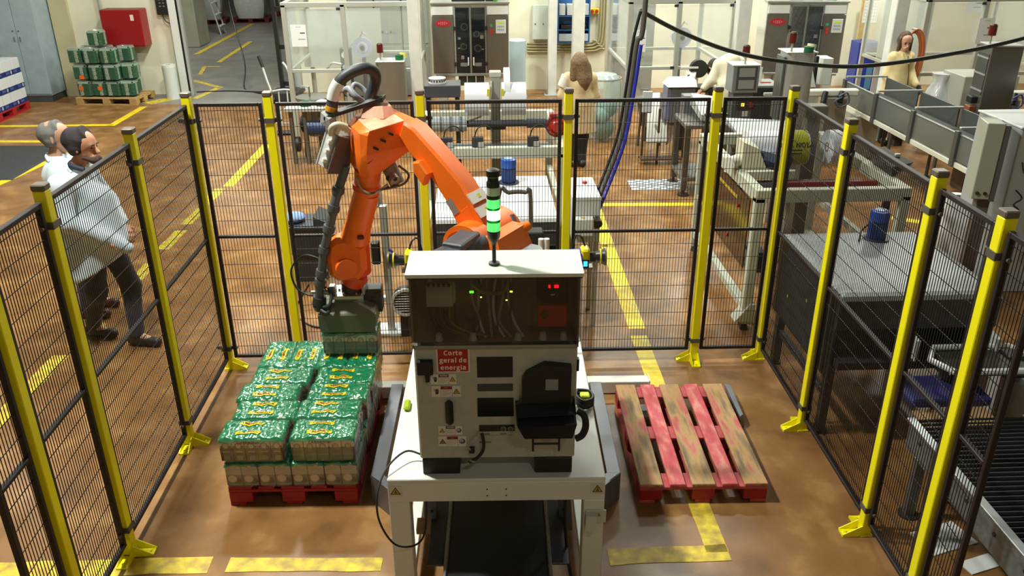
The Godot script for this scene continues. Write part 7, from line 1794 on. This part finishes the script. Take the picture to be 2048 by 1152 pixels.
	var hc := thing("hose_coil", "orange hose hung in loops on the column behind the front woman", "hose", V(6.62, 1.35, -12.9))
	for k in 4:
		var pts := []
		for n in 13:
			var w := TAU * n / 12
			pts.append(V(cos(w) * (0.13 + k * 0.012), sin(w) * (0.36 + k * 0.02) - 0.05, 0.03 * k - 0.03))
		put(hc, "loop", G.new().tube(pts, 0.012, 6, 3), H("b5602e" if k % 2 else "c47a48", 0.5), 60)
	bx(hc, "hook", K.alu, V(0, 0.36, -0.02), V(0.05, 0.03, 0.14), 0.004)
	frame_cabin("tall glazed aluminium machine cabin at the upper right corner", 6.85, 9.1, -13.1, -15.1, 2.12, [7.75], 1.0)
	notice("white notice on the right glazed cabin's front", V(7.78, 1.66, -13.04), 0.25, 0.38, 0.05)
	notice("small pale notice inside the right glazed cabin", V(8.6, 1.85, -14.9), 0.3, 0.25)
	bx(self, "grey_partition", H("b0b3ad", 0.5), V(7.3, 1.1, -14.6), V(0.85, 2.1, 0.04), 0.006)
	tag(get_node("grey_partition"), "pale grey partition inside the right glazed cabin", "partition")
	var bb := thing("plastic_bag", "clear plastic waste bag standing right of the front woman", "bag", V(6.86, 0, -12.35))
	var prof := []
	for k in 11:
		var row := []
		for n in 24:
			var w := TAU * n / 24
			var r: float = [0.12, 0.18, 0.21, 0.22, 0.23, 0.22, 0.21, 0.19, 0.16, 0.1, 0.14][k] * (1.0 + 0.08 * sin(w * 5 + k * 1.3))
			row.append(V(cos(w) * r, k * 0.115, sin(w) * r))
		prof.append(row)
	put(bb, "bag", G.new().loft(prof), glass(Color(0.86, 0.88, 0.9), 0.55, 0.15), 60)
	bx(bb, "filling", H("c9ccd6", 0.7), V(0, 0.35, 0), V(0.2, 0.6, 0.2), 0.08)
	var mb := thing("machine_box", "pale steel machine box right of the front woman", "machine", V(7.3, 0, -12.1))
	bx(mb, "body", H("aaa9a0", 0.4, 0.2), V(0, 0.6, 0), V(0.8, 1.2, 0.6), 0.01)
	bx(mb, "dark_slot", K.black, V(0.1, 1.02, 0.302), V(0.5, 0.14, 0.01))
	bx(mb, "white_bar", H("cfd0cb", 0.35), V(0.05, 0.88, 0.34), V(0.6, 0.06, 0.06), 0.01)
	for i in 2:
		var o := thing("white_sack", ["flat white bag heap on the machine at the right edge", "fan of folded white sheets at the right edge"][i], "bags" if i == 0 else "sheets", V(7.1, 1.28, -9.8) if i == 0 else V(6.35, 1.22, -9.2), 0.2)
		if i == 0:
			put(o, "bag", G.new().ball(V(0, 0.06, 0), V(0.4, 0.07, 0.25), 8), H("d9dbde", 0.5))
			bx(o, "shelf", K.dark, V(0, -0.05, 0), V(0.9, 0.06, 0.5), 0.01)
			bx(o, "stand", K.dark, V(0.1, -0.68, 0), V(0.5, 1.2, 0.4), 0.01)
		else:
			for k in 8: put(o, "sheet", G.new().hexa([V(-0.3 + k * 0.03, -0.2, 0.1), V(0.5, -0.02, 0.1 + k * 0.004), V(0.5, -0.02, 0.08 + k * 0.004), V(-0.3 + k * 0.03, -0.2, 0.08), V(-0.32 + k * 0.03, 0.05, 0.0), V(0.5, 0.2, 0.0), V(0.5, 0.2, -0.01), V(-0.32 + k * 0.03, 0.05, -0.01)]), H("dcdde4", 0.5))
			bx(o, "stand", K.dark, V(0.1, -0.72, -0.05), V(0.5, 1.0, 0.2), 0.01)

# ------------------------------------------------------------------ people
func hand(at: Vector3, d: Vector3, pn: Vector3, curl: float, thumb: Vector3) -> Array:   # bones of a hand: wrist, pointing direction, palm normal
	var b := []
	d = d.normalized()
	var s := d.cross(pn).normalized()
	if s.dot(thumb) < 0.0: s = -s
	for k in 4: b.append([at + s * (0.012 - k * 0.008) * 1.2, at + d * 0.085 + s * (0.03 - k * 0.02), 0.016, 0.0125])
	for k in 4:
		var q: Vector3 = at + d * 0.085 + s * (0.032 - k * 0.021)
		var l: float = [0.04, 0.045, 0.041, 0.032][k]
		var e := d
		for j in 3:
			var e2 := (e * cos(curl) + pn * sin(curl)).normalized()
			b.append([q, q + e2 * l, 0.0092, 0.0082])
			q += e2 * l
			e = e2; l *= 0.72
	var t0 := at + d * 0.02 + s * 0.022
	var t1 := t0 + (d * 0.6 + s * 0.8).normalized() * 0.045
	b.append([t0, t1, 0.013, 0.0105]); b.append([t1, t1 + (d * 0.85 + s * 0.3 + pn * 0.4).normalized() * 0.04, 0.0105, 0.009])
	return b
func head_bones(c: Vector3, f: Vector3, up: Vector3, k := 1.0) -> Array:   # centre of the skull, facing, up
	f = f.normalized(); up = up.normalized()
	var r := f.cross(up).normalized()
	var p := func(x: float, y: float, z: float) -> Vector3: return c + (r * x + up * y + f * z) * k
	return [
		[p.call(0, 0.035, -0.03), p.call(0, 0.03, 0.015), 0.085 * k, 0.08 * k], [p.call(0, -0.02, 0.02), p.call(0, -0.075, 0.045), 0.07 * k, 0.045 * k],
		[p.call(-0.03, -0.06, 0.02), p.call(0, -0.098, 0.062), 0.028 * k, 0.022 * k], [p.call(0.03, -0.06, 0.02), p.call(0, -0.098, 0.062), 0.028 * k, 0.022 * k],
		[p.call(-0.03, 0.02, 0.075), p.call(0.03, 0.02, 0.075), 0.018 * k, 0.018 * k], [p.call(0, 0.005, 0.088), p.call(0, -0.035, 0.11), 0.009 * k, 0.015 * k],
		[p.call(-0.02, -0.068, 0.082), p.call(0.02, -0.068, 0.082), 0.011 * k, 0.011 * k],
		[p.call(-0.084, 0.012, -0.006), p.call(-0.09, -0.03, 0.0), 0.014 * k, 0.01 * k], [p.call(0.084, 0.012, -0.006), p.call(0.09, -0.03, 0.0), 0.014 * k, 0.01 * k]]
func face_parts(t: Node3D, c: Vector3, f: Vector3, up: Vector3, k: float, brow: Color) -> void:
	f = f.normalized(); up = up.normalized()
	var r := f.cross(up).normalized()
	for e in [-1, 1]:
		var q: Vector3 = c + (r * e * 0.031 + f * 0.083) * k
		put(t, "eye", G.new().ball(q, V(0.012, 0.009, 0.012) * k, 6), H("2c211d", 0.3))
		put(t, "eyebrow", G.new().tube([q + (r * -0.018 + up * 0.02 + f * 0.011) * k, q + (up * 0.025 + f * 0.013) * k, q + (r * 0.018 + up * 0.02 + f * 0.008) * k], 0.004 * k, 6), M(brow, 0.8))
	put(t, "lips", G.new().tube([c + (r * -0.022 + up * -0.067 + f * 0.088) * k, c + (up * -0.066 + f * 0.098) * k, c + (r * 0.022 + up * -0.067 + f * 0.088) * k], 0.006 * k, 6), H("8f4a42", 0.5))
func cloth(c: Color, d: Color, sd: int) -> StandardMaterial3D:
	var m := noisy(c, d, 2.2, 0.85, 0.0, 0.02, sd)
	m.rim_enabled = true; m.rim = 0.25
	return m
# a standing figure; all joints in world axes relative to the point between the feet
func figure(label: String, at: Vector3, j: Dictionary, skin_c: Color, coat_m: Material, leg_m: Material, cell: float) -> Node3D:
	var t := thing("person", label, "person", at)
	var sm := M(skin_c, 0.55)
	var hd: Vector3 = j.head
	var f: Vector3 = j.face
	var hk: float = j.get("hk", 1.0)
	var bones := [[j.neck, hd + V(0, -0.06, 0), 0.055, 0.055], [j.chest, j.neck, 0.1, 0.06], [j.pelvis, j.chest, 0.12, 0.11]]
	for s in ["l", "r"]:
		bones.append_array([[j["sh_" + s], j["el_" + s], 0.048, 0.04], [j["el_" + s], j["wr_" + s], 0.04, 0.027], [j.chest, j["sh_" + s], 0.08, 0.055],
			[j["hip_" + s], j["kn_" + s], 0.08, 0.055], [j["kn_" + s], j["an_" + s], 0.055, 0.035], [j["an_" + s], j["toe_" + s], 0.035, 0.03], [j.pelvis, j["hip_" + s], 0.1, 0.085]])
	inst(t, "body", skin(bones, cell, 60.0), sm)
	var up: Vector3 = j.get("up", V(0, 1, 0))
	inst(t, "head", skin(head_bones(hd, f, up, hk), 0.0062 if cell < 0.016 else 0.008, 150.0), sm)
	for s in ["l", "r"]:
		var d: Vector3 = (j["wr_" + s] - j["el_" + s]).normalized()
		var pn: Vector3 = j.get("palm_" + s, V(0, 0, 1))
		inst(t, "hand", skin(hand(j["wr_" + s], d, (pn - d * pn.dot(d)).normalized(), 0.35, f), 0.0055 if cell < 0.016 else 0.007, 260.0), j.get("glove_" + s, sm))
	# trousers and shoes
	var tr := []
	for s in ["l", "r"]: tr.append_array([[j.pelvis, j["hip_" + s], 0.125, 0.105], [j["hip_" + s], j["kn_" + s], 0.105, 0.078], [j["kn_" + s], j["an_" + s] + V(0, 0.02, 0), 0.078, 0.062]])
	inst(t, "trousers", skin(tr, cell, 60.0, [[j.pelvis + V(0, 0.12, 0), V(0, 1, 0)]]), leg_m)
	for s in ["l", "r"]:
		var a: Vector3 = j["an_" + s]
		var q: Vector3 = j["toe_" + s]
		inst(t, "shoe", skin([[V(a.x, 0.05, a.z) - (q - a) * V(0.28, 0, 0.28), V(q.x, 0.04, q.z), 0.05, 0.042], [V(a.x, 0.1, a.z), V(a.x, 0.05, a.z), 0.05, 0.05]], 0.009, 90.0, [[V(0, 0.004, 0), V(0, -1, 0)]]), j.get("shoe", H("1c1a1c", 0.5)))
	# coat: hem and cuffs cut, collar and a seam as pieces of its own
	var ct := [[j.chest + V(0, 0.06, 0), j.pelvis + V(0, 0.05, 0), 0.155, 0.165], [j.pelvis + V(0, 0.05, 0), j.hem, 0.17, j.get("hem_r", 0.2)], [j.chest + V(0, 0.1, 0), j.neck - V(0, 0.03, 0), 0.12, 0.075]]
	for b in j.get("coat", []): ct.append(b)
	for s in ["l", "r"]:
		var mid: Vector3 = (j.hip_l + j.hip_r) * 0.5
		ct.append([j["hip_" + s] + V(0, 0.16, 0), j.hem + (j["hip_" + s] - mid) * 1.1, 0.135, 0.15])
	for s in ["l", "r"]: ct.append_array([[j.chest + V(0, 0.06, 0), j["sh_" + s], 0.125, 0.08], [j["sh_" + s], j["el_" + s], 0.078, 0.066], [j["el_" + s], j["wr_" + s].lerp(j["el_" + s], 0.12), 0.066, 0.05]])
	var co := inst(t, "coat", skin(ct, cell, 55.0, [[j.hem, j.get("hem_n", V(0, -1, 0))]] + j.get("cuts", [])), coat_m)
	var nk: Vector3 = j.neck
	put(co, "collar", G.new().tube([nk + V(0.07, 0.0, 0.03), nk + V(0.05, 0.01, -0.06), nk + V(-0.05, 0.01, -0.06), nk + V(-0.07, 0.0, 0.03), nk + V(-0.03, -0.04, 0.08)], 0.016, 8, 4), coat_m, 60)
	return t
func people() -> void:
	# two men in pale coats behind the left fence
	var coat := cloth(Color("c2d2e0"), Color("dae6ee"), 151)
	var navy := cloth(Color("1c1f2c"), Color("262a38"), 152)
	var j := {
		"head": V(0.015, 1.735, -0.0), "face": V(1, -0.16, 0.1), "hk": 1.06, "neck": V(-0.045, 1.575, 0.0), "chest": V(-0.1, 1.3, 0.0), "pelvis": V(-0.03, 0.94, 0.0), "hem": V(-0.08, 0.69, 0.02), "hem_r": 0.2, "hem_n": V(0.5, -1, 0),
		"sh_l": V(-0.1, 1.47, -0.2), "sh_r": V(-0.13, 1.47, 0.2), "el_l": V(0.0, 1.19, -0.27), "el_r": V(-0.1, 1.18, 0.28), "wr_l": V(0.15, 1.03, -0.12), "wr_r": V(0.12, 1.0, 0.16),
		"palm_l": V(0, -1, 0.3), "palm_r": V(0, -1, -0.3), "hip_l": V(0.0, 0.9, -0.09), "hip_r": V(-0.05, 0.9, 0.09), "kn_l": V(0.13, 0.5, -0.06), "kn_r": V(-0.1, 0.5, 0.08), "an_l": V(0.16, 0.09, 0.08), "an_r": V(-0.28, 0.09, -0.1), "toe_l": V(0.33, 0.04, 0.12), "toe_r": V(-0.11, 0.04, -0.06),
		"coat": [[V(0.1, 1.0, 0.14), V(0.24, 0.9, 0.1), 0.07, 0.05], [V(-0.2, 1.25, 0.02), V(-0.24, 0.75, 0.04), 0.11, 0.1], [V(0.03, 1.3, 0.0), V(0.08, 0.95, 0.0), 0.125, 0.135]]}
	var m := figure("person with short dark hair in a pale blue coat, standing sideways behind the left fence", V(-3.15, 0, -6.55), j, Color("b98468"), coat, navy, 0.014)
	var hd: Vector3 = j.head
	face_parts(m, hd, j.face, V(0.16, 1, 0), 1.06, Color("1f1815"))
	inst(m, "hair", skin([[hd + V(-0.05, 0.05, 0), hd + V(0.03, 0.085, 0), 0.096, 0.07], [hd + V(-0.075, 0.03, 0), hd + V(-0.07, -0.04, 0), 0.078, 0.05], [hd + V(-0.02, 0.03, 0.035), hd + V(-0.03, -0.01, 0.055), 0.075, 0.055], [hd + V(-0.02, 0.03, -0.035), hd + V(-0.03, -0.01, -0.055), 0.075, 0.055]], 0.008, 110.0, [[hd + V(0.075, 0.06, 0), V(1, 0.55, 0)], [hd + V(0.0, -0.055, 0), V(0.35, -1, 0)]]), H("2a2226", 0.8))
	inst(m, "beard", skin([[hd + V(0.075, -0.115, 0.03), hd + V(0.085, -0.12, -0.03), 0.03, 0.03], [hd + V(0.02, -0.085, 0.075), hd + V(0.08, -0.115, 0.045), 0.014, 0.02]], 0.008, 110.0), H("3f302a", 0.85))
	put(m, "shirt_collar", G.new().tube([V(0.02, 1.555, 0.07), V(-0.07, 1.585, 0.07), V(-0.1, 1.595, 0.0), V(-0.06, 1.585, -0.07)], 0.022, 8, 4), H("1f2638", 0.7), 60)
	var j2 := {
		"head": V(0.0, 1.66, 0), "face": V(1, -0.1, 0.0), "hk": 1.08, "neck": V(-0.04, 1.5, 0.0), "chest": V(-0.03, 1.25, 0.0), "pelvis": V(-0.02, 0.94, 0.0), "hem": V(-0.02, 0.72, 0), "hem_r": 0.2,
		"sh_l": V(0.02, 1.38, -0.17), "sh_r": V(0.02, 1.38, 0.15), "el_l": V(0.0, 1.14, -0.27), "el_r": V(-0.02, 1.14, 0.27), "wr_l": V(0.16, 1.0, -0.2), "wr_r": V(0.16, 1.0, 0.2),
		"palm_l": V(0, -1, 0.3), "palm_r": V(0, -1, -0.3), "hip_l": V(-0.02, 0.9, -0.09), "hip_r": V(-0.02, 0.9, 0.09), "kn_l": V(0.02, 0.5, -0.1), "kn_r": V(0.02, 0.5, 0.1), "an_l": V(-0.03, 0.09, -0.11), "an_r": V(-0.02, 0.09, 0.12), "toe_l": V(0.13, 0.04, -0.1), "toe_r": V(0.14, 0.04, 0.13), "shoe": H("4a1a1c", 0.45)}
	var m2 := figure("person with grey thinning hair in a pale coat, mostly hidden behind the dark haired one", V(-3.62, 0, -7.15), j2, Color("b58a72"), coat, navy, 0.016)
	var h2: Vector3 = j2.head
	face_parts(m2, h2, j2.face, V(0.1, 1, 0), 1.08, Color("5a5450"))
	inst(m2, "hair", skin([[h2 + V(-0.06, 0.03, 0), h2 + V(0.02, 0.07, 0), 0.098, 0.075], [h2 + V(-0.075, 0.0, 0), h2 + V(-0.07, -0.05, 0), 0.078, 0.05], [h2 + V(-0.03, 0.02, 0.04), h2 + V(-0.03, -0.02, 0.055), 0.075, 0.055]], 0.009, 110.0, [[h2 + V(0.06, 0.06, 0), V(1, 0.5, 0)]]), H("6a6865", 0.85))
	# woman with long hair, seen from behind
	var beige := cloth(Color("c9b184"), Color("dac59c"), 153)
	var dark := cloth(Color("201c1e"), Color("2b2629"), 154)
	var j3 := {
		"head": V(0.0, 1.47, 0.01), "face": V(-0.35, -0.1, -1), "neck": V(0.01, 1.33, 0.0), "chest": V(0.02, 1.1, 0.0), "pelvis": V(0.0, 0.82, 0.0), "hem": V(0.03, 0.5, 0.0), "hem_r": 0.17,
		"sh_l": V(-0.15, 1.25, 0.0), "sh_r": V(0.17, 1.25, 0.0), "el_l": V(-0.22, 1.02, -0.03), "el_r": V(0.24, 1.0, -0.05), "wr_l": V(-0.19, 0.86, -0.18), "wr_r": V(0.2, 0.85, -0.2),
		"palm_l": V(1, 0, 0), "palm_r": V(-1, 0, 0), "hip_l": V(-0.08, 0.8, 0), "hip_r": V(0.08, 0.8, 0), "kn_l": V(-0.07, 0.44, 0.0), "kn_r": V(0.08, 0.44, 0.0), "an_l": V(-0.06, 0.08, 0.02), "an_r": V(0.07, 0.08, 0.03), "toe_l": V(-0.11, 0.035, -0.13), "toe_r": V(0.04, 0.035, -0.13)}
	var w := figure("person with long brown hair in a beige overall, seen from behind past the fence", V(1.37, 0, -11.75), j3, Color("b98a70"), beige, dark, 0.018)
	var h3: Vector3 = j3.head
	face_parts(w, h3, j3.face, V(0, 1, 0), 1.0, Color("3a2a20"))
	var hair3 := noisy(Color("4a382a"), Color("a3835a"), 3.0, 0.7, 0.0, 0.03, 155, 4, V(3, 1, 3))
	inst(w, "hair", skin([[h3 + V(0, 0.05, 0.03), h3 + V(0, 0.0, 0.05), 0.1, 0.1], [h3 + V(0.02, 0.0, 0.06), h3 + V(0.06, -0.24, 0.1), 0.1, 0.09], [h3 + V(0.06, -0.2, 0.1), h3 + V(0.07, -0.34, 0.12), 0.085, 0.03], [h3 + V(-0.05, 0.0, 0.05), h3 + V(-0.08, -0.2, 0.06), 0.08, 0.06], [h3 + V(0.1, -0.05, 0.03), h3 + V(0.15, -0.22, 0.05), 0.06, 0.04]], 0.012, 80.0), hair3)
	put(w, "white_sleeve", G.new().cyl(V(-0.16, 1.28, 0.0), V(-0.215, 1.14, -0.01), 0.088, 0.085, 16), H("dedcd4", 0.8))
	# woman facing us
	var j4 := {
		"head": V(0.0, 1.56, 0.0), "face": V(-0.1, -0.35, 1), "neck": V(0.0, 1.41, -0.02), "chest": V(-0.02, 1.16, -0.02), "pelvis": V(-0.02, 0.87, 0.0), "hem": V(-0.02, 0.56, 0.0), "hem_r": 0.2,
		"sh_l": V(0.1, 1.32, -0.02), "sh_r": V(-0.13, 1.32, -0.02), "el_l": V(0.15, 1.07, 0.02), "el_r": V(-0.19, 1.06, 0.0), "wr_l": V(0.2, 0.93, 0.2), "wr_r": V(-0.12, 0.92, 0.2),
		"palm_l": V(-1, 0, 0), "palm_r": V(1, 0, 0), "glove_l": H("22242a", 0.7), "hip_l": V(0.07, 0.84, 0), "hip_r": V(-0.1, 0.84, 0), "kn_l": V(0.07, 0.46, 0.02), "kn_r": V(-0.1, 0.46, 0.02), "an_l": V(0.07, 0.08, 0), "an_r": V(-0.1, 0.08, 0), "toe_l": V(0.08, 0.035, 0.16), "toe_r": V(-0.12, 0.035, 0.16)}
	var yel := cloth(Color("cdb67e"), Color("ddca96"), 156)
	var w2 := figure("person with brown hair in a cream overall, working and looking down at the upper right", V(6.42, 0, -12.75), j4, Color("bd8c72"), yel, dark, 0.018)
	var h4: Vector3 = j4.head
	face_parts(w2, h4, j4.face, V(0, 1, 0.35), 1.0, Color("2f211a"))
	inst(w2, "hair", skin([[h4 + V(0, 0.06, -0.03), h4 + V(0, 0.02, -0.06), 0.09, 0.084], [h4 + V(-0.075, 0.03, 0.0), h4 + V(-0.085, -0.14, -0.02), 0.032, 0.028], [h4 + V(0.075, 0.03, 0.0), h4 + V(0.085, -0.13, -0.02), 0.032, 0.028], [h4 + V(0, 0.0, -0.07), h4 + V(0, -0.15, -0.07), 0.09, 0.06]], 0.01, 90.0, [[h4 + V(0, 0.06, 0.075), V(0, 0.1, 1)]]), noisy(Color("3a281e"), Color("6a4c36"), 3.0, 0.7, 0.0, 0.03, 157))
	put(w2, "front_seam", G.new().tube([V(0.03, 1.36, 0.09), V(0.05, 1.15, 0.155), V(0.06, 0.9, 0.175), V(0.06, 0.62, 0.2)], 0.006, 6, 3), H("4a3c28", 0.8))
	for e in [-1, 1]: put(w2, "lapel", G.new().tube([V(0.02 + e * 0.06, 1.4, 0.04), V(0.02 + e * 0.06, 1.33, 0.1), V(0.03, 1.25, 0.14)], 0.012, 6, 3), yel)
	# worker bending over the reels
	var cream := cloth(Color("d8cfae"), Color("e4dcc2"), 158)
	var j5 := {
		"head": V(-0.17, 1.2, -0.42), "face": V(-0.6, -0.7, -0.5), "up": V(-0.4, 0.3, -0.8), "neck": V(-0.11, 1.28, -0.28), "chest": V(-0.03, 1.25, -0.1), "pelvis": V(0.02, 0.92, 0.02), "hem": V(0.02, 0.74, 0.02), "hem_r": 0.13,
		"sh_l": V(-0.17, 1.32, -0.12), "sh_r": V(0.13, 1.34, -0.16), "el_l": V(-0.28, 1.1, -0.08), "el_r": V(0.16, 1.1, -0.3), "wr_l": V(-0.4, 0.98, -0.06), "wr_r": V(0.0, 1.0, -0.42),
		"palm_l": V(0, -1, 0), "palm_r": V(0, -1, 0), "hip_l": V(-0.07, 0.88, 0.02), "hip_r": V(0.11, 0.88, 0.02), "kn_l": V(-0.08, 0.48, -0.02), "kn_r": V(0.11, 0.48, -0.02), "an_l": V(-0.08, 0.08, 0.03), "an_r": V(0.11, 0.08, 0.03), "toe_l": V(-0.11, 0.035, -0.13), "toe_r": V(0.1, 0.035, -0.13),
		"coat": [[V(0.0, 1.4, -0.02), V(0.02, 1.1, 0.04), 0.1, 0.12]]}
	var w3 := figure("person in a cream coat bending over the printed reel, back turned to us", V(3.66, 0, -12.2), j5, Color("b98468"), cream, cloth(Color("5d6478"), Color("6d7488"), 159), 0.018)
	var h5: Vector3 = j5.head
	face_parts(w3, h5, j5.face, j5.up, 1.0, Color("2f211a"))
	inst(w3, "hair", skin([[h5 + V(0.02, 0.06, -0.02), h5 + V(0.0, 0.02, -0.02), 0.1, 0.1]], 0.01, 90.0), H("2b221d", 0.8))

func _ready() -> void:
	stage()
	palette()
	shell()
	markings()
	fence()
	cell()
	robot()
	pallets()
	left_side()
	middle()
	right_side()
	people()
